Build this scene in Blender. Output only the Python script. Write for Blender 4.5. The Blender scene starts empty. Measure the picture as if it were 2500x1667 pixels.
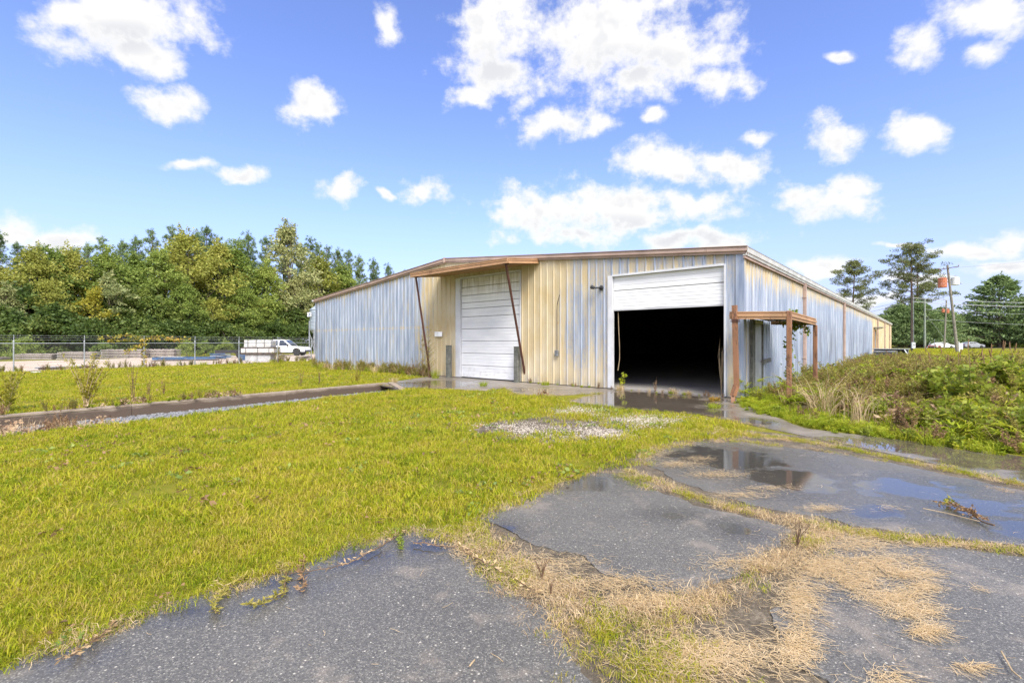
import bpy, bmesh, math, random
import numpy as np
from mathutils import Vector, Matrix
from mathutils.geometry import delaunay_2d_cdt, tessellate_polygon

random.seed(7)
RNG = np.random.default_rng(11)
R = math.radians
scene = bpy.context.scene
COL = scene.collection

# ------------------------------------------------------------------ camera
F, CX, CY, CAMH = 1149.2, 1250.0, 833.5, 1.6
camd = bpy.data.cameras.new('camera')
camd.sensor_width = 36.0
camd.lens = 36.0 * F / 2500.0
camd.clip_start, camd.clip_end = 0.05, 6000
cam = bpy.data.objects.new('camera', camd)
COL.objects.link(cam)
cam.location = (0, 0, CAMH)
cam.rotation_euler = (R(90), 0, 0)
scene.camera = cam

# ------------------------------------------------------------------ exposure, sun
EXPO = 1.4
vs = scene.view_settings
vs.view_transform = 'Standard'; vs.look = 'None'; vs.exposure = EXPO; vs.gamma = 1.0
vs.use_curve_mapping = False
SUN_AZ, SUN_EL = R(165), R(48)          # azimuth clockwise from +Y (the view), behind the right shoulder
sund = bpy.data.lights.new('sun', 'SUN')
sund.energy = 2.1; sund.angle = R(28); sund.color = (1.0, 0.95, 0.86)
sun = bpy.data.objects.new('sun', sund)
COL.objects.link(sun)
sdir = Vector((math.sin(SUN_AZ) * math.cos(SUN_EL), math.cos(SUN_AZ) * math.cos(SUN_EL), math.sin(SUN_EL)))
sun.rotation_euler = (-sdir).to_track_quat('-Z', 'Y').to_euler()
sun.location = sdir * 50

# ------------------------------------------------------------------ node helper
class NT:
    def __init__(self, tree):
        self.t = tree; self.N = tree.nodes; self.L = tree.links
    def n(self, typ, **kw):
        nd = self.N.new(typ)
        for k, v in kw.items(): setattr(nd, k, v)
        return nd
    def put(self, sock, val):
        if isinstance(val, bpy.types.NodeSocket): self.L.new(val, sock)
        elif val is not None:
            if sock.type == 'RGBA' and len(val) == 3: val = (*val, 1)
            sock.default_value = val
    def m(self, op, a, b=None, c=None, clamp=False):
        nd = self.n('ShaderNodeMath', operation=op, use_clamp=clamp)
        self.put(nd.inputs[0], a)
        if b is not None: self.put(nd.inputs[1], b)
        if c is not None: self.put(nd.inputs[2], c)
        return nd.outputs[0]
    def vm(self, op, a, b=None, scale=None):
        nd = self.n('ShaderNodeVectorMath', operation=op)
        self.put(nd.inputs[0], a)
        if b is not None: self.put(nd.inputs[1], b)
        if scale is not None: self.put(nd.inputs['Scale'], scale)
        return nd.outputs['Value'] if op in ('LENGTH', 'DISTANCE', 'DOT_PRODUCT') else nd.outputs['Vector']
    def sep(self, v):
        nd = self.n('ShaderNodeSeparateXYZ'); self.put(nd.inputs[0], v); return nd.outputs
    def comb(self, x=0., y=0., z=0.):
        nd = self.n('ShaderNodeCombineXYZ')
        for i, q in enumerate((x, y, z)): self.put(nd.inputs[i], q)
        return nd.outputs[0]
    def ss(self, v, a, b, lo=0., hi=1., smooth=True):
        nd = self.n('ShaderNodeMapRange', interpolation_type='SMOOTHSTEP' if smooth else 'LINEAR')
        self.put(nd.inputs[0], v)
        for i, q in enumerate((a, b, lo, hi)): self.put(nd.inputs[1 + i], float(q) if not isinstance(q, bpy.types.NodeSocket) else q)
        return nd.outputs[0]
    def noise(self, v, scale=1., detail=4., rough=.55, dist=0., col=False):
        nd = self.n('ShaderNodeTexNoise')
        if v is not None: self.put(nd.inputs['Vector'], v)
        nd.inputs['Scale'].default_value = scale; nd.inputs['Detail'].default_value = detail
        nd.inputs['Roughness'].default_value = rough; nd.inputs['Distortion'].default_value = dist
        return nd.outputs['Color' if col else 'Fac']
    def voro(self, v, scale, feature='F1', out='Distance', rnd=1.):
        nd = self.n('ShaderNodeTexVoronoi', feature=feature)
        self.put(nd.inputs['Vector'], v); nd.inputs['Scale'].default_value = scale
        nd.inputs['Randomness'].default_value = rnd
        return nd.outputs[out]
    def mix(self, fac, a, b, blend='MIX'):
        nd = self.n('ShaderNodeMix', data_type='RGBA', blend_type=blend)
        self.put(nd.inputs[0], fac); self.put(nd.inputs[6], a); self.put(nd.inputs[7], b)
        return nd.outputs[2]
    def ramp(self, fac, stops, interp='LINEAR'):
        nd = self.n('ShaderNodeValToRGB'); self.put(nd.inputs[0], fac)
        cr = nd.color_ramp; cr.interpolation = interp
        while len(cr.elements) < len(stops): cr.elements.new(.5)
        for e, (p, c) in zip(cr.elements, stops):
            e.position = p; e.color = (*c, 1) if len(c) == 3 else c
        return nd.outputs[0]
    def bump(self, h, strength=.3, dist=.02, normal=None):
        nd = self.n('ShaderNodeBump'); self.put(nd.inputs['Height'], h)
        self.put(nd.inputs['Strength'], strength); nd.inputs['Distance'].default_value = dist
        if normal is not None: self.put(nd.inputs['Normal'], normal)
        return nd.outputs[0]

MATS = {}
def newmat(name):
    m = bpy.data.materials.new(name); m.use_nodes = True
    nt = NT(m.node_tree); nt.N.clear()
    out = nt.n('ShaderNodeOutputMaterial')
    MATS[name] = m
    return m, nt, out
def bsdf(nt, out, color, rough=.6, metal=0., normal=None, spec=.5, coat=0., coat_rough=.05):
    b = nt.n('ShaderNodeBsdfPrincipled')
    nt.put(b.inputs['Base Color'], color); nt.put(b.inputs['Roughness'], rough)
    nt.put(b.inputs['Metallic'], metal); nt.put(b.inputs['Specular IOR Level'], spec)
    nt.put(b.inputs['Coat Weight'], coat); nt.put(b.inputs['Coat Roughness'], coat_rough)
    if normal is not None: nt.put(b.inputs['Normal'], normal)
    nt.L.new(b.outputs[0], out.inputs[0])
    return b
def pos(nt): return nt.n('ShaderNodeNewGeometry').outputs['Position']
def orand(nt): return nt.n('ShaderNodeObjectInfo').outputs['Random']
def objco(nt): return nt.n('ShaderNodeTexCoord').outputs['Object']

# ------------------------------------------------------------------ world: Nishita sky with cumulus clouds
world = bpy.data.worlds.new('World'); scene.world = world; world.use_nodes = True
world.cycles.sampling_method = 'NONE'
S = 1.0629                                # the layout was read off a 2352 px wide view of the photograph
CLOUDS = [  # cumulus seen from here: bearing / elevation tangents (in view pixels), half sizes, weight
    (285, 45, 205, 95, 1.0), (345, 118, 105, 52, 1.0), (150, 35, 130, 60, .55), (395, 240, 85, 52, .95),
    (715, 240, 62, 66, .9), (895, 58, 34, 56, .72), (1140, 60, 105, 120, 1.0), (1150, 175, 120, 65, .95),
    (1400, 95, 190, 125, 1.15), (1540, 120, 160, 85, 1.05), (1650, 190, 100, 50, .9), (1470, 185, 150, 60, 1.0),
    (1085, 232, 60, 34, .85), (1270, 290, 100, 42, 1.0), (1360, 300, 75, 32, .85), (440, 385, 75, 20, .75), (560, 398, 70, 24, .85),
    (790, 430, 62, 34, .92), (975, 435, 50, 34, .95), (885, 440, 26, 18, .6), (1530, 375, 120, 48, .95), (1680, 395, 120, 50, .95),
    (1270, 490, 150, 60, 1.05), (1430, 480, 180, 62, 1.1), (1590, 480, 130, 48, .95), (1330, 540, 190, 34, .9), (1580, 550, 190, 26, .85),
    (1740, 315, 42, 26, .85), (1915, 320, 66, 46, .95), (2110, 310, 76, 50, .95), (1500, 275, 40, 22, .6),
    (1910, 465, 120, 46, .95), (1960, 430, 70, 40, .9), (2100, 115, 76, 60, .9), (2280, 35, 150, 70, 1.0), (2265, 115, 80, 46, .85),
    (1930, 125, 55, 18, .6), (35, 530, 65, 42, 1.0), (140, 550, 105, 38, 1.0), (2240, 582, 130, 26, .85), (2330, 560, 80, 32, .9),
    (2310, 615, 110, 22, .9), (1890, 615, 100, 26, .8), (2080, 560, 90, 16, .45), (2130, 640, 120, 18, .7), (700, 600, 120, 16, .35), (1960, 690, 160, 18, .6)]
grp = bpy.data.node_groups.new('cloud_density', 'ShaderNodeTree')
grp.interface.new_socket('Dir', in_out='INPUT', socket_type='NodeSocketVector')
grp.interface.new_socket('Density', in_out='OUTPUT', socket_type='NodeSocketFloat')
gt = NT(grp)
gi = gt.n('NodeGroupInput'); go = gt.n('NodeGroupOutput')
d = gi.outputs[0]
x, y, z = gt.sep(d)
ysafe = gt.m('MAXIMUM', y, .05)
wob = gt.noise(d, 11., 2.5, .55, 0., True)
q = gt.comb(gt.m('DIVIDE', x, ysafe), gt.m('DIVIDE', z, ysafe), 0.)
q = gt.vm('ADD', q, gt.vm('SCALE', gt.vm('SUBTRACT', wob, (.5, .5, .5)), scale=.085))
acc = None
for (cx, cy, rx, ry, w) in CLOUDS:
    ix, iy = F / (rx * S * (.35 + .65 * w)), F / (ry * S * (.35 + .65 * w))
    nd = gt.n('ShaderNodeVectorMath', operation='MULTIPLY_ADD'); gt.put(nd.inputs[0], q)
    nd.inputs[1].default_value = (ix, iy, 0); nd.inputs[2].default_value = (-ix * (cx * S - CX) / F, -iy * (CY - cy * S) / F, 0)
    v = gt.vm('DOT_PRODUCT', nd.outputs[0], nd.outputs[0])
    acc = v if acc is None else gt.m('MINIMUM', acc, v)
acc = gt.m('SUBTRACT', 1.0, gt.m('SQRT', acc))
acc = gt.m('MAXIMUM', acc, -1.2)
# away from the view the same scattered cumulus goes on, laid out by noise on the cloud layer
zz = gt.m('ADD', gt.m('MAXIMUM', z, 0.), .16)
pl = gt.comb(gt.m('DIVIDE', x, zz), gt.m('DIVIDE', y, zz), 0.)
gen = gt.m('MULTIPLY', gt.m('SUBTRACT', gt.noise(pl, 1.3, 1.5, .5), .455), 6.)
front = gt.ss(y, .42, .6)
acc = gt.m('ADD', gt.m('MULTIPLY', acc, front), gt.m('MULTIPLY', gen, gt.m('SUBTRACT', 1., front)))
n1 = gt.noise(gt.vm('MULTIPLY', d, (1, 1, 1.35)), 15., 7., .6, 0.)
n2 = gt.noise(d, 36., 5., .64)
den = gt.m('ADD', gt.m('MULTIPLY', acc, 1.35), gt.m('MULTIPLY', gt.m('SUBTRACT', n1, .5), 3.2))
den = gt.m('ADD', den, gt.m('MULTIPLY', gt.m('SUBTRACT', n2, .52), 1.55))
gt.L.new(den, go.inputs[0])

wt = NT(world.node_tree); wt.N.clear()
wout = wt.n('ShaderNodeOutputWorld'); bg = wt.n('ShaderNodeBackground')
SKY_STR = 0.1
bg.inputs['Strength'].default_value = SKY_STR
sky = wt.n('ShaderNodeTexSky', sky_type='NISHITA', sun_disc=False)
sky.sun_elevation = SUN_EL; sky.sun_rotation = SUN_AZ
sky.altitude = 50; sky.air_density = 1.0; sky.dust_density = .6; sky.ozone_density = 2.2
wdir = wt.n('ShaderNodeTexCoord').outputs['Generated']
c1 = wt.n('ShaderNodeGroup', node_tree=grp); wt.L.new(wdir, c1.inputs[0])
mask = wt.ss(c1.outputs[0], -.34, .86)
relief = wt.m('SUBTRACT', wt.noise(wt.vm('ADD', wdir, (.004, .0, .022)), 15., 3., .5), wt.noise(wdir, 15., 3., .5))     # cloud tops catch the light, undersides are grey
# flat grey bases of the larger clouds
wx, wy, wz = wt.sep(wdir); wys = wt.m('MAXIMUM', wy, .05); wq = wt.comb(wt.m('DIVIDE', wx, wys), wt.m('DIVIDE', wz, wys), 0.)
bacc = None
for (cx, cy, rx, ry) in [(1340, 522, 240, 34), (1560, 545, 200, 26), (1430, 150, 170, 50), (1130, 150, 80, 60), (260, 90, 150, 45), (2320, 605, 130, 30), (130, 580, 130, 22), (1880, 490, 100, 22), (1600, 420, 130, 22)]:
    ix, iy = F / (rx * S), F / (ry * S); nd = wt.n('ShaderNodeVectorMath', operation='MULTIPLY_ADD'); wt.put(nd.inputs[0], wq)
    nd.inputs[1].default_value = (ix, iy, 0); nd.inputs[2].default_value = (-ix * (cx * S - CX) / F, -iy * (CY - cy * S) / F, 0)
    v = wt.vm('DOT_PRODUCT', nd.outputs[0], nd.outputs[0]); bacc = v if bacc is None else wt.m('MINIMUM', bacc, v)
base_g = wt.m('MULTIPLY', wt.ss(bacc, .0, 1.6, .62, 0.), wt.ss(wy, .3, .5))
shade = wt.m('MULTIPLY', wt.ss(c1.outputs[0], .4, 1.3), wt.m('MAXIMUM', wt.m('MULTIPLY', wt.ss(relief, -.02, .12), .38), base_g))
up = wt.sep(wdir)[2]
lowh = wt.ss(up, .02, .36)
K = 1.0 / (SKY_STR * 2 ** EXPO)
skyc = wt.mix(1., sky.outputs[0], (1.36, 1.34, 1.38), 'MULTIPLY')
haze_c = wt.mix(lowh, (.75 * K, .81 * K, 1.0 * K), skyc)
skyc = wt.mix(wt.ss(up, .0, .62, .62, .0), skyc, haze_c)
skyc = wt.mix(1., skyc, (.665, .655, .85), 'MULTIPLY')
cl_lit = (1.06 * K, 1.05 * K, 1.04 * K); cl_dark = (.66 * K, .69 * K, .77 * K); cl_sun = (3.4 * K, 3.25 * K, 3.05 * K)   # clouds round the veiled sun are the brightest
near_sun = wt.ss(wt.vm('DOT_PRODUCT', wdir, tuple(sdir)), .2, .92)
cloudc = wt.mix(near_sun, wt.mix(shade, cl_lit, cl_dark), cl_sun)
wt.L.new(wt.mix(mask, skyc, cloudc), bg.inputs['Color'])
wt.L.new(bg.outputs[0], wout.inputs[0])

# ------------------------------------------------------------------ layout helpers
TH = -.7213
E1 = Vector((math.cos(TH), math.sin(TH), 0)); E2 = Vector((-math.sin(TH), math.cos(TH), 0))
BC = Vector((6.474, 13.208, 0))            # right front corner of the shed
WID, LEN, ZE, ZR = 25.15, 75.0, 4.16, 5.30
def gs(x, y, z=0.):                        # photograph pixel -> point on the level z
    Y = F * (CAMH - z) / (y - CY)
    return Vector(((x - CX) / F * Y, Y, z))
def g(x, y, z=0.): return gs(x * S, y * S, z)
def at(x, Y, z=0.): return Vector(((x - CX) / F * Y, Y, z))     # pixel column and distance
def loc2w(a, b, z=0.): return BC + E1 * a + E2 * b + Vector((0, 0, z))
def w2loc(p): q = Vector((p[0], p[1], 0)) - BC; return q.dot(E1), q.dot(E2)

# ------------------------------------------------------------------ mesh helpers
class MB:
    def __init__(self): self.v = []; self.f = []; self.mi = []
    def add(self, vs, fs, mi=0):
        o = len(self.v); self.v += [tuple(q) for q in vs]
        self.f += [tuple(o + i for i in q) for q in fs]; self.mi += [mi] * len(fs); return self
    def box(self, x0, x1, y0, y1, z0, z1, mi=0):
        return self.add([(x0, y0, z0), (x1, y0, z0), (x1, y1, z0), (x0, y1, z0), (x0, y0, z1), (x1, y0, z1), (x1, y1, z1), (x0, y1, z1)],
                        [(0, 3, 2, 1), (4, 5, 6, 7), (0, 1, 5, 4), (1, 2, 6, 5), (2, 3, 7, 6), (3, 0, 4, 7)], mi)
    def cbox(self, x0, x1, y0, y1, z0, z1, c=.01, mi=0):      # chamfered box
        pts = []
        for zc, ins in ((z0, c), (z0 + c, 0), (z1 - c, 0), (z1, c)):
            for (x, y) in ((x0 + c, y0 + ins), (x1 - c, y0 + ins), (x1 - ins, y0 + c), (x1 - ins, y1 - c), (x1 - c, y1 - ins), (x0 + c, y1 - ins), (x0 + ins, y1 - c), (x0 + ins, y0 + c)):
                pts.append((x, y, zc))
        fs = [tuple(range(7, -1, -1)), tuple(range(24, 32))]
        for k in range(3):
            for i in range(8): fs.append((k * 8 + i, k * 8 + (i + 1) % 8, k * 8 + 8 + (i + 1) % 8, k * 8 + 8 + i))
        return self.add(pts, fs, mi)
    def tube(self, pts, rad, n=6, mi=0, cap=True):
        pts = [Vector(p) for p in pts]
        if not hasattr(rad, '__len__'): rad = [rad] * len(pts)
        vs = []
        for i, p in enumerate(pts):
            t = (pts[min(i + 1, len(pts) - 1)] - pts[max(i - 1, 0)]).normalized()
            a = t.cross(Vector((0, 0, 1)))
            if a.length < .05: a = t.cross(Vector((1, 0, 0)))
            a.normalize(); b = t.cross(a)
            for k in range(n):
                w = 2 * math.pi * (k + .5) / n
                vs.append(p + (a * math.cos(w) + b * math.sin(w)) * rad[i])
        fs = []
        for i in range(len(pts) - 1):
            for k in range(n): fs.append((i * n + k, i * n + (k + 1) % n, (i + 1) * n + (k + 1) % n, (i + 1) * n + k))
        if cap: fs += [tuple(range(n - 1, -1, -1)), tuple(range((len(pts) - 1) * n, len(pts) * n))]
        return self.add(vs, fs, mi)
    def bar(self, p, q, w, h, mi=0, up=(0, 0, 1)):           # rectangular bar from p to q
        p, q = Vector(p), Vector(q); t = (q - p).normalized(); u = Vector(up)
        a = t.cross(u)
        if a.length < .05: a = t.cross(Vector((1, 0, 0)))
        a.normalize(); b = a.cross(t)
        vs = [c + a * (sx * w / 2) + b * (sz * h / 2) for c in (p, q) for sx, sz in ((-1, -1), (1, -1), (1, 1), (-1, 1))]
        return self.add(vs, [(0, 1, 2, 3), (7, 6, 5, 4), (0, 4, 5, 1), (1, 5, 6, 2), (2, 6, 7, 3), (3, 7, 4, 0)], mi)
    def lathe(self, prof, n=16, mi=0, M=None):               # [(r, z)]
        vs = []
        for r, z in prof:
            for k in range(n):
                w = 2 * math.pi * k / n; p = Vector((r * math.cos(w), r * math.sin(w), z))
                vs.append(M @ p if M else p)
        fs = []
        for i in range(len(prof) - 1):
            for k in range(n): fs.append((i * n + k, i * n + (k + 1) % n, (i + 1) * n + (k + 1) % n, (i + 1) * n + k))
        fs += [tuple(range(n - 1, -1, -1)), tuple(range((len(prof) - 1) * n, len(prof) * n))]
        return self.add(vs, fs, mi)
    def prism(self, poly, y0, y1, mi=0, ty=None):            # polygon in x,z extruded along y; ty(z) = inset of the sides
        n = len(poly)
        def yy(y, z, s): return y + s * (ty(z) if ty else 0)
        vs = [(x, yy(y0, z, 1), z) for x, z in poly] + [(x, yy(y1, z, -1), z) for x, z in poly]
        fs = [tuple(range(n)), tuple(range(2 * n - 1, n - 1, -1))] + [(i, n + i, n + (i + 1) % n, (i + 1) % n) for i in range(n)]
        return self.add(vs, fs, mi)
    def mesh(self, name, mats, smooth=False):
        me = bpy.data.meshes.new(name)
        me.from_pydata(self.v, [], self.f)
        for m in (mats if isinstance(mats, (list, tuple)) else [mats]): me.materials.append(MATS[m] if isinstance(m, str) else m)
        if any(self.mi): me.polygons.foreach_set('material_index', self.mi)
        if smooth: me.polygons.foreach_set('use_smooth', [True] * len(me.polygons))
        me.update(); return me
    def build(self, name, mats, parent=None, loc=None, rz=0., smooth=False):
        return link(name, self.mesh(name, mats, smooth), parent, loc, rz)
def link(name, me, parent=None, loc=None, rz=0.):
    o = bpy.data.objects.new(name, me); COL.objects.link(o)
    if parent is not None: o.parent = parent
    if loc is not None: o.location = loc
    if rz: o.rotation_euler = (0, 0, rz)
    return o
def npmesh(name, V, Fc, mats):
    me = bpy.data.meshes.new(name)
    V = np.asarray(V, dtype=np.float32); Fc = np.asarray(Fc, dtype=np.int32)
    nf, k = Fc.shape
    me.vertices.add(len(V)); me.vertices.foreach_set('co', V.ravel())
    me.loops.add(nf * k); me.loops.foreach_set('vertex_index', Fc.ravel())
    me.polygons.add(nf); me.polygons.foreach_set('loop_start', np.arange(0, nf * k, k, dtype=np.int32))
    for m in (mats if isinstance(mats, (list, tuple)) else [mats]): me.materials.append(MATS[m] if isinstance(m, str) else m)
    me.update(calc_edges=True); me.validate(); return me
def tag(o, label=None, cat=None, group=None, kind=None):
    if label: o['label'] = label
    if cat: o['category'] = cat
    if group: o['group'] = group
    if kind: o['kind'] = kind
    return o
def empty(name, loc=(0, 0, 0), rz=0., label=None, cat=None, group=None):
    o = link(name, None, None, loc, rz); o.empty_display_size = .2
    return tag(o, label, cat, group)
def copy_tree(o, parent=None):
    c = o.copy(); COL.objects.link(c)
    if parent is not None: c.parent = parent
    for ch in list(o.children): copy_tree(ch, c)
    return c
def nz(x, y, s=1., seed=0.):
    from mathutils import noise as mn
    return mn.noise(Vector((x * s, y * s, seed * 7.31)))
def ragged(poly, step=.12, amp=.05, freq=2.5, seed=1):        # outline with an irregular, crumbled edge
    out = []
    n = len(poly)
    for i in range(n):
        p, q = Vector(poly[i][:2]), Vector(poly[(i + 1) % n][:2])
        k = max(1, min(200, int((q - p).length / step)))
        for j in range(k):
            c = p.lerp(q, j / k)
            a = amp
            c = c + Vector((nz(c.x, c.y, freq, seed), nz(c.x, c.y, freq, seed + 5))) * a + Vector((nz(c.x, c.y, freq * 5, seed + 2), nz(c.x, c.y, freq * 5, seed + 3))) * a * .5
            out.append((c.x, c.y))
    return out
def fill(poly, z, thick, name, mats, parent=None):
    res = delaunay_2d_cdt([Vector(p) for p in poly], [], [list(range(len(poly)))], 1, 1e-4)
    vs = [(p.x, p.y, z) for p in res[0]]; fs = [list(f) for f in res[2]]
    mb = MB(); mb.add(vs, fs)
    n = len(poly)
    if thick:
        mb.add([(p[0], p[1], z) for p in poly] + [(p[0], p[1], z - thick) for p in poly], [(i, n + i, n + (i + 1) % n, (i + 1) % n) for i in range(n)])
    o = mb.build(name, mats, parent)
    bm = bmesh.new(); bm.from_mesh(o.data); bmesh.ops.remove_doubles(bm, verts=bm.verts, dist=1e-4); bmesh.ops.recalc_face_normals(bm, faces=bm.faces)
    up = sum(f.normal.z * f.calc_area() for f in bm.faces)
    if up < 0: bmesh.ops.reverse_faces(bm, faces=bm.faces)
    bm.to_mesh(o.data); bm.free()
    return o
def inside(P, poly):                                          # vectorised point in polygon
    P = np.asarray(P); x, y = P[:, 0], P[:, 1]; res = np.zeros(len(P), bool)
    pl = np.array([(p[0], p[1]) for p in poly]); j = len(pl) - 1
    for i in range(len(pl)):
        xi, yi = pl[i]; xj, yj = pl[j]
        c = ((yi > y) != (yj > y)) & (x < (xj - xi) * (y - yi) / ((yj - yi) + 1e-12) + xi)
        res ^= c; j = i
    return res
def segdist(P, line):
    P = np.asarray(P)[:, :2]; best = np.full(len(P), 1e9)
    L = [np.array(p[:2], float) for p in line]
    for a, b in zip(L[:-1], L[1:]):
        ab = b - a; t = np.clip(((P - a) @ ab) / (ab @ ab + 1e-9), 0, 1)
        best = np.minimum(best, np.linalg.norm(P - (a + t[:, None] * ab), axis=1))
    return best
def ordinal(n):
    w = ['first', 'second', 'third', 'fourth', 'fifth', 'sixth', 'seventh', 'eighth', 'ninth', 'tenth', 'eleventh', 'twelfth', 'thirteenth', 'fourteenth', 'fifteenth', 'sixteenth', 'seventeenth', 'eighteenth', 'nineteenth', 'twentieth']
    return w[n] if n < 20 else 'twenty-' + w[n - 20]

def scatter(name, P, rot, scl, idx, protos, label, cat, tilt=None, kind='stuff'):
    """one object of ground cover: mesh points that carry instances of small plant meshes"""
    P = np.asarray(P, np.float32); n = len(P)
    me = bpy.data.meshes.new(name); me.vertices.add(n); me.vertices.foreach_set('co', P.ravel())
    for nm, ty, arr in (('rz', 'FLOAT', rot), ('scl', 'FLOAT', scl), ('idx', 'INT', idx), ('tilt', 'FLOAT', tilt if tilt is not None else np.zeros(n))):
        at_ = me.attributes.new(nm, ty, 'POINT'); at_.data.foreach_set('value', np.asarray(arr, np.int32 if ty == 'INT' else np.float32))
    me.update()
    o = link(name, me)
    pc = bpy.data.collections.new(name + '_plants')
    for i, pm in enumerate(protos):
        po = bpy.data.objects.new('%s_%02d' % (name, i), pm); pc.objects.link(po)
    ng = bpy.data.node_groups.new(name, 'GeometryNodeTree')
    ng.interface.new_socket('Geometry', in_out='INPUT', socket_type='NodeSocketGeometry')
    ng.interface.new_socket('Geometry', in_out='OUTPUT', socket_type='NodeSocketGeometry')
    N, L = ng.nodes, ng.links
    gi, go = N.new('NodeGroupInput'), N.new('NodeGroupOutput')
    ci = N.new('GeometryNodeCollectionInfo'); ci.inputs[0].default_value = pc
    ci.inputs['Separate Children'].default_value = True; ci.inputs['Reset Children'].default_value = True
    ip = N.new('GeometryNodeInstanceOnPoints'); ip.inputs['Pick Instance'].default_value = True
    def attr(nm, ty):
        a = N.new('GeometryNodeInputNamedAttribute'); a.data_type = ty; a.inputs[0].default_value = nm; return a.outputs[0]
    cx = N.new('ShaderNodeCombineXYZ'); L.new(attr('tilt', 'FLOAT'), cx.inputs[0]); L.new(attr('rz', 'FLOAT'), cx.inputs[2])
    L.new(gi.outputs[0], ip.inputs['Points']); L.new(ci.outputs[0], ip.inputs['Instance'])
    L.new(attr('idx', 'INT'), ip.inputs['Instance Index']); L.new(cx.outputs[0], ip.inputs['Rotation'])
    L.new(attr('scl', 'FLOAT'), ip.inputs['Scale']); L.new(ip.outputs[0], go.inputs[0])
    md = o.modifiers.new('scatter', 'NODES'); md.node_group = ng
    return tag(o, label, cat, None, kind)

# ================================================================== materials
def plain(name, col, rough=.6, metal=0., var=.25, scale=3., bump=0., bscale=40., coat=0., spec=.5, dirt=None):
    m, nt, out = newmat(name)
    p = objco(nt); n = nt.noise(p, scale, 5., .6)
    lo = tuple(c * (1 - var) for c in col); hi = tuple(min(1, c * (1 + var)) for c in col)
    c = nt.ramp(n, [(.3, lo), (.7, hi)])
    if dirt:
        c = nt.mix(nt.ss(nt.noise(p, scale * 2.3, 6., .65), .5, .72), c, dirt)
    nm = nt.bump(nt.noise(p, bscale, 4., .6), bump, .01) if bump else None
    bsdf(nt, out, c, nt.ss(n, .2, .8, max(.05, rough - .08), min(1, rough + .08)), metal, nm, spec, coat)
    return m
def foliage(name, cols, trans=.35, rough=.55, nscale=.35, tipz=None, spec=.3):
    """leaf colour varies between plants, between clumps and from leaf to leaf"""
    m, nt, out = newmat(name)
    p = pos(nt)
    f = nt.m('ADD', nt.m('MULTIPLY', orand(nt), .45), nt.m('MULTIPLY', nt.noise(p, nscale, 3., .6), .55))
    rl = nt.n('ShaderNodeNewGeometry').outputs['Random Per Island']
    f = nt.m('ADD', nt.m('MULTIPLY', f, .62), nt.m('MULTIPLY', rl, .38))
    k = len(cols)
    c = nt.ramp(f, [(.18 + .64 * i / (k - 1), cols[i]) for i in range(k)])
    b = nt.n('ShaderNodeBsdfPrincipled'); nt.put(b.inputs['Base Color'], c); nt.put(b.inputs['Roughness'], rough); nt.put(b.inputs['Specular IOR Level'], spec)
    t = nt.n('ShaderNodeBsdfTranslucent'); nt.put(t.inputs[0], c)
    mx = nt.n('ShaderNodeMixShader'); mx.inputs[0].default_value = trans
    nt.L.new(b.outputs[0], mx.inputs[1]); nt.L.new(t.outputs[0], mx.inputs[2]); nt.L.new(mx.outputs[0], out.inputs[0])
    return m

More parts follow.
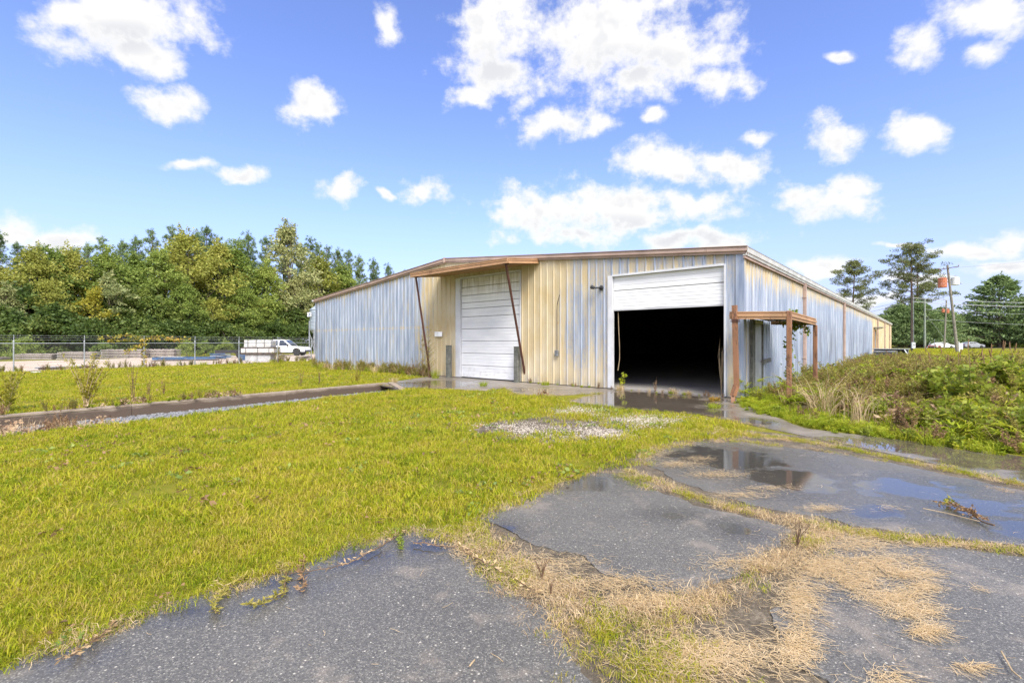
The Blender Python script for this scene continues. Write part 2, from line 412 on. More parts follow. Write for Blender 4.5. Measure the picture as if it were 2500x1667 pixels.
# ---- building metal, in the shed's own axes
shed = empty('metal_shed', BC, TH, 'long low metal shed with peeling tan and blue grey corrugated walls', 'shed')
def shed_metal(name, bias, rib=False):
    m, nt, out = newmat(name)
    tc = nt.n('ShaderNodeTexCoord'); tc.object = shed
    a, b, z = nt.sep(tc.outputs['Object'])
    s = nt.m('ADD', a, b)
    def ns(sx, sz, det=4., rough=.55, off=0.):
        return nt.noise(nt.comb(nt.m('MULTIPLY', s, sx), nt.m('MULTIPLY', z, sz), off), 1., det, rough)
    streak, blotch, fine = ns(3.6, .34, 4., .6), ns(.9, .5, 3., .5, 4.), ns(18., 6., 5., .65, 9.)
    left = nt.ss(s, -15.6, -12.4, 1, 0)
    mid = nt.m('MULTIPLY', nt.ss(s, -15.6, -12.4), nt.ss(s, -6.9, -5.5, 1, 0))
    right = nt.m('MULTIPLY', nt.ss(s, -6.9, -5.5), nt.ss(s, -.1, 0., 1, 0))
    side = nt.m('MULTIPLY', nt.ss(s, -.02, .05), nt.ss(s, 42., 42.4, 1, 0))
    far = nt.ss(s, 42., 42.4)
    ztop = nt.m('ADD', ZE, nt.m('MULTIPLY', nt.m('MAXIMUM', 0., nt.m('SUBTRACT', 1., nt.m('DIVIDE', nt.m('ABSOLUTE', nt.m('ADD', s, WID / 2)), WID / 2))), ZR - ZE))
    edge = nt.ss(nt.m('SUBTRACT', ztop, z), .05, .55, 1, 0)
    band = nt.ss(nt.m('ABSOLUTE', nt.m('SUBTRACT', z, 2.28)), .03, .11, 1, 0)
    low = nt.ss(z, .2, 2.5, 1, 0)
    def M(*q):
        r = q[0]
        for k in q[1:]: r = nt.m('MULTIPLY', r, k)
        return r
    P = nt.m('ADD', M(left, nt.m('ADD', nt.m('ADD', M(edge, .42), M(band, .26)), nt.m('SUBTRACT', M(nt.ss(z, 0., 1., 1, 0), .22), .0))), M(mid, .95))
    P = nt.m('ADD', P, M(right, nt.m('ADD', nt.m('ADD', M(low, .46), M(nt.ss(z, 2.9, 3.9), .28)), nt.m('ADD', .08, M(nt.ss(s, -2.6, .0), -.12)))))
    P = nt.m('ADD', P, M(side, nt.m('ADD', nt.m('ADD', M(nt.ss(z, 2.7, 3.9), .85), M(band, .22)), nt.m('ADD', -.22, M(nt.ss(s, .2, 2.6, 1, 0), nt.ss(z, 1.9, 2.5, 1, 0), .62)))))
    P = nt.m('ADD', P, far)
    P = nt.m('ADD', P, nt.m('ADD', M(nt.m('SUBTRACT', streak, .5), 1.15), nt.m('ADD', M(nt.m('SUBTRACT', blotch, .5), .7), M(nt.m('SUBTRACT', fine, .5), .75))))
    paint = nt.ss(nt.m('ADD', P, bias), -.06, .56)
    tan = nt.ramp(ns(1.1, .7, 4., .6, 2.), [(.3, (.455, .345, .18)), (.52, (.50, .415, .26)), (.72, (.54, .475, .35))])
    galv = nt.ramp(ns(5.5, .5, 4., .6, 6.), [(.28, (.19, .235, .325)), (.5, (.30, .35, .44)), (.72, (.46, .50, .56))])
    c = nt.mix(paint, galv, tan)
    # mildew streaks that run down from the band on the side wall and up the damp left corner
    stn = ns(2.6, .22, 5., .65, 13.)
    area = nt.m('MAXIMUM', M(nt.ss(s, -25.2, -19.5, 1, 0), nt.ss(z, 4.4, 1.0, 0, 1), .85), nt.m('MAXIMUM', M(side, nt.ss(z, 3.3, 1.4), nt.ss(s, 3, 9), .95), M(nt.ss(z, .0, .45, 1, 0), .8)))
    dk = M(nt.ss(stn, .43, .64), area)
    c = nt.mix(nt.m('MULTIPLY', dk, .75), c, (.13, .14, .16))
    c = nt.mix(nt.m('MULTIPLY', nt.ss(ns(9., .35, 3., .6, 21.), .6, .75), .35), c, (.8, .8, .78))
    # rust specks at the fixing lines
    rs = M(nt.ss(nt.m('ABSOLUTE', nt.m('SUBTRACT', z, 2.28)), .0, .05, 1, 0), nt.ss(ns(10., 3., 2., .5, 31.), .55, .7))
    c = nt.mix(nt.m('MULTIPLY', rs, .6), c, (.45, .22, .08))
    rough = nt.m('ADD', .42, nt.m('MULTIPLY', paint, .2))
    h = ns(3., 1.2, 3., .5, 40.)
    bsdf(nt, out, c, rough, nt.m('MULTIPLY', nt.m('SUBTRACT', 1., paint), .25), nt.bump(h, .25, .02), .45)
    return m
shed_metal('siding', .0); shed_metal('siding_rib', -.26, True)
def trimmat(name, col, rust=(.25, .1, .04), amt=.6):
    m, nt, out = newmat(name); p = objco(nt)
    c = nt.ramp(nt.noise(p, 1.5, 5., .6), [(.3, tuple(q * .8 for q in col)), (.7, tuple(min(1, q * 1.2) for q in col))])
    c = nt.mix(nt.ss(nt.noise(nt.vm('MULTIPLY', p, (6, 6, 2)), 1.5, 6., .7), amt, amt + .12), c, rust)
    bsdf(nt, out, c, .55, 0., None, .4)
trimmat('trim_taupe', (.40, .29, .24), (.24, .16, .13))
trimmat('trim_brown', (.40, .235, .125), (.2, .10, .055), .57)
trimmat('post_rust', (.235, .115, .06), (.11, .055, .032), .5)
trimmat('rust_steel', (.075, .03, .022), (.16, .055, .02), .55)
trimmat('gutter_metal', (.50, .50, .49), (.3, .28, .25), .6)
trimmat('roof_metal', (.45, .46, .46), (.3, .2, .15), .66)
def doormat():
    m, nt, out = newmat('door_white'); p = objco(nt)
    tc = nt.n('ShaderNodeTexCoord'); tc.object = shed
    x, y, z = nt.sep(tc.outputs['Object'])
    c = nt.ramp(nt.noise(nt.comb(nt.m('MULTIPLY', x, .8), 0., nt.m('MULTIPLY', z, 3.)), 1.2, 4., .6), [(.3, (.66, .67, .685)), (.7, (.77, .775, .775))])
    dirt = nt.m('MULTIPLY', nt.ss(z, 3.2, 4.4), nt.ss(nt.noise(nt.comb(nt.m('MULTIPLY', x, 9.), 0., nt.m('MULTIPLY', z, .7)), 1., 4., .6), .3, .65))
    dirt = nt.m('MULTIPLY', dirt, nt.ss(x, -6., -5., 1., 0.))
    c = nt.mix(nt.m('MULTIPLY', dirt, .75), c, (.30, .25, .13))
    spl = nt.m('MULTIPLY', nt.ss(z, .05, .7, 1, 0), nt.ss(nt.noise(p, 5., 6., .7), .5, .7))
    c = nt.mix(nt.m('MULTIPLY', spl, .5), c, (.32, .28, .2))
    bsdf(nt, out, c, .42, 0., None, .4)
doormat()
plain('frame_white', (.55, .56, .58), .5, 0, .12, 2.)
plain('rubber', (.02, .02, .02), .7)
plain('dark_gap', (.012, .012, .012), .9)
plain('old_wood', (.12, .12, .105), .85, 0, .4, 7., .5, 25., dirt=(.05, .07, .04))
plain('galvanised', (.33, .355, .38), .42, .45, .2, 3.)
plain('silo_steel', (.36, .42, .47), .45, .4, .2, 2.)
plain('concrete', (.30, .28, .25), .8, 0, .3, 1.2, .3, 30., dirt=(.14, .12, .09))
def kerbmat():
    m, nt, out = newmat('damp_concrete'); p = pos(nt); x, y, z = nt.sep(p)
    c = nt.ramp(nt.noise(p, 3., 6., .65), [(.3, (.20, .15, .11)), (.7, (.36, .30, .24))])
    c = nt.mix(nt.ss(nt.m('ADD', z, nt.m('MULTIPLY', nt.m('SUBTRACT', nt.noise(p, 2., 4., .6), .5), .2)), -.10, .015, 1, 0), c, (.085, .06, .043))  # wall face darker below its top edge, with an uneven border
    bsdf(nt, out, c, .75, 0., nt.bump(nt.noise(p, 25., 4., .6), .4, .01))
kerbmat()
plain('plank_grey', (.33, .29, .26), .75, 0, .3, .8, .2, 12., dirt=(.2, .17, .15))
plain('plank_end', (.62, .62, .64), .6, 0, .15, 2.)
plain('blue_steel', (.025, .075, .17), .5, 0, .3, 2., dirt=(.12, .12, .13))
plain('white_bundle', (.50, .50, .49), .6, 0, .12, 3., dirt=(.38, .33, .28))
plain('pale_block', (.42, .43, .44), .7, 0, .2, 3., dirt=(.3, .27, .24))
plain('dark_timber', (.07, .05, .04), .85, 0, .4, 5.)
plain('truck_white', (.78, .79, .80), .25, 0, .04, 2., coat=.6)
plain('silver_paint', (.36, .38, .45), .22, .5, .06, 2., coat=.6)
plain('car_glass', (.015, .02, .025), .06, 0, .1, 1., spec=.8)
plain('tyre', (.018, .018, .018), .8)
plain('rim', (.62, .62, .62), .35, .4)
plain('black_plastic', (.02, .02, .022), .5)
plain('lamp_red', (.4, .02, .02), .3)
plain('lamp_clear', (.75, .75, .72), .15)
plain('pole_wood', (.20, .185, .15), .85, 0, .35, 4., .4, 20., dirt=(.11, .10, .08))
plain('pole_dark', (.085, .065, .055), .85, 0, .35, 4., .4, 20.)
plain('pole_green', (.20, .23, .19), .8, 0, .25, 4.)
plain('transformer_rust', (.40, .12, .055), .8, 0, .4, 3., dirt=(.50, .36, .30))
plain('transformer_grey', (.62, .65, .66), .5, 0, .08, 2.)
plain('wire_grey', (.35, .36, .38), .5, .2)
plain('wire_dark', (.10, .10, .11), .6)
plain('insulator', (.25, .22, .22), .3)
plain('red_pipe', (.33, .07, .05), .6)
plain('ac_metal', (.20, .21, .22), .5, .3, .35, 3., dirt=(.08, .08, .08))
plain('meter_box', (.55, .58, .6), .5, .2, .1)
plain('white_plastic', (.75, .76, .76), .4)
plain('logo_blue', (.02, .06, .25), .5)
plain('bark', (.16, .13, .10), .9, 0, .4, 6., .5, 15.)
plain('bark_pine', (.17, .115, .085), .9, 0, .4, 5., .5, 12.)
plain('twig', (.14, .085, .05), .85, 0, .4, 8.)
plain('twig_pale', (.36, .27, .16), .85, 0, .3, 8.)

# leaves (raised above real reflectance; the extra brightness is in the leaf colour)
foliage('leaf_green', [(0.119, 0.189, 0.041), (0.224, 0.295, 0.059), (0.392, 0.435, 0.105)], .4)
foliage('leaf_olive', [(0.161, 0.199, 0.040), (0.305, 0.323, 0.062), (0.484, 0.459, 0.111)], .4)
foliage('leaf_pale', [(0.176, 0.229, 0.088), (0.351, 0.369, 0.150), (0.562, 0.527, 0.246)], .35)
foliage('leaf_yellow', [(0.208, 0.233, 0.031), (0.379, 0.343, 0.043), (0.514, 0.440, 0.073)], .4)
foliage('leaf_dark', [(0.043, 0.079, 0.018), (0.084, 0.132, 0.026), (0.180, 0.216, 0.050)], .3)
foliage('needle', [(0.106, 0.170, 0.082), (0.186, 0.268, 0.114), (0.324, 0.397, 0.170)], .25)
foliage('needle_old', [(0.075, 0.100, 0.043), (0.150, 0.175, 0.062), (0.250, 0.263, 0.100)], .2)
foliage('cedar', [(0.086, 0.158, 0.069), (0.168, 0.245, 0.091), (0.274, 0.344, 0.129)], .2)
foliage('vine_autumn', [(0.130, 0.169, 0.026), (0.390, 0.338, 0.052), (0.520, 0.260, 0.065)], .35)
foliage('weed_green', [(0.120, 0.180, 0.022), (0.252, 0.300, 0.034), (0.420, 0.420, 0.054)], .4, nscale=1.2)
foliage('weed_bright', [(0.187, 0.275, 0.015), (0.330, 0.396, 0.022), (0.495, 0.462, 0.044)], .45, nscale=1.5)
foliage('weed_olive', [(0.156, 0.156, 0.036), (0.288, 0.264, 0.054), (0.444, 0.360, 0.096)], .35, nscale=1.2)
foliage('weed_brown', [(.14, .085, .045), (.26, .16, .08), (.38, .24, .12)], .25, nscale=1.2)
foliage('dead_leaf', [(0.161, 0.092, 0.057), (0.391, 0.265, 0.161), (0.598, 0.460, 0.310)], .25, nscale=2.)
foliage('straw', [(.42, .285, .13), (.57, .425, .235), (.71, .57, .38)], .3, nscale=2.)
foliage('straw_wet', [(.24, .155, .075), (.40, .28, .15), (.54, .41, .25)], .25, nscale=2.)
foliage('cattail', [(.12, .06, .03), (.20, .11, .055), (.30, .19, .10)], .1, nscale=2.)
def lawnblade():
    m, nt, out = newmat('lawn_blade'); p = pos(nt)
    big = nt.noise(p, .55, 4., .6); mid = nt.noise(p, 2.6, 4., .65)
    rl = nt.n('ShaderNodeNewGeometry').outputs['Random Per Island']
    f = nt.m('ADD', nt.m('ADD', nt.m('MULTIPLY', big, .42), nt.m('MULTIPLY', mid, .42)), nt.m('MULTIPLY', nt.m('ADD', orand(nt), rl), .15))
    f = nt.ss(f, .22, .78, 0., 1., False)
    c = nt.ramp(f, [(.24, (.06, .10, .007)), (.38, (.18, .245, .010)), (.52, (.31, .35, .014)), (.68, (.41, .395, .022)), (.84, (.45, .37, .06))])
    dry = nt.ss(nt.m('ADD', rl, nt.m('MULTIPLY', mid, .5)), .98, 1.2)
    c = nt.mix(nt.m('MULTIPLY', dry, .55), c, (.44, .33, .13))
    b = nt.n('ShaderNodeBsdfPrincipled'); nt.put(b.inputs['Base Color'], c); nt.put(b.inputs['Roughness'], .6); nt.put(b.inputs['Specular IOR Level'], .2)
    t = nt.n('ShaderNodeBsdfTranslucent'); nt.put(t.inputs[0], c)
    mx = nt.n('ShaderNodeMixShader'); mx.inputs[0].default_value = .45
    nt.L.new(b.outputs[0], mx.inputs[1]); nt.L.new(t.outputs[0], mx.inputs[2]); nt.L.new(mx.outputs[0], out.inputs[0])
lawnblade()
def groundmat():
    m, nt, out = newmat('grass_ground'); p = pos(nt)
    big = nt.noise(p, .4, 4., .6); mid = nt.noise(p, 3., 5., .65); fine = nt.noise(p, 28., 5., .7)
    stripe = nt.noise(nt.vm('MULTIPLY', nt.n('ShaderNodeTexCoord').outputs['Object'], (.5, .12, 1)), 1., 3., .5)
    f = nt.m('ADD', nt.m('ADD', nt.m('MULTIPLY', big, .3), nt.m('MULTIPLY', mid, .25)), nt.m('ADD', nt.m('MULTIPLY', fine, .3), nt.m('MULTIPLY', stripe, .15)))
    c = nt.ramp(f, [(.32, (.04, .042, .010)), (.44, (.12, .125, .012)), (.56, (.21, .205, .016)), (.68, (.29, .235, .05))])
    soil = nt.ss(nt.m('ADD', fine, nt.m('MULTIPLY', mid, .4)), .70, .90)
    c = nt.mix(nt.m('MULTIPLY', soil, .8), c, (.13, .085, .045))
    bsdf(nt, out, c, .95, 0., nt.bump(fine, .8, .03), .1)
groundmat()
def soilmat():
    m, nt, out = newmat('soil'); p = pos(nt)
    mid = nt.noise(p, 3.5, 6., .65); fine = nt.noise(p, 45., 5., .7)
    c = nt.ramp(nt.m('ADD', nt.m('MULTIPLY', mid, .5), nt.m('MULTIPLY', fine, .5)), [(.35, (.05, .042, .033)), (.5, (.115, .095, .07)), (.65, (.24, .20, .15))])
    bsdf(nt, out, c, .9, 0., nt.bump(fine, .8, .02), .2)
soilmat()
def yardmat():
    m, nt, out = newmat('yard_gravel'); p = pos(nt)
    a = nt.noise(p, .35, 5., .6); b = nt.noise(p, 22., 4., .7)
    c = nt.ramp(nt.m('ADD', nt.m('MULTIPLY', a, .55), nt.m('MULTIPLY', b, .45)), [(.32, (.30, .23, .17)), (.5, (.45, .37, .30)), (.66, (.58, .51, .44))])
    bsdf(nt, out, c, .9, 0., nt.bump(b, .6, .02), .2)
yardmat()
def pitmat():
    m, nt, out = newmat('pit_gravel'); p = pos(nt)
    v = nt.voro(p, 26., 'F1', 'Color'); dd = nt.voro(p, 26.)
    a = nt.noise(p, 1.3, 4., .6)
    g_ = nt.sep(v)[0]
    c = nt.ramp(nt.m('ADD', nt.m('MULTIPLY', g_, .6), nt.m('MULTIPLY', a, .4)), [(.25, (.05, .05, .056)), (.5, (.15, .152, .165)), (.72, (.33, .335, .36))])
    bsdf(nt, out, c, .35, 0., nt.bump(dd, 1., .02), .6)
pitmat()
def roadmat():
    m, nt, out = newmat('road_asphalt'); p = pos(nt)
    n = nt.noise(p, 6., 5., .6)
    bsdf(nt, out, nt.ramp(n, [(.3, (.05, .05, .055)), (.7, (.085, .085, .09))]), .35, 0., None, .5)
roadmat()

# wet paving: ponded water lies in the low spots listed here (centre, half axes, turn, weight)
def spots(lst):
    out = []
    for (x, y, rx, ry, w) in lst:                 # view pixels -> ground
        c = g(x, y); lx = abs(g(x + rx, y).x - c.x); ly = abs(g(x, y - ry).y - g(x, y + ry).y) / 2
        out.append((c.x, c.y, lx, ly, w))
    return out
POOLS = spots([(120, 1500, 160, 40, .62), (420, 1400, 170, 40, .62), (640, 1335, 130, 40, .66), (830, 1275, 130, 40, .7), (980, 1250, 110, 36, .7),
               (1150, 1215, 60, 25, .9), (1330, 1105, 110, 26, 1.0), (1540, 1180, 70, 18, .8), (1690, 1215, 60, 26, .9), (1680, 1050, 170, 36, 1.0), (1820, 1100, 130, 40, 1.0),
               (2080, 1120, 200, 40, .85), (2250, 1160, 190, 50, .8), (2330, 1200, 120, 40, .7), (2010, 1170, 120, 24, .85), (2450, 1230, 160, 60, 1.)])
POOLS_C = spots([(1480, 918, 175, 24, 1.15), (1580, 945, 130, 16, 1.0), (1000, 882, 110, 12, 1.), (1240, 895, 70, 9, .8), (2100, 1022, 170, 24, 1.1),
                 (2280, 1058, 160, 28, 1.15), (1960, 1010, 100, 16, .9), (1740, 968, 80, 18, .8), (2480, 1100, 150, 40, 1.1)])
def wetmask(nt, p, lst, nscale=2.2):
    x, y, z = nt.sep(p); acc = None
    pw = nt.vm('MULTIPLY', p, (1, 1, 0))
    for (cx, cy, rx, ry, w) in lst:
        mp = nt.n('ShaderNodeMapping', vector_type='TEXTURE'); nt.put(mp.inputs[0], pw)
        mp.inputs['Location'].default_value = (cx, cy, 0); mp.inputs['Scale'].default_value = (rx, ry, 1)
        v = nt.m('SUBTRACT', w, nt.vm('LENGTH', mp.outputs[0]))
        acc = v if acc is None else nt.m('SMOOTH_MAX', acc, v, .15)
    acc = nt.m('MAXIMUM', acc, -1.)
    return nt.m('ADD', nt.m('MULTIPLY', acc, .9), nt.m('MULTIPLY', nt.m('SUBTRACT', nt.noise(p, nscale, 6., .62), .5), 1.7))
def asphaltmat():
    m, nt, out = newmat('wet_asphalt'); p = pos(nt)
    w = wetmask(nt, p, POOLS)
    pond = nt.ss(w, .1, .42)
    damp = nt.ss(w, -.7, .1)
    v1 = nt.voro(p, 120., 'F1', 'Color'); d1 = nt.voro(p, 120.); v2 = nt.voro(p, 42., 'F1', 'Color'); d2 = nt.voro(p, 42.)
    r1 = nt.sep(v1)[0]; r2 = nt.sep(v2)[1]
    a = nt.noise(p, 1.1, 5., .6)
    base = nt.ramp(a, [(.3, (.065, .063, .061)), (.7, (.105, .102, .098))])
    st1 = nt.ramp(r1, [(.0, (.03, .03, .03)), (.45, (.07, .069, .067)), (.72, (.14, .136, .13)), (1., (.29, .28, .265))])
    c = nt.mix(nt.ss(d1, .25, .5, .85, .2), base, st1)
    big = nt.m('MULTIPLY', nt.ss(r2, .86, .94), nt.ss(d2, .18, .30, 1, 0))
    c = nt.mix(nt.m('MULTIPLY', big, .6), c, nt.ramp(nt.sep(v2)[2], [(.2, (.30, .28, .26)), (.8, (.62, .6, .56))]))
    c = nt.mix(1., c, (1.15, 1.12, 1.04), 'MULTIPLY')
    c = nt.mix(nt.m('MULTIPLY', damp, .45), c, nt.mix(1., c, (.5, .5, .5), 'MULTIPLY'))
    c = nt.mix(nt.m('MULTIPLY', pond, .5), c, (.022, .021, .02))
    # pale silt left where the water has drained
    silt = nt.m('MULTIPLY', nt.ss(nt.noise(p, 1.7, 6., .68), .52, .66), nt.ss(w, .05, -.25, 0, 1))
    c = nt.mix(nt.m('MULTIPLY', silt, .35), c, (.30, .25, .20))
    h = nt.m('ADD', nt.m('MULTIPLY', nt.m('SUBTRACT', 1., d1), .5), nt.m('MULTIPLY', nt.m('SUBTRACT', 1., d2), .5))
    rough = nt.m('ADD', nt.ss(damp, 0, 1, .46, .24), nt.m('MULTIPLY', pond, -.2))
    nm = nt.bump(h, nt.ss(pond, 0, 1, .42, .02), .006)
    bsdf(nt, out, c, rough, 0., nm, .5)
asphaltmat()
def apronmat():
    m, nt, out = newmat('wet_concrete'); p = pos(nt)
    w = wetmask(nt, p, POOLS_C, 1.6)
    pond = nt.ss(w, .05, .4); damp = nt.ss(w, -.7, .1)
    a = nt.noise(p, 1.2, 6., .65); b = nt.noise(p, 40., 4., .65)
    c = nt.ramp(nt.m('ADD', nt.m('MULTIPLY', a, .65), nt.m('MULTIPLY', b, .35)), [(.3, (.12, .098, .078)), (.5, (.21, .182, .15)), (.7, (.33, .295, .25))])
    c = nt.mix(nt.m('MULTIPLY', damp, .5), c, nt.mix(1., c, (.5, .48, .46), 'MULTIPLY'))
    c = nt.mix(nt.m('MULTIPLY', pond, .6), c, (.05, .038, .028))
    c = nt.mix(nt.m('MULTIPLY', nt.ss(nt.noise(p, .8, 5., .7), .55, .7), .5), c, (.06, .05, .04))
    bsdf(nt, out, c, nt.m('ADD', nt.ss(damp, 0, 1, .62, .34), nt.m('MULTIPLY', pond, -.31)), 0., nt.bump(b, nt.ss(pond, 0, 1, .3, .0), .006), .5)
apronmat()
def floormat():
    m, nt, out = newmat('floor_concrete'); p = pos(nt)
    a = nt.noise(p, .8, 6., .65); b = nt.noise(nt.vm('MULTIPLY', p, (1, 6, 1)), 3., 4., .6)
    c = nt.ramp(nt.m('ADD', nt.m('MULTIPLY', a, .6), nt.m('MULTIPLY', b, .4)), [(.3, (.18, .17, .16)), (.7, (.36, .34, .32))])
    bsdf(nt, out, c, .6, 0., None, .4)
floormat()
plain('white_stone', (.45, .40, .335), .8, 0, .3, 60.)
plain('grey_stone', (.175, .18, .195), .4, 0, .5, 60.)

# ================================================================== the setting
GRD = -.02
PIT = [(-4.75, 18.0), (-11.0, 9.75), (-19.0, -.75), (-17.0, -2.3), (-8.72, 8.02), (-7.45, 9.6), (-6.55, 11.3), (-5.4, 13.3), (-3.75, 15.6)]
def groundsheet():
    B = 1500.
    outer = [(-B, -B), (B, -B), (B, B), (-B, B)]
    pts = [Vector(p) for p in outer] + [Vector(p) for p in PIT]
    n = len(PIT)
    gridp = [Vector((x, y)) for x in range(-60, 121, 20) for y in range(-20, 161, 20)]
    gridp = [q for q, i in zip(gridp, inside(np.array([(q.x, q.y) for q in gridp]), PIT)) if not i]
    k0 = len(pts); pts += gridp
    edges = [(i, (i + 1) % 4) for i in range(4)] + [(4 + i, 4 + (i + 1) % n) for i in range(n)]
    res = delaunay_2d_cdt(pts, edges, [], 0, 1e-4)
    V, Fc = res[0], res[2]
    cen = np.array([((V[f[0]] + V[f[1]] + V[f[2]]) / 3)[:] for f in Fc])
    ins = inside(cen, PIT)
    mb = MB(); mb.add([(v.x, v.y, GRD) for v in V], [list(f) for f, i in zip(Fc, ins) if not i])
    o = mb.build('ground', 'grass_ground')
    bm = bmesh.new(); bm.from_mesh(o.data); bmesh.ops.recalc_face_normals(bm, faces=bm.faces)
    if sum(f.normal.z for f in bm.faces) < 0: bmesh.ops.reverse_faces(bm, faces=bm.faces)
    bm.to_mesh(o.data); bm.free()
    tag(o, kind='structure'); return o
groundsheet()

# paving slabs of broken asphalt
def D(lst): return [tuple(g(x, y)[:2]) for x, y in lst]
SLAB1 = D([(0, 1532), (100, 1494), (200, 1468), (270, 1434), (400, 1388), (500, 1352), (620, 1322), (700, 1292), (800, 1252), (870, 1236), (935, 1216), (1000, 1226), (1058, 1244),
           (1100, 1300), (1160, 1345), (1240, 1400), (1300, 1460), (1340, 1520), (1375, 1568)]) + [(.35, 1.4), (.4, -3.), (-5., -3.), (-4.6, .4)]
SLAB2 = D([(1108, 1190), (1130, 1172), (1200, 1150), (1270, 1112), (1370, 1082), (1420, 1090), (1500, 1125), (1600, 1160), (1700, 1184), (1790, 1200), (1822, 1215), (1790, 1252), (1720, 1290), (1650, 1325), (1590, 1372),
           (1500, 1352), (1400, 1316), (1300, 1268), (1200, 1236)])
SLAB3 = D([(1485, 1068), (1492, 1036), (1600, 1012), (1700, 1012), (1800, 1024), (1900, 1036), (2000, 1052), (2100, 1073), (2230, 1100), (2352, 1126)]) + [tuple(g(2700, 1200)[:2]), (6.0, 3.3), tuple(g(2700, 1300)[:2])] + \
    D([(2352, 1250), (2250, 1238), (2100, 1222), (1960, 1205), (1850, 1180), (1700, 1150), (1580, 1112)])
SLAB4 = D([(1915, 1232), (2000, 1240), (2100, 1250), (2200, 1258), (2352, 1280)]) + [tuple(g(2700, 1330)[:2]), (5.95, 2.7), (5.95, -3.), (1.25, -3.), (1.3, 1.3)] + D([(1960, 1610), (1880, 1550), (1790, 1478), (1775, 1410), (1840, 1330), (1890, 1260)])
pave = empty('pavement'); tag(pave, kind='structure')
for i, sl in enumerate((SLAB1, SLAB2, SLAB3, SLAB4)):
    o = fill(ragged(sl, .05, .085, 3., i + 1), GRD + .010 + .004 * (i % 2), .06, 'asphalt_slab', 'wet_asphalt', pave)
APRON = D([(868, 881), (905, 888), (1000, 891), (1060, 894), (1120, 896), (1160, 890), (1185, 904), (1250, 908), (1330, 905), (1385, 902), (1325, 914), (1305, 921), (1400, 933), (1500, 942), (1600, 950), (1700, 968),
           (1800, 990), (1900, 1010), (2000, 1030), (2100, 1052), (2200, 1075), (2352, 1108), (2700, 1190)]) + [(6.2, 3.6), (6.3, -3.), (8.8, -3.), (7.75, 3.8)] + D([(2700, 1115), (2352, 1048), (2200, 1022), (2000, 1001), (1850, 982), (1750, 945), (1712, 925)])
APRON += [tuple(loc2w(.15, -.2)[:2]), tuple(loc2w(.0, .05)[:2]), tuple(loc2w(-13.5, .05)[:2])]
tag(fill(ragged(APRON, .12, .06, 2., 9), GRD + .012, .05, 'concrete_apron', 'wet_concrete'), kind='structure')
# soil exposed in the joints between the slabs, under the dry grass
SOIL = D([(1090, 1180), (1130, 1160), (1200, 1140), (1380, 1070), (1480, 1010), (1700, 984), (1850, 1000), (2000, 1028), (2352, 1102), (2700, 1182), (2700, 1340)]) + [(6., 3.), (6, -3), (-.3, -3), (-.3, 1.4)] + D([(1250, 1500), (1050, 1260)])
tag(fill(ragged(SOIL, .15, .08, 2., 12), GRD + .004, 0, 'bare_soil', 'soil'), kind='structure')
tag(fill(ragged(D([(1085, 985), (1140, 965), (1230, 955), (1330, 950), (1430, 960), (1455, 985), (1420, 1002), (1330, 1012), (1230, 1010), (1130, 1004)]), .1, .25, 2., 15), GRD + .003, 0, 'bare_soil', 'soil'), kind='structure')
EDGE1 = [(0, 1532), (100, 1494), (200, 1468), (270, 1434), (400, 1388), (500, 1352), (620, 1322), (700, 1292), (800, 1252), (870, 1236), (935, 1216), (1000, 1226), (1058, 1244)]
tag(fill(ragged(D([(x, y - 16) for x, y in EDGE1] + [(x, y + 12) for x, y in EDGE1[::-1]]), .06, .06, 4., 14), GRD + .003, 0, 'bare_soil', 'soil'), kind='structure')

# loading pit with gravel bottom and concrete retaining walls
PZ = -.27
pf = fill(PIT, PZ, 0, 'pit_floor', 'pit_gravel'); tag(pf, kind='structure')
wallm = MB()
def pitwall(p, q, t=.2, top=.06, out=1):
    p, q = Vector((*p, 0)), Vector((*q, 0)); n = Vector((-(q - p).y, (q - p).x, 0)).normalized() * out
    mb = MB(); a, b = p, q; c, d = q + n * t, p + n * t
    vs = [(*a[:2], PZ - .1), (*b[:2], PZ - .1), (*c[:2], PZ - .1), (*d[:2], PZ - .1), (*a[:2], top), (*b[:2], top), (*c[:2], top), (*d[:2], top)]
    mb.add(vs, [(0, 3, 2, 1), (4, 5, 6, 7), (0, 1, 5, 4), (1, 2, 6, 5), (2, 3, 7, 6), (3, 0, 4, 7)])
    return mb
pw = empty('retaining_wall', (0, 0, 0), 0, 'low dark concrete retaining wall along the far side of the gravel pit', 'retaining wall')
P0, P1 = Vector((-4.75, 18.0)), Vector((-19.0, -.75))
nseg = 6
for i in range(nseg):
    a = P0.lerp(P1, i / nseg); b = P0.lerp(P1, (i + 1) / nseg - .0003)
    o = pitwall(a, b, .2, .05 + random.uniform(-.005, .005) - .025, -1).build('wall_section', 'damp_concrete', pw)
pitwall((-4.75, 18.0), (-3.75, 15.6), .2, .045, 1).build('end_wall', 'damp_concrete', pw)
nearw = [(-3.75, 15.6), (-5.4, 13.3), (-6.55, 11.3), (-7.45, 9.6), (-8.72, 8.02), (-17.0, -2.3)]
nb = MB()
for a, b in zip(nearw[:-1], nearw[1:]):
    nb.add([(*a, GRD + .005), (*b, GRD + .005), (*b, PZ - .02), (*a, PZ - .02)], [(0, 1, 2, 3)])
tag(nb.build('pit_bank', 'soil'), kind='structure')

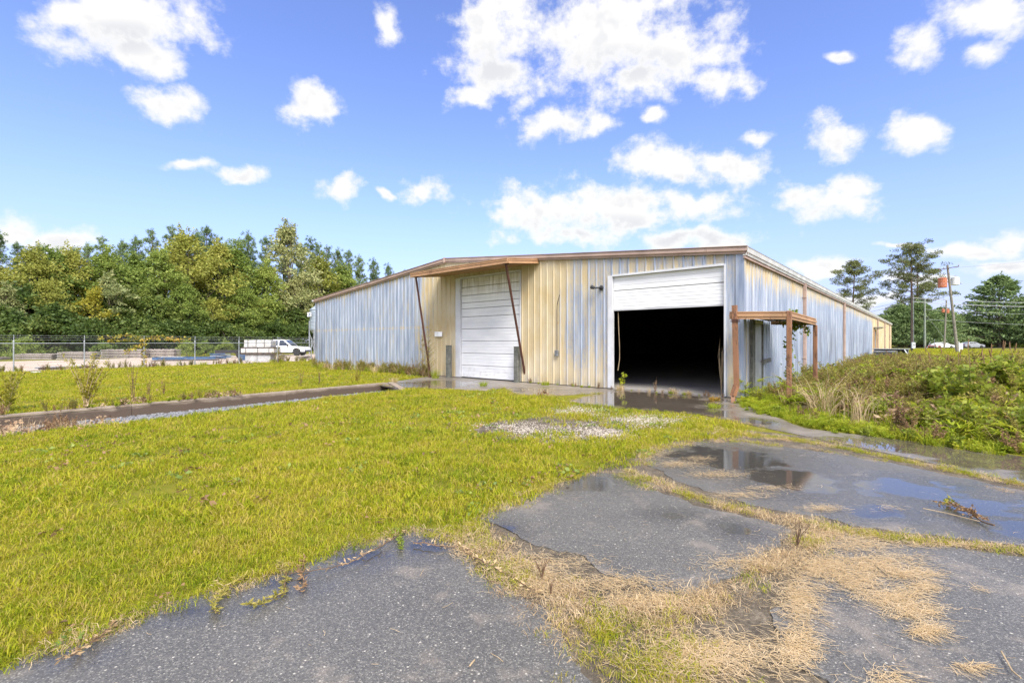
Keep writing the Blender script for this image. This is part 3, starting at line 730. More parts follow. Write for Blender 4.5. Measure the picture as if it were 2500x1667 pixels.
# gravel yard behind the fence, far field road
FN0 = Vector((-26.49, 25.02, 0)); FST = Vector((1.645, 2.327, 0))
fdir = FST.normalized(); fnor = Vector((-fdir.y, fdir.x, 0))          # towards the yard
yard = [FN0 - fdir * 45 + fnor * .1, FN0 + fdir * 6 + fnor * .3, FN0 + fdir * 60 + fnor * .2, FN0 + fdir * 62 + fnor * 22, FN0 + fdir * 8 + fnor * 19, FN0 - fdir * 45 + fnor * 20]
tag(fill(ragged([tuple(p[:2]) for p in yard], .5, .5, .4, 3), -.008, 0, 'gravel_yard', 'yard_gravel'), kind='structure')
rd = MB(); rd.add([(20, 109, 0.02), (320, 121, 0.02), (320, 130, 0.02), (20, 118, 0.02)], [(0, 1, 2, 3)])
tag(rd.build('road', 'road_asphalt'), kind='structure')

# ================================================================== the shed
PITCH = .3048
DL = (-11.66, -8.19, 4.38); DR = (-4.09, -.49, 3.79)          # the two door openings (a0, a1, head)
def rooftop(a): return ZE + (1 - abs(a + WID / 2) / (WID / 2)) * (ZR - ZE)
def ribpts(a0, a1):
    """breakpoints of the rib profile: (a, offset out of the wall, rib?)"""
    pts = []
    k0 = math.floor(a0 / PITCH) - 1; k1 = math.ceil(a1 / PITCH) + 1
    raw = []
    for k in range(k0, k1):
        b = k * PITCH
        for da, h in ((0, 0), (.035, 0), (.042, .005), (.058, .005), (.065, 0), (.118, 0), (.141, .034), (.168, .034), (.191, 0), (.244, 0), (.251, .005), (.267, .005), (.274, 0)): raw.append((b + da, h))
    def val(a):
        for (x0, h0), (x1, h1) in zip(raw[:-1], raw[1:]):
            if x0 <= a <= x1: return h0 + (h1 - h0) * (a - x0) / (x1 - x0)
        return 0.
    xs = [a0] + [p for p, _ in raw if a0 + 1e-4 < p < a1 - 1e-4] + [a1]
    return xs, val
def front_panel(a0, a1, out):
    xs, val = ribpts(a0, a1)
    for d0, d1, _ in (DL, DR):
        for c in (d0, d1):
            if a0 + .005 < c < a1 - .005: xs.append(c)
    xs = sorted(xs); mb = MB()
    for p, q in zip(xs[:-1], xs[1:]):
        if q - p < 1e-5: continue
        mid = (p + q) / 2; z0 = .02
        for d0, d1, zh in (DL, DR):
            if d0 < mid < d1: z0 = zh
        hp, hq = val(p) + out, val(q) + out
        rib = 1 if max(val(p), val(q)) > .02 else 0
        mb.add([(p, -hp, z0), (q, -hq, z0), (q, -hq, rooftop(q) + .01), (p, -hp, rooftop(p) + .01)], [(0, 1, 2, 3)], rib)
    return mb
PW = PITCH * 3
k = 0; a = 0.
while a > -WID + .01:
    a0 = max(-WID, a - PW)
    front_panel(a0, a, .004 * (k % 2)).build('wall_panel', ['siding', 'siding_rib'], shed)
    a = a0; k += 1
def side_panel():
    xs, val = ribpts(0, PW); mb = MB()
    for p, q in zip(xs[:-1], xs[1:]):
        rib = 1 if max(val(p), val(q)) > .02 else 0
        mb.add([(val(p), p, .02), (val(q), q, .02), (val(q), q, ZE + .02), (val(p), p, ZE + .02)], [(0, 1, 2, 3)], rib)
    return mb
spm = side_panel().mesh('side_wall_panel', ['siding', 'siding_rib'])
for i in range(int(LEN / PW)):
    o = link('side_wall_panel', spm, shed, (.004 * (i % 2), i * PW, 0))
Leff = int(LEN / PW) * PW
# hidden walls, roof, inside
mb = MB(); mb.box(-WID + .02, -WID + .06, .02, Leff, 0, ZE + .02); mb.build('left_wall', 'siding', shed)
mb = MB(); mb.add([(-WID, Leff - .02, 0), (0, Leff - .02, 0), (0, Leff - .02, ZE + .02), (-WID / 2, Leff - .02, ZR + .02), (-WID, Leff - .02, ZE + .02)], [(0, 1, 2, 3, 4)]); mb.build('back_wall', 'siding', shed)
mb = MB()
for s in (0, 1):
    a0, a1 = (-WID - .12, -WID / 2) if s == 0 else (-WID / 2, .12)
    z0, z1 = rooftop(-WID) - .01 if s == 0 else ZR, ZR if s == 0 else rooftop(0) - .01
    mb.add([(a0, -.05, z0), (a1, -.05, z1), (a1, Leff + .05, z1), (a0, Leff + .05, z0), (a0, -.05, z0 + .06), (a1, -.05, z1 + .06), (a1, Leff + .05, z1 + .06), (a0, Leff + .05, z0 + .06)],
           [(0, 3, 2, 1), (4, 5, 6, 7), (0, 1, 5, 4), (1, 2, 6, 5), (2, 3, 7, 6), (3, 0, 4, 7)])
mb.build('roof', 'roof_metal', shed)
mb = MB(); mb.box(-WID + .1, -.08, .06, Leff - .1, -.1, .025); mb.build('floor_slab', 'floor_concrete', shed)
# taupe rake trim: stepped fascia in lengths of six metres
def rake(a0, a1):
    mb = MB()
    for (yo0, yo1, dz0, dz1) in ((-.055, -.12, -.075, .07), (-.12, -.16, -.05, .055), (-.05, -.19, .07, .085), (-.05, -.10, -.125, -.075)):
        z = [rooftop(max(-WID, min(0, a0))), rooftop(max(-WID, min(0, a1)))]
        vs = [(a_, y_, z[i] + dz) for i, a_ in enumerate((a0, a1)) for y_, dz in ((yo0, dz0), (yo1, dz0), (yo1, dz1), (yo0, dz1))]
        mb.add(vs, [(0, 1, 2, 3), (7, 6, 5, 4), (0, 4, 5, 1), (1, 5, 6, 2), (2, 6, 7, 3), (3, 7, 4, 0)])
    return mb
n = 2
for i in range(n): rake(-WID - .15 + i * (WID / 2 + .15) / n, -WID - .15 + (i + 1) * (WID / 2 + .15) / n - .006).build('rake_trim', 'trim_taupe', shed)
for i in range(n): rake(-WID / 2 + i * (WID / 2 + .17) / n, -WID / 2 + (i + 1) * (WID / 2 + .17) / n - .006).build('rake_trim', 'trim_taupe', shed)
mb = MB(); mb.box(-WID / 2 - .05, -WID / 2 + .05, -.2, -.06, ZR - .11, ZR + .1); mb.build('ridge_cap', 'trim_taupe', shed)
mb = MB(); mb.box(-WID - .2, -WID - .02, -.18, .2, ZE - .05, ZE + .08); mb.build('corner_cap', 'gutter_metal', shed)
# eave gutter in lengths, corner trim, downspouts
def gutter(b0, b1):
    mb = MB()
    prof = [(.05, -.17), (.13, -.17), (.145, -.10), (.165, -.09), (.175, .03), (.19, .055), (.165, .06), (.155, -.07), (.12, -.145), (.05, -.145)]
    nP = len(prof)
    vs = [(x, b, ZE + z) for b in (b0, b1) for x, z in prof]
    mb.add(vs, [tuple(range(nP)), tuple(range(2 * nP - 1, nP - 1, -1))] + [(i, nP + i, nP + (i + 1) % nP, (i + 1) % nP) for i in range(nP)])
    return mb
gl = 12.5
for i in range(6): gutter(-.16 + i * gl, -.16 + (i + 1) * gl - .01).build('gutter', 'gutter_metal', shed)
mb = MB(); mb.box(.05, .10, -.14, Leff, ZE - .24, ZE - .175); mb.build('eave_trim', 'trim_taupe', shed)
mb = MB(); mb.box(-.17, .045, -.046, -.038, .03, ZE - .07); mb.box(.038, .046, -.046, .17, .03, ZE - .07); mb.build('corner_trim', 'siding_rib', shed)
mb = MB(); mb.box(-WID - .02, -WID + .13, -.046, -.038, .03, ZE - .09); mb.build('corner_trim', 'siding_rib', shed)
for b in (8.41, 21.06, 47.9, 59.1, 69.2):
    mb = MB(); mb.cbox(.04, .16, b - .055, b + .055, .12, ZE - .2, .012); mb.bar((.1, b, .16), (.26, b, .04), .1, .09); mb.bar((.1, b, ZE - .24), (.12, b, ZE - .14), .09, .09)
    o = mb.build('downspout', 'trim_taupe', shed)
    for z in (.9, 2.3, 3.4):
        m2 = MB(); m2.box(.03, .168, b - .075, b + .075, z, z + .03); m2.build('strap', 'trim_taupe', o)

# ---- overhead doors made of ribbed sections
def door_section(a0, a1, z0, z1, y=.06, ribs=4, dent=None):
    mb = MB(); h = z1 - z0
    prof = []
    for r in range(ribs):
        zb = z0 + h * r / ribs; zt = z0 + h * (r + 1) / ribs
        prof += [(zb + .004, .012), (zb + .014, 0.), (zt - .014, 0.), (zt - .004, .012)]
    prof[0] = (z0 + .003, .02); prof[-1] = (z1 - .003, .02)
    na = 13
    vs = []
    for zz, dy in prof:
        for i in range(na):
            aa = a0 + (a1 - a0) * i / (na - 1); dz = 0.
            if dent and zz < z0 + .06: dz = dent * max(0, 1 - abs(i - 6) / 2.2) + .01 * math.sin(i * 1.7)
            vs.append((aa, y + dy + .004 * math.sin(i * .9 + zz * 5), zz + dz))
    fs = [(r * na + i, r * na + i + 1, (r + 1) * na + i + 1, (r + 1) * na + i) for r in range(len(prof) - 1) for i in range(na - 1)]
    mb.add(vs, fs)
    mb.box(a0, a1, y + .024, y + .045, z0 + .004, z1 - .004)
    return mb
def jamb_frame(parent, d, wl, wr):
    a0, a1, zh = d
    mb = MB(); mb.box(a0 - wl, a0 + .0, -.045, .10, .03, zh + .03); mb.build('jamb', 'frame_white', parent)
    mb = MB(); mb.box(a1 - .0, a1 + wr, -.045, .10, .03, zh + .03); mb.build('jamb', 'frame_white', parent)
    mb = MB(); mb.box(a0 + .002, a1 - .002, -.043, .10, zh - .01, zh + .055); mb.build('header', 'frame_white', parent)
ld = empty('overhead_door'); ld.parent = shed; tag(ld, 'closed white ribbed overhead door, stained along its top')
jamb_frame(ld, DL, .29, .05)
zb = [.03, .56, 1.09, 1.62, 2.15, 2.68, 3.04, 3.30, 3.62, 3.98, 4.37]
for i in range(len(zb) - 1):
    door_section(DL[0] + .01, DL[1] - .01, zb[i] + .004, zb[i + 1] - .004, .05, 4 if i < 5 else 2).build('door_section', 'door_white', ld)
mb = MB(); mb.box(DL[0] + .01, DL[1] - .01, .1, .11, .02, 4.38); mb.build('backing', 'dark_gap', ld)
mb = MB(); mb.box(DL[0] + .02, DL[1] - .02, .045, .09, .0, .035); mb.build('bottom_seal', 'rubber', ld)
rdoor = empty('overhead_door'); rdoor.parent = shed; tag(rdoor, 'white overhead door raised part way above a dark opening')
jamb_frame(rdoor, DR, .17, .05)
zb = [2.66, 3.30, 3.76]
door_section(DR[0] + .01, DR[1] - .01, 2.66, 3.30, .06, 6, .03).build('door_section', 'door_white', rdoor)
door_section(DR[0] + .01, DR[1] - .01, 3.315, 3.78, .075, 3).build('door_section', 'door_white', rdoor)
mb = MB(); mb.box(DR[0] + .02, DR[1] - .02, .06, .10, 2.635, 2.66); mb.build('bottom_seal', 'frame_white', rdoor)
mb = MB()
mb.tube([(DR[0] + .12, .16, 2.6), (DR[0] + .13, .17, 2.1), (DR[0] + .15, .2, 1.4), (DR[0] + .16, .18, 1.0), (DR[0] + .11, .16, .62)], .012, 6)
mb.build('pull_rope', 'twig_pale', rdoor)

# ---- sloping door canopy with its two leaning braces
cano = empty('door_canopy'); cano.parent = shed; tag(cano, 'sloping brown sheet canopy over the closed door')
CA0, CA1, CP = -12.9, -7.26, 1.78
zw, zo = 4.70, 4.50
def slab4(mb, a0, a1, b0, b1, zf, t):
    vs = [(a, b, zf(b) + dz) for dz in (0, t) for a, b in ((a0, b0), (a1, b0), (a1, b1), (a0, b1))]
    mb.add(vs, [(0, 3, 2, 1), (4, 5, 6, 7), (0, 1, 5, 4), (1, 2, 6, 5), (2, 3, 7, 6), (3, 0, 4, 7)])
zf = lambda b: zo + (zw - zo) * (b + CP) / CP
mb = MB(); slab4(mb, CA0 + .03, CA1 - .03, -CP + .03, -.04, lambda b: zf(b) - .03, .025)
for k in range(18):
    a = CA0 + .15 + k * .31; slab4(mb, a, a + .05, -CP + .03, -.04, lambda b: zf(b) - .004, .03)
mb.build('roof_sheet', 'roof_metal', cano)
for i in range(5):
    b = -CP + .2 + i * .36; mb = MB(); mb.box(CA0 + .05, CA1 - .05, b, b + .05, zf(b) - .12, zf(b) - .034); mb.build('purlin', 'trim_brown', cano)
def fascia(p, q, nrm, mbd=.19):
    mb = MB(); p, q, nrm = Vector(p), Vector(q), Vector(nrm)
    for (o0, o1, z0, z1) in ((0, .03, -.13, .06), (.03, .05, .035, .06), (.03, .05, -.025, .0), (.03, .05, -.13, -.09)):
        vs = [c + nrm * o + Vector((0, 0, zz)) for c in (p, q) for o, zz in ((o0, z0), (o1, z0), (o1, z1), (o0, z1))]
        mb.add(vs, [(0, 1, 2, 3), (7, 6, 5, 4), (0, 4, 5, 1), (1, 5, 6, 2), (2, 6, 7, 3), (3, 7, 4, 0)])
    return mb
fascia((CA0, -CP, zo), (CA1, -CP, zo), (0, -1, 0)).build('fascia', 'trim_brown', cano)
fascia((CA0, -CP + .01, zo), (CA0, -.05, zw), (-1, 0, 0)).build('fascia', 'trim_brown', cano)
fascia((CA1, -CP + .01, zo), (CA1, -.05, zw), (1, 0, 0)).build('fascia', 'trim_brown', cano)
for top, base in (((CA0 + .2, -CP + .12), g(989, 866)), ((CA1 - .2, -CP + .12), g(1209, 877))):
    ba, bb = w2loc(base); mb = MB(); mb.tube([(top[0], top[1], zo - .1), (ba, bb, -.02)], .045, 8)
    mb.box(top[0] - .08, top[0] + .08, top[1] - .08, top[1] + .08, zo - .14, zo - .1)
    mb.build('brace_pole', 'rust_steel', cano)

# ---- small fixtures on the front wall
cp = empty('conduit'); cp.parent = shed
mb = MB(); mb.tube([(-6.36, -.06, 1.25), (-6.36, -.06, 2.75), (-6.33, -.09, 2.95), (-6.14, -.2, 3.3)], .014, 6); mb.build('pipe', 'pole_dark', cp)
mb = MB(); mb.cbox(-6.43, -6.29, -.13, -.04, 1.06, 1.28, .012); mb.build('switch_box', 'ac_metal', cp)
mb = MB(); mb.cbox(-13.35, -12.85, -.10, -.036, 1.82, 2.05, .012); mb.box(-13.28, -12.92, -.108, -.10, 1.86, 2.01); mb.build('meter_plate', 'white_plastic', shed)
lt = empty('flood_light'); lt.parent = shed
mb = MB(); mb.tube([(-4.5, -.03, 3.44), (-4.5, -.14, 3.44), (-4.62, -.26, 3.42)], .03, 8); mb.build('arm', 'black_plastic', lt)
mb = MB(); M_ = Matrix.Translation((-4.62, -.26, 3.42)) @ Matrix.Rotation(R(-70), 4, 'Y'); mb.lathe([(.02, 0), (.05, .03), (.075, .14), (.07, .16), (.02, .15)], 12, 0, M_); mb.build('lamp_head', 'black_plastic', lt)
mb = MB(); mb.lathe([(.085, 0), (.085, .03), (.05, .05)], 12, 0, Matrix.Translation((-4.5, -.03, 3.44)) @ Matrix.Rotation(R(90), 4, 'X')); mb.build('base_plate', 'black_plastic', lt)
# ---- doors in the side wall
sd = empty('side_door'); sd.parent = shed; tag(sd, 'stained plain metal door under the brown porch frame')
mb = MB(); mb.box(.04, .075, .92, 1.72, .05, 2.12); mb.build('door_leaf', 'galvanised', sd)
for b0, b1, z0, z1 in ((.80, .91, .03, 2.24), (1.73, 1.84, .03, 2.24), (.912, 1.728, 2.13, 2.24)):
    mb = MB(); mb.box(.036, .10, b0, b1, z0, z1); mb.build('door_frame', 'frame_white' if z0 > 1 else 'old_wood', sd)
mb = MB(); mb.bar((.12, 1.75, .98), (.14, 2.5, 1.02), .05, .12); mb.box(.05, .14, 1.7, 1.82, .9, 1.06); mb.build('wooden_latch', 'old_wood', sd)
mb = MB(); mb.tube([(.11, 1.62, 1.02), (.13, 1.55, 1.0), (.11, 1.5, .98)], .012, 6); mb.build('handle', 'rust_steel', sd)
mb = MB(); mb.box(.05, .13, .52, .64, .02, 2.28); mb.build('perforated_post', 'old_wood', sd)
fd = empty('side_door'); fd.parent = shed; tag(fd, 'far pale door in the tan end of the side wall')
mb = MB(); mb.box(.04, .07, 43.6, 45.6, .03, 2.6); mb.build('door_leaf', 'galvanised', fd)
mb = MB(); mb.box(.036, .12, 43.35, 43.58, .03, 2.75); mb.box(.036, .12, 45.62, 45.85, .03, 2.75); mb.build('door_frame', 'trim_brown', fd)
mb = MB(); mb.box(.05, .75, 43.3, 45.9, 2.95, 3.0); mb.bar((.06, 43.5, 2.78), (.6, 43.5, 2.95), .05, .05); mb.bar((.06, 45.7, 2.78), (.6, 45.7, 2.95), .05, .05); mb.build('door_hood', 'galvanised', fd)

# ================================================================== porch frame beside the corner
porch = empty('porch_frame', BC, TH, 'small flat brown steel porch frame standing beside the shed corner', 'porch frame')
PA0, PA1, PB0, PB1 = .02, 1.28, -.8, 2.83
zA, zB, zC = 2.40, 2.355, 2.30
def pz(a, b): return zA + (zB - zA) * (a - PA0) / (PA1 - PA0) + (zC - zB) * (b - PB0) / (PB1 - PB0)
def beam(p, q, nrm):
    p, q, nrm = Vector(p), Vector(q), Vector(nrm); mb = MB()
    for (o0, o1, z0, z1) in ((0, .04, -.20, 0.), (.04, .058, -.03, 0.), (.04, .07, -.135, -.06), (.04, .058, -.20, -.165)):
        vs = [c + nrm * o + Vector((0, 0, zz)) for c in (p, q) for o, zz in ((o0, z0), (o1, z0), (o1, z1), (o0, z1))]
        mb.add(vs, [(0, 1, 2, 3), (7, 6, 5, 4), (0, 4, 5, 1), (1, 5, 6, 2), (2, 6, 7, 3), (3, 7, 4, 0)])
    return mb
beam((PA0 - .12, PB0, pz(PA0, PB0)), (PA1, PB0, pz(PA1, PB0)), (0, -1, 0)).build('front_beam', 'trim_brown', porch)
beam((PA1, PB0, pz(PA1, PB0)), (PA1, PB1, pz(PA1, PB1)), (1, 0, 0)).build('side_beam', 'trim_brown', porch)
beam((PA0 + .06, PB1, pz(PA0, PB1)), (PA1, PB1, pz(PA1, PB1)), (0, 1, 0)).build('back_beam', 'trim_brown', porch)
mb = MB(); vs = [(a, b, pz(a, b) - .1 + dz) for dz in (0, .02) for a, b in ((PA0 + .06, PB0 + .01), (PA1 - .01, PB0 + .01), (PA1 - .01, PB1 - .01), (PA0 + .06, PB1 - .01))]
mb.add(vs, [(0, 3, 2, 1), (4, 5, 6, 7), (0, 1, 5, 4), (1, 2, 6, 5), (2, 3, 7, 6), (3, 0, 4, 7)]); mb.build('roof_sheet', 'post_rust', porch)
mb = MB(); mb.bar((PA0 + .02, PB0 - .09, 2.56), (PA0 + .07, PB0 - .09, .42), .115, .115); mb.bar((PA0 + .07, PB0 - .09, .44), (PA0 + .01, PB0 - .2, .16), .125, .1); mb.bar((PA0 + .01, PB0 - .19, .19), (PA0 + .03, PB0 - .26, -.01), .1, .06)
o = mb.build('bent_post', 'post_rust', porch); tag(o, 'bent rusty corner post with torn foot')
mb = MB(); mb.box(PA0 - .06, PA0 + .13, PB0 - .17, PB0 - .01, 2.12, 2.15); mb.box(PA0 - .05, PA0 + .13, PB0 - .165, PB0 - .015, 2.17, 2.19); mb.build('strap', 'rust_steel', porch)
mb = MB(); mb.cbox(PA1 - .035, PA1 + .075, PB0 - .075, PB0 + .035, -.02, zB + .01, .012); mb.build('post', 'post_rust', porch)
mb = MB(); mb.cbox(PA1 - .03, PA1 + .08, PB1 - .055, PB1 + .055, -.02, zC - .2, .012); mb.build('post', 'post_rust', porch)

# timber bollards at the closed door
for x, y, h, lab in ((1031, 867, 1.43, 'weathered square timber bollard left of the closed white door'), (1188, 878, 1.40, 'weathered timber bollard at the right jamb of the closed white door')):
    p = g(x, y); mb = MB(); mb.cbox(-.11, .11, -.10, .10, -.05, h, .02); mb.cbox(-.114, .114, -.104, .104, h - .012, h + .006, .006)
    e = mb.build('timber_bollard', 'old_wood', None, p, TH + .03); tag(e, lab, 'bollard', 'timber bollards at the closed door')

# ================================================================== leaf and blade meshes
def unit(v): return v / (np.linalg.norm(v, axis=1, keepdims=True) + 1e-9)
def leafquads(C, Dn, size, wr=.35, rng=RNG, bend=0.):
    n = len(C); Dn = unit(Dn); sd = unit(np.cross(Dn, rng.normal(size=(n, 3))))
    size = np.broadcast_to(np.asarray(size, float), (n,))[:, None]
    mid = C + Dn * size * .5; up = unit(np.cross(sd, Dn)) * size * bend
    V = np.stack([C, mid + sd * size * wr + up, C + Dn * size, mid - sd * size * wr + up], 1).reshape(-1, 3)
    Fc = np.arange(4 * n).reshape(n, 4)
    return V, Fc
def blades(base, dirn, length, width, droop, rng=RNG):
    """arched tapering blades of two segments: (n*5 verts, tris)"""
    n = len(base); dirn = unit(dirn); hor = dirn * np.array([1, 1, 0]); hor = unit(hor + 1e-6)
    side = unit(np.cross(dirn, np.array([0, 0, 1.]) + rng.normal(size=(n, 3)) * .3))
    L = np.asarray(length)[:, None]; W = np.asarray(width)[:, None]; dr = np.asarray(droop)[:, None]
    mid = base + dirn * L * .55
    tip = base + dirn * L * .9 + hor * L * dr * .5 - np.array([0, 0, 1.]) * L * dr * .55
    V = np.stack([base - side * W * .5, base + side * W * .5, mid + side * W * .4, mid - side * W * .4, tip], 1).reshape(-1, 3)
    o = (np.arange(n) * 5)[:, None]
    T = np.concatenate([o + np.array([0, 1, 2]), o + np.array([0, 2, 3]), o + np.array([3, 2, 4])], 0)
    return V, T
def tuft(name, mat, n, rad, l0, l1, w0, w1, spread, droop, seed):
    rng = np.random.default_rng(seed)
    a = rng.uniform(0, 2 * np.pi, n); r = rad * np.sqrt(rng.uniform(0, 1, n))
    base = np.stack([r * np.cos(a), r * np.sin(a), np.full(n, -.004)], 1)
    b = rng.uniform(0, 2 * np.pi, n); s = spread * rng.uniform(.15, 1, n)
    dirn = np.stack([np.cos(b) * s, np.sin(b) * s, np.ones(n)], 1)
    V, T = blades(base, dirn, rng.uniform(l0, l1, n), rng.uniform(w0, w1, n), rng.uniform(0, droop, n), rng)
    return npmesh(name, V, T, mat)
def joinnp(parts):
    V, Fc, o = [], [], 0
    for v, f in parts: V.append(v); Fc.append(f + o); o += len(v)
    return np.concatenate(V), np.concatenate(Fc)

# ================================================================== lawn
LAWN_A = D([(0, 1532), (100, 1494), (200, 1468), (270, 1434), (400, 1388), (500, 1352), (620, 1322), (700, 1292), (800, 1252), (870, 1236), (935, 1216), (1000, 1224), (1060, 1236), (1100, 1200), (1110, 1185), (1130, 1168), (1200, 1148), (1270, 1108), (1370, 1078), (1430, 1078),
            (1480, 1040), (1490, 1030), (1600, 1006), (1690, 1008), (1720, 990), (1690, 972), (1600, 953), (1500, 944), (1400, 936), (1300, 924), (1290, 912), (1250, 911), (1180, 908), (1150, 893), (1100, 899), (1000, 894), (905, 892)]) + [(-3.6, 15.4), (-5.3, 13.2), (-6.45, 11.2), (-7.35, 9.6), (-8.6, 8.02), (-16.8, -2.3), (-5.2, -3.0), (-4.7, .4)]
wl = [tuple(loc2w(a, -.35)[:2]) for a in (-WID - .5, -13.6)]
LAWN_B = [(-19.3, -.7), (-11.25, 9.85), (-5.0, 18.2)] + D([(868, 880), (935, 872)]) + [wl[1], wl[0], tuple((FN0 + fdir * 24 - fnor * .2)[:2]), tuple((FN0 - fdir * .2 - fnor * .2)[:2]), tuple((FN0 - fdir * 35 - fnor * .2)[:2])]
FIELD = [(9., 9.), (40, 20), (75, 70), (100, 105), (40, 105), tuple(loc2w(6, 75)[:2]), tuple(loc2w(.5, 74)[:2]), tuple(loc2w(.5, 20)[:2])]
lt_protos = [tuft('lawn_tuft', 'lawn_blade', 26, .075, .03, .075, .003, .0055, .9, .8, 100 + i) for i in range(5)]
lt_big = [tuft('lawn_tuft', 'lawn_blade', 34, .16, .05, .11, .006, .011, .9, .8, 200 + i) for i in range(4)]
lt_far = [tuft('lawn_tuft', 'lawn_blade', 40, .42, .06, .14, .016, .03, .9, .7, 300 + i) for i in range(3)]
def sample(n, x0, x1, y0, y1): return np.stack([RNG.uniform(x0, x1, n), RNG.uniform(y0, y1, n)], 1)
def frustum(P, m=1.5): return (P[:, 1] > .4) & (np.abs(P[:, 0]) < P[:, 1] * 1.13 + m)
from mathutils import noise as _mn
def field(P, s, seed): return np.array([_mn.noise(Vector((p[0] * s, p[1] * s, seed))) for p in P])
def lawn(name, region, zones, label):
    Ps, ix, sc = [], [], []
    bare = [(tuple(g(1150, 985)[:2]), 1.2), (tuple(g(1340, 990)[:2]), 1.2), (tuple(g(1230, 975)[:2]), 1.1), (tuple(g(1330, 943)[:2]), 1.0), (tuple(g(1480, 962)[:2]), 1.1)]
    bare += [(tuple((gs(45, 962).lerp(gs(260, 944), t))[:2]), .55) for t in (0, .25, .5, .75, 1)] + [(tuple((gs(535, 917).lerp(gs(690, 907), t))[:2]), .6) for t in (0, .33, .66, 1)]
    for (d0, d1, dens, off, k, s0, s1) in zones:
        x0, x1 = -d1 * 1.15 - 2, d1 * 1.15 + 2
        P = sample(int((x1 - x0) * (d1 - d0) * dens), x0, x1, d0, d1)
        P = P[frustum(P)]; P = P[inside(P, region)]
        if not len(P): continue
        fld = field(P, .9, 3.) + .6 * field(P, 3.2, 8.)
        keep = RNG.uniform(0, 1, len(P)) < np.clip(.85 + fld * .7, .32, 1)
        for c, rr in bare:
            dd = np.hypot((P[:, 0] - c[0]), (P[:, 1] - c[1])) / rr
            keep &= RNG.uniform(0, 1, len(P)) < np.clip(dd * 1.25 - .35 + field(P, 2.5, 5.) * .5, .02, 1)
        P = P[keep]; fld = fld[keep]
        Ps.append(P); ix.append(RNG.integers(off, off + k, len(P))); sc.append(RNG.uniform(s0, s1, len(P)) * (1 + .35 * fld))
    P = np.concatenate(Ps); n = len(P)
    print(name, n)
    return scatter(name, np.column_stack([P, np.full(n, GRD)]), RNG.uniform(0, 6.28, n), np.concatenate(sc), np.concatenate(ix), lt_protos + lt_big + lt_far, label, 'grass', RNG.normal(0, .12, n))
lawn('lawn_grass', LAWN_A, [(.5, 4.2, 330, 0, 5, .8, 1.35), (4.2, 8.5, 105, 5, 4, .75, 1.2), (8.5, 17., 36, 5, 4, .9, 1.5)], 'mown yellow green lawn in front of the shed, between pit and paving')
lawn('lawn_grass', LAWN_B, [(2., 20., 30, 5, 4, .9, 1.5), (20., 46., 8, 9, 3, .6, 1.1)], 'mown lawn strip beyond the gravel pit, up to the chain-link fence')
lawn('field_grass', FIELD, [(9., 40., 5, 9, 3, .9, 1.7), (40., 105., 1.6, 9, 3, 1.2, 2.2)], 'open mown field at the right, reaching back to the road')

P = sample(3200, -14, 6, 1.5, 22); P = P[frustum(P)]; P = P[inside(P, LAWN_A) | inside(P, LAWN_B)]; P = P[RNG.uniform(0, 1, len(P)) < np.clip(.35 + field(P, .7, 61.) * 1.4, .03, 1)]; n = len(P)
lit = []
for i in range(3):
    rng = np.random.default_rng(480 + i); c_ = rng.normal(0, .05, (5, 3)) * np.array([1, 1, .2]) + np.array([0, 0, .035]); V, Fc = leafquads(c_, rng.normal(size=(5, 3)) * np.array([1, 1, .3]), rng.uniform(.025, .06, 5), .36, rng, .2); lit.append(npmesh('litter_leaf', V, Fc, 'weed_brown'))
for i in range(2):
    rng = np.random.default_rng(485 + i); c_ = rng.normal(0, .05, (14, 3)) * np.array([1, 1, .1]) + np.array([0, 0, .03]); V, Fc = leafquads(c_, rng.normal(size=(14, 3)) * np.array([1, 1, .3]) + np.array([0, 0, .2]), rng.uniform(.025, .055, 14), .36, rng, .2); lit.append(npmesh('lawn_weed', V, Fc, 'leaf_green'))
scatter('lawn_litter', np.column_stack([P, np.full(n, GRD)]), RNG.uniform(0, 6.28, n), RNG.uniform(.7, 1.5, n), RNG.integers(0, 5, n), lit, 'brown leaf litter and small broad leaved weeds in the lawn', 'leaf litter')
# ---- dry and green grass that has grown through the joints of the paving
dry = [tuft('joint_tuft', 'straw', 26, .08, .02, .075, .0016, .0032, 2.2, 1.1, 400 + i) for i in range(4)]
dryw = [tuft('joint_tuft', 'straw_wet', 26, .08, .02, .06, .0016, .0032, 2.4, 1.1, 420 + i) for i in range(3)]
grn = [tuft('joint_tuft', 'lawn_blade', 28, .07, .02, .07, .002, .004, 1.3, .9, 440 + i) for i in range(3)]
JOINTS = [  # (polyline in view pixels with half width in metres, share of green, density)
    ([(1080, 1200, .14), (1110, 1250, .17), (1160, 1300, .2), (1250, 1350, .22), (1340, 1400, .26), (1420, 1470, .27), (1500, 1530, .33), (1580, 1600, .40), (1640, 1680, .46)], .55, 820),
    ([(1440, 1420, .26), (1560, 1400, .2), (1640, 1365, .15), (1720, 1320, .13), (1790, 1280, .13), (1850, 1245, .15), (1895, 1212, .14)], .32, 800),
    ([(1440, 1078, .10), (1520, 1112, .11), (1600, 1142, .11), (1700, 1170, .12), (1800, 1188, .13), (1880, 1205, .16), (1960, 1220, .1), (2050, 1232, .09), (2120, 1238, .10), (2200, 1246, .09), (2352, 1266, .09), (2600, 1296, .1)], .48, 700),
    ([(1600, 985, .3), (1740, 1000, .22), (1850, 1012, .12), (1980, 1036, .10), (2100, 1062, .09), (2230, 1088, .09), (2352, 1112, .09), (2600, 1165, .12)], .6, 760),
    ([(1850, 1025, .05), (1960, 1048, .06), (2040, 1060, .07)], .4, 200), ([(2270, 1118, .05), (2400, 1140, .06)], .2, 200),
    ([(1470, 1030, .12), (1485, 1062, .1)], .2, 300)]
Ps, ix, sc = [], [], []
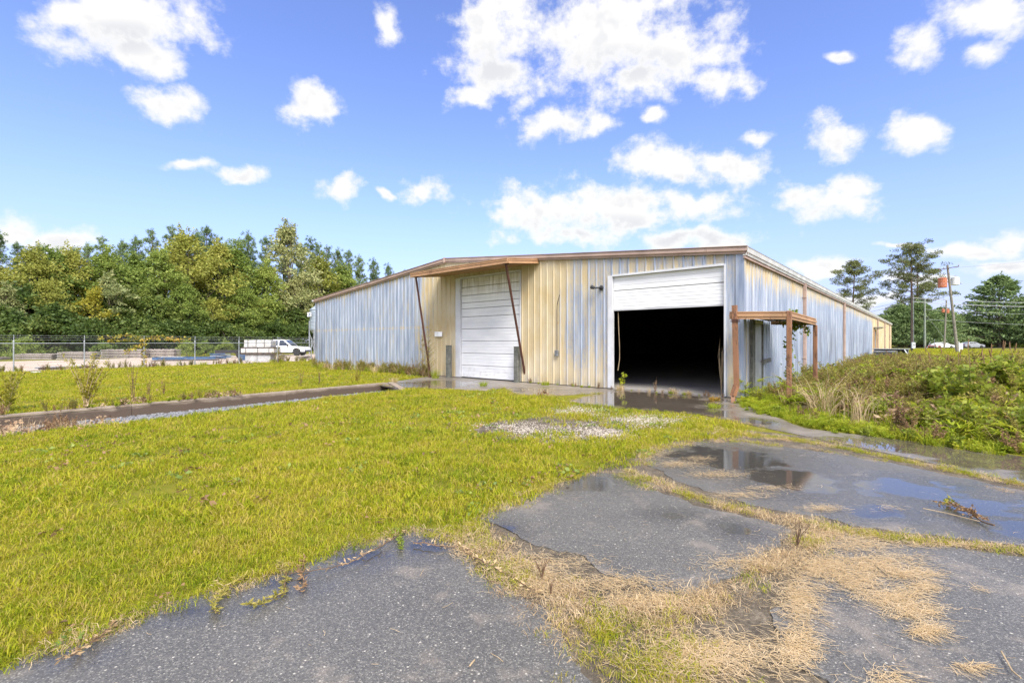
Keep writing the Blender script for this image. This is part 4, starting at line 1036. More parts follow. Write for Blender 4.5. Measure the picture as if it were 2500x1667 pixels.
for line, gshare, dens in JOINTS:
    W = [(g(x, y), w) for x, y, w in line]
    for (p, w0), (q, w1) in zip(W[:-1], W[1:]):
        L = (q - p).length; n = int(L * (w0 + w1) * dens)
        t = RNG.uniform(0, 1, n); w = w0 + (w1 - w0) * t
        nn = Vector((-(q - p).y, (q - p).x, 0)).normalized(); off = np.clip(RNG.normal(0, .55, n), -1.5, 1.5) * w
        P = np.stack([p.x + (q.x - p.x) * t + nn.x * off, p.y + (q.y - p.y) * t + nn.y * off], 1)
        fld = field(P, 2.2, 17.)
        green = RNG.uniform(0, 1, n) < np.clip(gshare + fld * .9 - np.abs(off / w) * .25, .02, .95)
        keep = RNG.uniform(0, 1, n) < np.clip(.9 + field(P, 3., 2.) * .8, .1, 1)
        keep &= (np.abs(P[:, 0]) < P[:, 1] * 1.3 + 1.5)
        wet = RNG.uniform(0, 1, n) < .4
        Ps.append(P[keep]); ix.append(np.where(green, RNG.integers(7, 10, n), np.where(wet, RNG.integers(4, 7, n), RNG.integers(0, 4, n)))[keep]); sc.append(RNG.uniform(.55, 1.15, n)[keep])
for edge, dn in ((SLAB1[:13], 95), (SLAB2[:7], 95), (SLAB3[:5], 80), (APRON[:17], 30), (APRON[17:22], 30)):       # ragged fringe where the lawn creeps over the paving
    for p, q in zip(edge[:-1], edge[1:]):
        p, q = np.array(p), np.array(q); L = np.linalg.norm(q - p); n = int(L * dn); t = RNG.uniform(0, 1, (n, 1)); nn = np.array([-(q - p)[1], (q - p)[0]]) / (L + 1e-6)
        P = p + (q - p) * t + nn * RNG.normal(0, .055, (n, 1)); P = P + np.stack([field(P, 2.5, 51.), field(P, 2.5, 53.)], 1) * .06
        u = RNG.uniform(0, 1, n); k = RNG.uniform(0, 1, n) < np.clip(.7 + field(P, 3., 71.), .1, 1)
        Ps.append(P[k]); ix.append(np.where(u < .5, RNG.integers(7, 10, n), np.where(u < .82, RNG.integers(4, 7, n), RNG.integers(0, 4, n)))[k]); sc.append(RNG.uniform(.6, 1.25, n)[k])
P = np.concatenate(Ps); n = len(P); print('joints', n)
scatter('joint_grass', np.column_stack([P, np.full(n, GRD + .012)]), RNG.uniform(0, 6.28, n), np.concatenate(sc), np.concatenate(ix), dry + dryw + grn, 'straw coloured grass growing in the joints between the asphalt slabs', 'grass', RNG.normal(0, .35, n))

# ---- loose straw lying on the paving
PATCH = [(1700, 1290, 100, 18, 260), (1960, 1245, 110, 20, 900), (2010, 1285, 110, 18, 700), (2080, 1315, 70, 12, 500), (2110, 1345, 45, 14, 300), (1960, 1330, 55, 24, 600), (2040, 1370, 70, 20, 700), (2090, 1400, 60, 20, 500), (1990, 1300, 90, 14, 500), (2120, 1445, 45, 18, 320),
         (1880, 1300, 60, 30, 700), (1830, 1370, 50, 50, 700), (1820, 1480, 50, 50, 500), (1560, 1065, 60, 8, 420), (1640, 1088, 70, 9, 420), (1700, 1135, 70, 8, 260), (1600, 1052, 40, 5, 160), (1760, 1120, 70, 6, 160), (2040, 1165, 30, 6, 60), (1250, 1330, 60, 40, 300), (1160, 1300, 60, 40, 260), (1060, 1260, 40, 20, 160),
         (1880, 1165, 50, 8, 200), (1250, 1290, 120, 18, 260), (1400, 1335, 120, 18, 380), (2030, 1560, 60, 30, 180), (2220, 1530, 50, 10, 90), (2240, 1350, 20, 8, 20), (1500, 1040, 40, 14, 300), (2200, 1250, 130, 6, 300), (1480, 1380, 140, 20, 500), (1620, 1500, 160, 50, 1200), (1900, 1225, 100, 16, 500)]
V_, F_, Lp = [], [], []
for (x, y, rx, ry, cnt) in PATCH:
    cnt = int(cnt * (1.5 if x < 1900 else 1.1))
    xs = x + RNG.normal(0, .55, cnt) * rx; ys = y + RNG.normal(0, .55, cnt) * ry
    for a, b in zip(xs, ys): Lp.append(tuple(g(a, b)[:2]))
Pl = np.array(Lp)
loose = sample(260, -2.4, 5.2, 2., 5.5); loose = loose[np.array([inside(loose, s) for s in (SLAB1, SLAB2, SLAB3, SLAB4)]).any(0)]
Pl = np.concatenate([Pl, loose]); n = len(Pl)
ang = RNG.normal(-.55, .75, n); el = RNG.normal(.03, .06, n)
Dn = np.stack([np.cos(ang), np.sin(ang), el], 1); Ln = RNG.uniform(.02, .085, n)
C0 = np.column_stack([Pl, RNG.uniform(GRD + .018, GRD + .03, n)])
sd = np.stack([-np.sin(ang), np.cos(ang), np.zeros(n)], 1); wd = RNG.uniform(.0007, .0017, n)[:, None]
bend = RNG.normal(0, .08, (n, 1)) * Ln[:, None]
mid = C0 + Dn * Ln[:, None] * .5 + sd * bend; tip = C0 + Dn * Ln[:, None]
V = np.stack([C0 - sd * wd, C0 + sd * wd, mid + sd * wd, mid - sd * wd, tip + sd * wd, tip - sd * wd], 1).reshape(-1, 3)
o_ = (np.arange(n) * 6)[:, None]
Fq = np.concatenate([o_ + np.array([0, 1, 2, 3]), o_ + np.array([3, 2, 4, 5])])
tag(link('straw_litter', npmesh('straw_litter', V, Fq, 'straw')), 'loose pale straw lying in drifts on the asphalt slabs', 'straw', None, 'stuff')

# ---- white stones in the worn lawn, dark stones in the pit
def stone(name, mat, seed):
    bm = bmesh.new(); bmesh.ops.create_icosphere(bm, subdivisions=1, radius=1.)
    rr = random.Random(seed); sx = (rr.uniform(.8, 1.3), rr.uniform(.6, 1.), rr.uniform(.35, .6))
    for v in bm.verts: v.co = Vector((v.co.x * sx[0], v.co.y * sx[1], v.co.z * sx[2])) * rr.uniform(.75, 1.15)
    me = bpy.data.meshes.new(name); bm.to_mesh(me); bm.free(); me.materials.append(MATS[mat]); return me
ws = [stone('white_stone', 'white_stone', i) for i in range(4)]
Ps = []
for (x, y, rx, ry, c) in [(1330, 940, 70, 13, 700), (1470, 962, 110, 15, 1100), (1390, 990, 70, 16, 520), (1160, 975, 80, 12, 240), (1300, 985, 110, 22, 420), (1250, 1000, 90, 14, 220), (1200, 985, 60, 10, 200), (1420, 1000, 40, 8, 160)]:
    c = int(c * 2.2)
    for a, b in zip(RNG.normal(0, .55, c) * rx + x, RNG.normal(0, .55, c) * ry + y): Ps.append(g(a, b)[:2])
P = np.array(Ps); n = len(P)
scatter('white_gravel', np.column_stack([P, np.full(n, GRD + .007)]), RNG.uniform(0, 6.28, n), RNG.uniform(.004, .014, n), RNG.integers(0, 4, n), ws, 'white stone chips showing through the worn lawn', 'gravel', RNG.normal(0, .3, n))
gsn = [stone('grey_stone', 'grey_stone', 20 + i) for i in range(4)]
P = sample(26000, -14, -3.5, 4, 18.2); P = P[inside(P, PIT)]; P = P[frustum(P, .3)]; n = len(P)
scatter('pit_stones', np.column_stack([P, np.full(n, PZ + .01)]), RNG.uniform(0, 6.28, n), RNG.uniform(.015, .05, n), RNG.integers(0, 4, n), gsn, 'wet grey stones covering the bottom of the loading pit', 'gravel', RNG.normal(0, .4, n))

# ================================================================== weeds
def herb(name, mats, H, nst, nleaf, ls, spread, seed, wr=.32, up=.5, stem_r=.004, tipleaf=True):
    """several leafy stems; returns [stem mesh, leaf mesh]"""
    rng = np.random.default_rng(seed); sm = MB(); C, Dn, Sz = [], [], []
    for s in range(nst):
        a = rng.uniform(0, 6.28); lean = rng.uniform(.05, 1) * spread; h = H * rng.uniform(.6, 1.05)
        b0 = Vector((rng.normal(0, .04), rng.normal(0, .04), -.03)); pts = []
        for k in range(5):
            t = k / 4; pts.append(b0 + Vector((math.cos(a) * lean * h * t ** 1.4, math.sin(a) * lean * h * t ** 1.4, h * (t - .12 * lean * t * t))))
        sm.tube(pts, [stem_r * (1.1 - .7 * k / 4) * (H / .6) for k in range(5)], 4)
        for j in range(nleaf):
            t = rng.uniform(.12, 1.) ** .8; f = t * 4; k = min(3, int(f)); p = pts[k].lerp(pts[k + 1], f - k)
            th = rng.uniform(0, 6.28); C.append(p); Dn.append((math.cos(th), math.sin(th), rng.normal(up, .4))); Sz.append(ls * rng.uniform(.5, 1.2) * (1.15 - .45 * t))
    V, Fc = leafquads(np.array(C), np.array(Dn), np.array(Sz), wr, rng, .12)
    return sm.mesh('stem', mats[0]), npmesh('foliage', V, Fc, mats[1])
def fan(name, mat, nf, H, seed, wid=.016, nb=9, spread=.9):
    """sedge / palmetto: arching blades gathered in fans"""
    rng = np.random.default_rng(seed); B, Dn, L, W, dr = [], [], [], [], []
    for f_ in range(nf):
        a = rng.uniform(0, 6.28); lean = rng.uniform(.2, 1.) * spread; h = H * rng.uniform(.25, .75)
        tip = np.array([math.cos(a) * lean * h, math.sin(a) * lean * h, h * .9])
        for j in range(nb):
            th = a + (j / (nb - 1) - .5) * 2.6; B.append(tip); Dn.append((math.cos(th) * .9, math.sin(th) * .9, rng.uniform(.1, .7))); L.append(H * rng.uniform(.35, .6)); W.append(wid * rng.uniform(.7, 1.3)); dr.append(rng.uniform(.2, .9))
        B.append(np.array([0, 0, 0.])); Dn.append(tip); L.append(np.linalg.norm(tip) * 1.1); W.append(.008); dr.append(0.)
    V, T = blades(np.array(B), np.array(Dn), np.array(L), np.array(W), np.array(dr), rng)
    return npmesh(name, V, T, mat)
def merge(name, meshes):
    bm = bmesh.new(); mats = []
    for me in meshes:
        base = len(bm.faces); off = len(mats); mats += list(me.materials); bm.from_mesh(me); bm.faces.ensure_lookup_table()
        for f in bm.faces[base:]: f.material_index = off
    o = bpy.data.meshes.new(name); bm.to_mesh(o); bm.free()
    for m in mats: o.materials.append(m)
    return o
# terrain bank on which the weeds stand
def bank_h(x, y):
    a, b = w2loc((x, y))
    edge = 5.95 if y > 8.2 else 5.95 + (8.2 - y) * .66
    din = min((x - edge) * .9, (y - 4.2) * .8)
    if b > 0: din = min(din, (a - .5) * .9)
    far = 1. / (1 + math.exp((b - 13 + a * .15) / 2.5)); near = max(0., min(1., din / 4.6)); near = near * near * (3 - 2 * near)
    right = max(0., min(1., (x - 5.8) / 5.)); wid = 1 / (1 + math.exp((a - 15) / 1.6))
    h = near * far * (.10 + .47 * right) * wid + near * .03
    return GRD - .03 + h + (.04 * nz(x, y, .9, 4) + .03 * nz(x, y, 2.5, 6)) * near
bx0, bx1, by0, by1, st = 5.4, 36., 3.6, 46., .4
nx, ny = int((bx1 - bx0) / st) + 1, int((by1 - by0) / st) + 1
mb = MB(); vs = [(bx0 + i * st, by0 + j * st, bank_h(bx0 + i * st, by0 + j * st)) for j in range(ny) for i in range(nx)]
fs = []
for j in range(ny - 1):
    for i in range(nx - 1):
        q = (j * nx + i, j * nx + i + 1, (j + 1) * nx + i + 1, (j + 1) * nx + i)
        if max(vs[k][2] for k in q) > GRD + .004: fs.append(q)
mb.add(vs, fs); ob = mb.build('weed_bank', 'soil', smooth=True); tag(ob, kind='structure')
wp = []
for i in range(3): wp.append(merge('weed', herb('w', ['twig', 'weed_green'], .45, 7, 22, .10, .6, 500 + i)))                 # 0-2 leafy
for i in range(2): wp.append(merge('weed', herb('w', ['twig', 'weed_olive'], .55, 9, 40, .06, .5, 510 + i, .2)))             # 3-4 fine olive
for i in range(2): wp.append(merge('weed', herb('w', ['twig', 'weed_brown'], .5, 9, 34, .055, .6, 520 + i, .25)))            # 5-6 rusty
for i in range(2): wp.append(tuft('weed', 'weed_bright', 46, .12, .2, .5, .006, .012, .8, .8, 530 + i))                      # 7-8 grass
for i in range(2): wp.append(fan('weed', 'weed_bright', 8, .5, 540 + i))                                                      # 9-10 sedge fans
for i in range(2): wp.append(tuft('weed', 'straw', 34, .12, .25, .65, .004, .008, .9, .9, 550 + i))                          # 11-12 straw
for i in range(2):                                                                                                            # 13-14 dead leaves
    rng = np.random.default_rng(560 + i); c = rng.normal(0, .17, (46, 3)) * np.array([1, 1, .45]) + np.array([0, 0, .14])
    V, Fc = leafquads(c, rng.normal(size=(46, 3)) * np.array([1, 1, .5]), rng.uniform(.06, .13, 46), .38, rng, .15); wp.append(npmesh('weed', V, Fc, 'dead_leaf'))
for i in range(2): wp.append(merge('weed', herb('w', ['twig', 'weed_bright'], .22, 9, 16, .06, .9, 570 + i, .4)))            # 15-16 low creeping
def weeds():
    P = sample(60000, 5.6, 34, 4.4, 44); P = P[frustum(P, 2.)]
    A = np.array([w2loc(p) for p in P])
    H = np.array([bank_h(p[0], p[1]) for p in P])
    ok = (H > GRD - .031) & (P[:, 0] > np.where(P[:, 1] > 8.2, 5.9 + np.clip((P[:, 1] - 11.5) * .9, 0, 5), 5.9 + (8.2 - P[:, 1]) * .66)) & ~((A[:, 1] > 0) & (A[:, 0] < .45)) & (A[:, 0] < 17)
    dist = np.hypot(P[:, 0], P[:, 1]); dens = np.where(dist < 13, .95, np.where(dist < 22, .34, .10)) * np.where((A[:, 1] > 22) & (A[:, 0] > 5), .25, 1.)
    ok &= RNG.uniform(0, 1, len(P)) < dens
    P, A, H, dist = P[ok], A[ok], H[ok], dist[ok]; n = len(P)
    edge = np.where(P[:, 1] > 8.2, 5.95, 5.95 + (8.2 - P[:, 1]) * .66); din = np.minimum(P[:, 0] - edge, P[:, 1] - 4.2)
    f1 = field(P, .45, 1.); f2 = field(P, .6, 9.); u = RNG.uniform(0, 1, n)
    idx = np.where(u < .30, RNG.integers(0, 3, n), np.where(u < .46, RNG.integers(3, 5, n), np.where(u < .68, RNG.integers(7, 9, n), np.where(u < .80, RNG.integers(9, 11, n), np.where(u < .90, RNG.integers(5, 7, n), RNG.integers(11, 13, n))))))
    wall = A[:, 0] < 5.
    rusty = wall & (A[:, 1] > -2) & (RNG.uniform(0, 1, n) < .6); idx = np.where(rusty, np.where(RNG.uniform(0, 1, n) < .75, RNG.integers(3, 5, n), RNG.integers(5, 7, n)), idx)
    dl = (np.hypot((P[:, 0] - 7.7) / 1.2, (P[:, 1] - 9.6) / 1.1) + f1 * .8 < 1.) | (np.hypot((P[:, 0] - 9.6) / .9, (P[:, 1] - 8.2) / 1.1) + f1 * .8 < .9); idx = np.where(dl & (RNG.uniform(0, 1, n) < .62), RNG.integers(13, 15, n), idx)
    low = (din < 1.15); idx = np.where(low, np.where(RNG.uniform(0, 1, n) < .6, RNG.integers(15, 17, n), np.where(RNG.uniform(0, 1, n) < .6, RNG.integers(7, 9, n), idx)), idx)
    s = RNG.uniform(.7, 1.4, n) * np.where(low, .6, 1.) * (1 + .25 * f2) * np.where(dist > 20, 1.25, 1.); s = np.where(dl, s * .8, s)
    print('weeds', n)
    scatter('undergrowth', np.column_stack([P, np.maximum(H, GRD) - .01]), RNG.uniform(0, 6.28, n), s, idx, wp, 'tangled green and rusty weeds covering the bank beside the shed', 'weeds', RNG.normal(0, .2, n))
weeds()
# single plants that stand out
def plant(name, parts, loc, label, cat='plant', rz=0., sc=1., group=None):
    e = empty(name, loc, rz, label, cat, group); e.scale = (sc,) * 3
    for nm, me in parts: link(nm, me, e)
    return e
def bz(x, y): return Vector((x, y, bank_h(x, y)))
def arch_grass(H, n, seed, mat='straw', spread=.9, w=.008):
    rng = np.random.default_rng(seed); sm = MB()
    for i in range(n):
        a = rng.uniform(0, 6.28); sp = rng.uniform(.1, 1.15) * spread; h = H * rng.uniform(.5, 1.1); pts = []; ox, oy = rng.normal(0, .11, 2); dp = rng.uniform(.3, 1.5); a2 = a + rng.normal(0, .5)
        for k in range(7):
            t = k / 6; pts.append((ox + math.cos(a) * sp * h * t * .6 + math.cos(a2) * sp * h * .6 * t ** 2.2, oy + math.sin(a) * sp * h * t * .6 + math.sin(a2) * sp * h * .6 * t ** 2.2, h * (1.4 * t - dp * .62 * t ** 2.6)))
        sm.tube(pts, [w * .5 * (1 - .8 * k / 6) + .0008 for k in range(7)], 3)
    return sm.mesh('blades', mat)
plant('dry_grass_clump', [('stalk_blades', arch_grass(1.0, 85, 600)), ('green_blades', arch_grass(.7, 40, 601, 'weed_bright', .8))], bz(6.62, 10.0), 'arching clump of straw coloured grass at the edge of the wet concrete', 'grass clump')
plant('dry_grass_clump', [('stalk_blades', arch_grass(.95, 50, 602, 'straw', .45)), ('green_blades', arch_grass(.6, 20, 603, 'weed_green', .7))], bz(6.75, 9.15), 'upright thin clump of straw stalks right of the arching dry clump', 'grass clump')
for (px, Y, n_, H, mats, lab, seed) in [
        (2360, 9.0, 16, 1.0, ('twig', 'weed_green'), 'dense dark green broad leaved bush in the middle of the weed bank', 610),
        (2290, 10.2, 12, .8, ('twig', 'weed_green'), 'leafy green bush behind the drift of dead leaves', 611),
        (2470, 9.6, 12, .95, ('twig', 'weed_green'), 'tall leafy bush by the right edge of the picture', 612),
        (2240, 12.5, 12, .7, ('twig', 'weed_olive'), 'olive feathery bush in the middle of the weeds, towards the poles', 613),
        (2020, 15.5, 14, .75, ('twig', 'weed_olive'), 'feathery olive bush against the side wall behind the porch', 614)]:
    p = at(px, Y); st_, lf = herb('b', list(mats), H, n_, 46, .16 if mats[1] == 'weed_green' else .08, .75, seed, .36)
    plant('leafy_bush', [('stem', st_), ('foliage', lf)], bz(p.x, p.y), lab, 'bush')
for (px, Y, H, lab, seed) in [(2335, 7.6, .42, 'yellow green sedge fan at the foot of the bank, centre', 620), (2480, 7.2, .5, 'bright yellow sedge at the foot of the bank near the right edge', 621), (2255, 8.3, .36, 'small fine sedge tuft left of the yellow green fan', 622),
                              (2140, 13.0, .55, 'broad bladed sedge in the weeds below the leaning pole', 623), (1938, 11.4, .75, 'yellowing tall bladed plant in front of the porch corner post', 624), (1830, 13.0, .8, 'spiky dark green sedge at the plain side door', 625), (2215, 13.2, .7, 'pale bladed sedge on top of the bank below the poles', 626), (2420, 11.5, .8, 'pale bladed sedge on top of the bank at the right', 627)]:
    p = at(px, Y); plant('sedge', [('blades', fan('blades', 'weed_bright' if seed not in (625,) else 'weed_green', 11, H, seed, .022, 9))], bz(p.x, p.y), lab, 'sedge')
def cattail(n, H, seed):
    rng = np.random.default_rng(seed); out = []
    for i in range(n):
        a, b = MB(), MB()
        x, y = rng.normal(0, .25, 2); h = H * rng.uniform(.7, 1.05); lx, ly = rng.normal(0, .28, 2)
        a.tube([(x, y, 0), (x + lx * .5, y + ly * .5, h * .6), (x + lx, y + ly, h)], [.008, .006, .004], 4)
        b.tube([(x + lx, y + ly, h * .9), (x + lx * 1.05, y + ly * 1.05, h * .97), (x + lx * 1.15, y + ly * 1.1, h * 1.1), (x + lx * 1.2, y + ly * 1.1, h * 1.16)], [.004, .011, .011, .002], 6)
        out += [('stalk', a.mesh('stalk', 'twig')), ('seed_head', b.mesh('seed_head', 'cattail'))]
    return out
for (px, Y, n_, H, lab, seed) in [(2400, 10.8, 6, 1.05, 'tall brown seed stalks standing highest on the bank right of the car', 630), (2300, 12.5, 7, .85, 'row of short brown seed stalks below the leaning pole', 631), (2470, 11.8, 5, 1.05, 'brown seed stalks near the right edge, leaning outwards', 632), (2345, 13., 5, .85, 'brown seed stalks below the silver car', 633)]:
    p = at(px, Y); plant('seed_stalks', cattail(n_, H, seed), bz(p.x, p.y), lab, 'seed stalks')

# ---- weeds along the front wall, the pit wall and the doors
wall_weeds = [  # view pixel, kind, height, label
    (985, 866, 'fir', 2.3, 'tall feathery weed against the shed wall beside the left leaning brace'),
    (955, 863, 'gold', 1.0, 'bushy yellow green weed at the wall, left of the tall feathery weed'),
    (1000, 868, 'grass', .75, 'clump of green grass at the foot of the left leaning brace'),
    (925, 858, 'gold', .8, 'dry branching weed at the wall, further left of the yellow green weed'),
    (885, 852, 'dry', .7, 'thin rusty weed at the wall in the middle of its blue left half'),
    (765, 842, 'dry', 1.2, 'dry grassy weed at the far left corner of the shed'),
    (800, 846, 'dry', .8, 'thin seeded weed just right of the far left corner of the shed'),
    (1157, 872, 'strawt', .62, 'straw coloured grass tuft in front of the closed white door'),
    (1238, 879, 'gold', .5, 'small sprig at the wall right of the right leaning brace'),
    (1252, 884, 'grass', .28, 'low green grass tuft on the wall line between the two doors'),
    (1432, 892, 'leafy', .62, 'bright leafy sapling inside the left jamb of the open door'),
    (1425, 897, 'strawt', .42, 'dry tuft at the left jamb of the open door'),
    (1505, 900, 'dry', .55, 'thin dry weed on the sill of the open door, left of its middle'),
    (1545, 903, 'strawt', .35, 'small dry tuft on the sill of the open door, in its middle'),
    (1580, 906, 'strawt', .25, 'smallest dry tuft on the sill of the open door, to its right'),
    (1640, 936, 'grass', .26, 'green tuft beside the puddle, right of the white stones'),
    (1640, 920, 'gold', .16, 'low weeds at the right end of the puddle by the open door'),
    (1110, 886, 'grass', .34, 'yellowish grass tuft at the end of the gravel pit'),
    (905, 878, 'strawt', .4, 'pale grass tuft on the near corner of the pit'),
    (200, 930, 'will', 1.35, 'willowy yellow green shrub growing out of the retaining wall'),
    (20, 945, 'will', .95, 'sparse willowy shrub at the retaining wall by the left picture edge'),
    (305, 915, 'dry', 1.05, 'tall single dark stalk behind the retaining wall'),
    (340, 912, 'dry', .6, 'short dark stalks behind the retaining wall, right of the tall one'),
    (375, 908, 'dry', .55, 'low dark stalk behind the retaining wall, furthest right of the stalks'),
    (690, 885, 'dry', .6, 'dry stalks behind the retaining wall near its far end'),
    (735, 882, 'dry', .7, 'rusty dry stalks behind the retaining wall, right of the dry stalks'),
    (820, 876, 'gold', .5, 'green scrubby weed on the far end of the retaining wall'),
    (642, 835, 'fir', 1.5, 'tall green weed in front of the stack of white bundles'),
    (575, 826, 'strawt', 1.0, 'pale feathery grass clump in front of the small trailer'),
    (735, 848, 'grass', .7, 'long green grass at the far left corner of the shed'),
    (1790, 905, 'grass', .45, 'green grass tuft beside the bent porch post'),
    (1855, 893, 'grass', .6, 'dark long grass under the porch frame'),
]
for i, (x, y, kd, H, lab) in enumerate(wall_weeds):
    p = g(x, y); p.z = GRD
    if 'behind the retaining wall' in lab or 'on the far end' in lab: p.z = .02
    if kd == 'fir':
        rng = np.random.default_rng(700 + i); sm = MB(); C, Dn, Sz = [], [], []
        for s_ in range(4):
            bx, by = rng.normal(0, .16, 2); h = H * (1 if s_ == 0 else rng.uniform(.5, .85)); sm.tube([(bx, by, 0), (bx * 1.1, by, h * .5), (bx * 1.2, by, h)], [.012, .008, .002], 5)
            for j in range(34):
                t = rng.uniform(.15, 1); th = rng.uniform(0, 6.28); L = (1.05 - t) * H * .2 + .05; c0 = Vector((bx * (1 + .2 * t), by, h * t)); c1 = c0 + Vector((math.cos(th) * L, math.sin(th) * L, L * .8))
                sm.tube([c0, c1], [.004, .001], 3)
                for q in range(7): C.append(c0.lerp(c1, rng.uniform(.2, 1))); Dn.append(rng.normal(size=3) * .6 + np.array([0, 0, .5])); Sz.append(.06)
        V, Fc = leafquads(np.array(C), np.array(Dn), np.array(Sz), .16, rng); parts = [('stem', sm.mesh('stem', 'twig')), ('foliage', npmesh('foliage', V, Fc, 'weed_olive'))]
    elif kd == 'gold': a_, b_ = herb('h', ['twig', 'weed_olive' if i % 2 else 'vine_autumn'], H, 9, 44, .055, .6, 700 + i, .22); parts = [('stem', a_), ('foliage', b_)]
    elif kd == 'leafy': a_, b_ = herb('h', ['twig', 'weed_bright'], H, 4, 20, .12, .3, 700 + i, .32); parts = [('stem', a_), ('foliage', b_)]
    elif kd == 'will': a_, b_ = herb('h', ['twig_pale', 'leaf_yellow'], H, 13, 60, .12, .55, 700 + i, .13, .8); parts = [('stem', a_), ('foliage', b_)]
    elif kd == 'dry': a_, b_ = herb('h', ['twig', 'weed_brown'], H, 5, 20, .045, .25, 700 + i, .25); parts = [('stem', a_), ('foliage', b_)]
    elif kd == 'grass': parts = [('blades', tuft('blades', 'weed_bright', 110, .16, H * .5, H, .006, .012, .75, .9, 700 + i))]
    else: parts = [('blades', tuft('blades', 'straw', 90, .13, H * .45, H, .004, .008, .8, .8, 700 + i)), ('green_blades', tuft('blades', 'weed_olive', 40, .12, H * .4, H * .8, .004, .008, .7, .7, 760 + i))]
    plant({'fir': 'feathery_weed', 'gold': 'bushy_weed', 'leafy': 'sapling', 'will': 'willow_shrub', 'dry': 'dry_weed', 'grass': 'grass_tuft', 'strawt': 'grass_tuft'}[kd], parts, p, lab, 'weed', i * 1.3)
# thin cover of weeds: brown stalks in the left end of the pit, mixed growth along the wall foot and the fence foot
rng = RNG
def strip(name, line, w, n, idxs, s0, s1, z, label):
    L = [Vector((*p[:2], 0)) for p in line]; tot = sum((b - a).length for a, b in zip(L[:-1], L[1:])); Ps = []
    for a, b in zip(L[:-1], L[1:]):
        k = int(n * (b - a).length / tot); t = RNG.uniform(0, 1, k); nn = Vector((-(b - a).y, (b - a).x, 0)).normalized(); o = RNG.normal(0, .5, k) * w
        Ps.append(np.stack([a.x + (b.x - a.x) * t + nn.x * o, a.y + (b.y - a.y) * t + nn.y * o, np.full(k, z)], 1))
    P = np.concatenate(Ps); P = P[RNG.uniform(0, 1, len(P)) < np.clip(.65 + field(P, .8, 31.) * 1.2, 0, 1)]; k = len(P)
    scatter(name, P, RNG.uniform(0, 6.28, k), RNG.uniform(s0, s1, k), RNG.choice(idxs, k), wp, label, 'weeds', RNG.normal(0, .2, k))
strip('pit_weeds', [(-11.5, 8.9), (-9.6, 9.2), (-7.9, 10.6)], .55, 150, [5, 6, 11, 12, 13], .5, 1.0, PZ, 'dead brown stalks and leaves filling the left end of the pit')
strip('pit_edge_growth', [(-11.1, 9.8), (-9.5, 11.9), (-7.9, 14.0)], .18, 130, [3, 4, 5, 15, 16, 13], .3, .6, .03, 'creeping growth hanging over the top of the retaining wall')
strip('pit_edge_growth', [(-8.7, 8.0), (-7.4, 9.6), (-6.5, 11.2), (-5.35, 13.2), (-3.8, 15.3)], .07, 150, [15, 16, 7], .2, .36, GRD, 'ragged grass fringe along the near lip of the pit')
strip('wall_foot_weeds', [loc2w(-WID + .2, -.25), loc2w(-13.6, -.3)], .25, 300, [3, 4, 3, 4, 6, 7, 8, 11, 12], .6, 1.35, GRD, 'mixed low weeds along the foot of the blue left half of the front wall')
strip('wall_foot_weeds', [loc2w(-8., -.15), loc2w(-4.3, -.15)], .14, 26, [15, 16, 7, 5], .3, .5, 0., 'sparse low weeds along the foot of the wall between the doors')
strip('sill_weeds', [loc2w(-4.1, -.15), loc2w(-.5, -.2)], .2, 30, [5, 6, 11, 15], .25, .5, 0., 'sparse dry weeds across the sill of the open door')
strip('fence_foot_weeds', [FN0 - fdir * 12, FN0 + fdir * 24], .35, 420, [3, 4, 7, 8, 11, 5], .5, 1.1, GRD, 'rough grass and weeds along the foot of the chain-link fence')
strip('bank_foot_growth', D([(1712, 923), (1752, 940), (1855, 974), (2005, 992), (2200, 1010), (2352, 1034), (2700, 1096)]), .32, 1100, [15, 16, 15, 16, 7, 8, 10], .25, .6, GRD, 'low bright creeping growth along the wet concrete below the weed bank')
strip('porch_weeds', [loc2w(.5, -.6), loc2w(.5, 2.6), loc2w(.9, 6), loc2w(.8, 20)], .35, 260, [7, 8, 3, 4, 15, 10], .5, .95, GRD, 'grass and weeds crowding the foot of the side wall and porch')

# grass runners creeping over the wet asphalt
def runner(pts, seed, leafy=.4, mat='weed_olive'):
    rng = np.random.default_rng(seed); P = [g(*p) for p in pts]; path = []
    for a, b in zip(P[:-1], P[1:]):
        for k in range(5): c = a.lerp(b, k / 5); path.append(Vector((c.x + rng.normal(0, .006), c.y + rng.normal(0, .006), .012 + abs(rng.normal(0, .006)))))
    base = path[0].copy(); base.z = 0
    path = [p - base for p in path]
    sm = MB(); sm.tube(path, [.0045 * (1 - .5 * i / len(path)) for i in range(len(path))], 5); C, Dn, Sz = [], [], []
    for p in path:
        for q in range(int(2 + leafy * 10)): C.append(p + Vector(rng.normal(0, .006, 3)) + Vector((0, 0, .006))); Dn.append(rng.normal(size=3) * np.array([1, 1, .35]) + np.array([0, 0, .25])); Sz.append(rng.uniform(.02, .05))
    V, Fc = leafquads(np.array(C), np.array(Dn), np.array(Sz), .14, rng); return base, [('stem', sm.mesh('stem', 'twig')), ('leaf_blades', npmesh('leaf_blades', V, Fc, mat))]
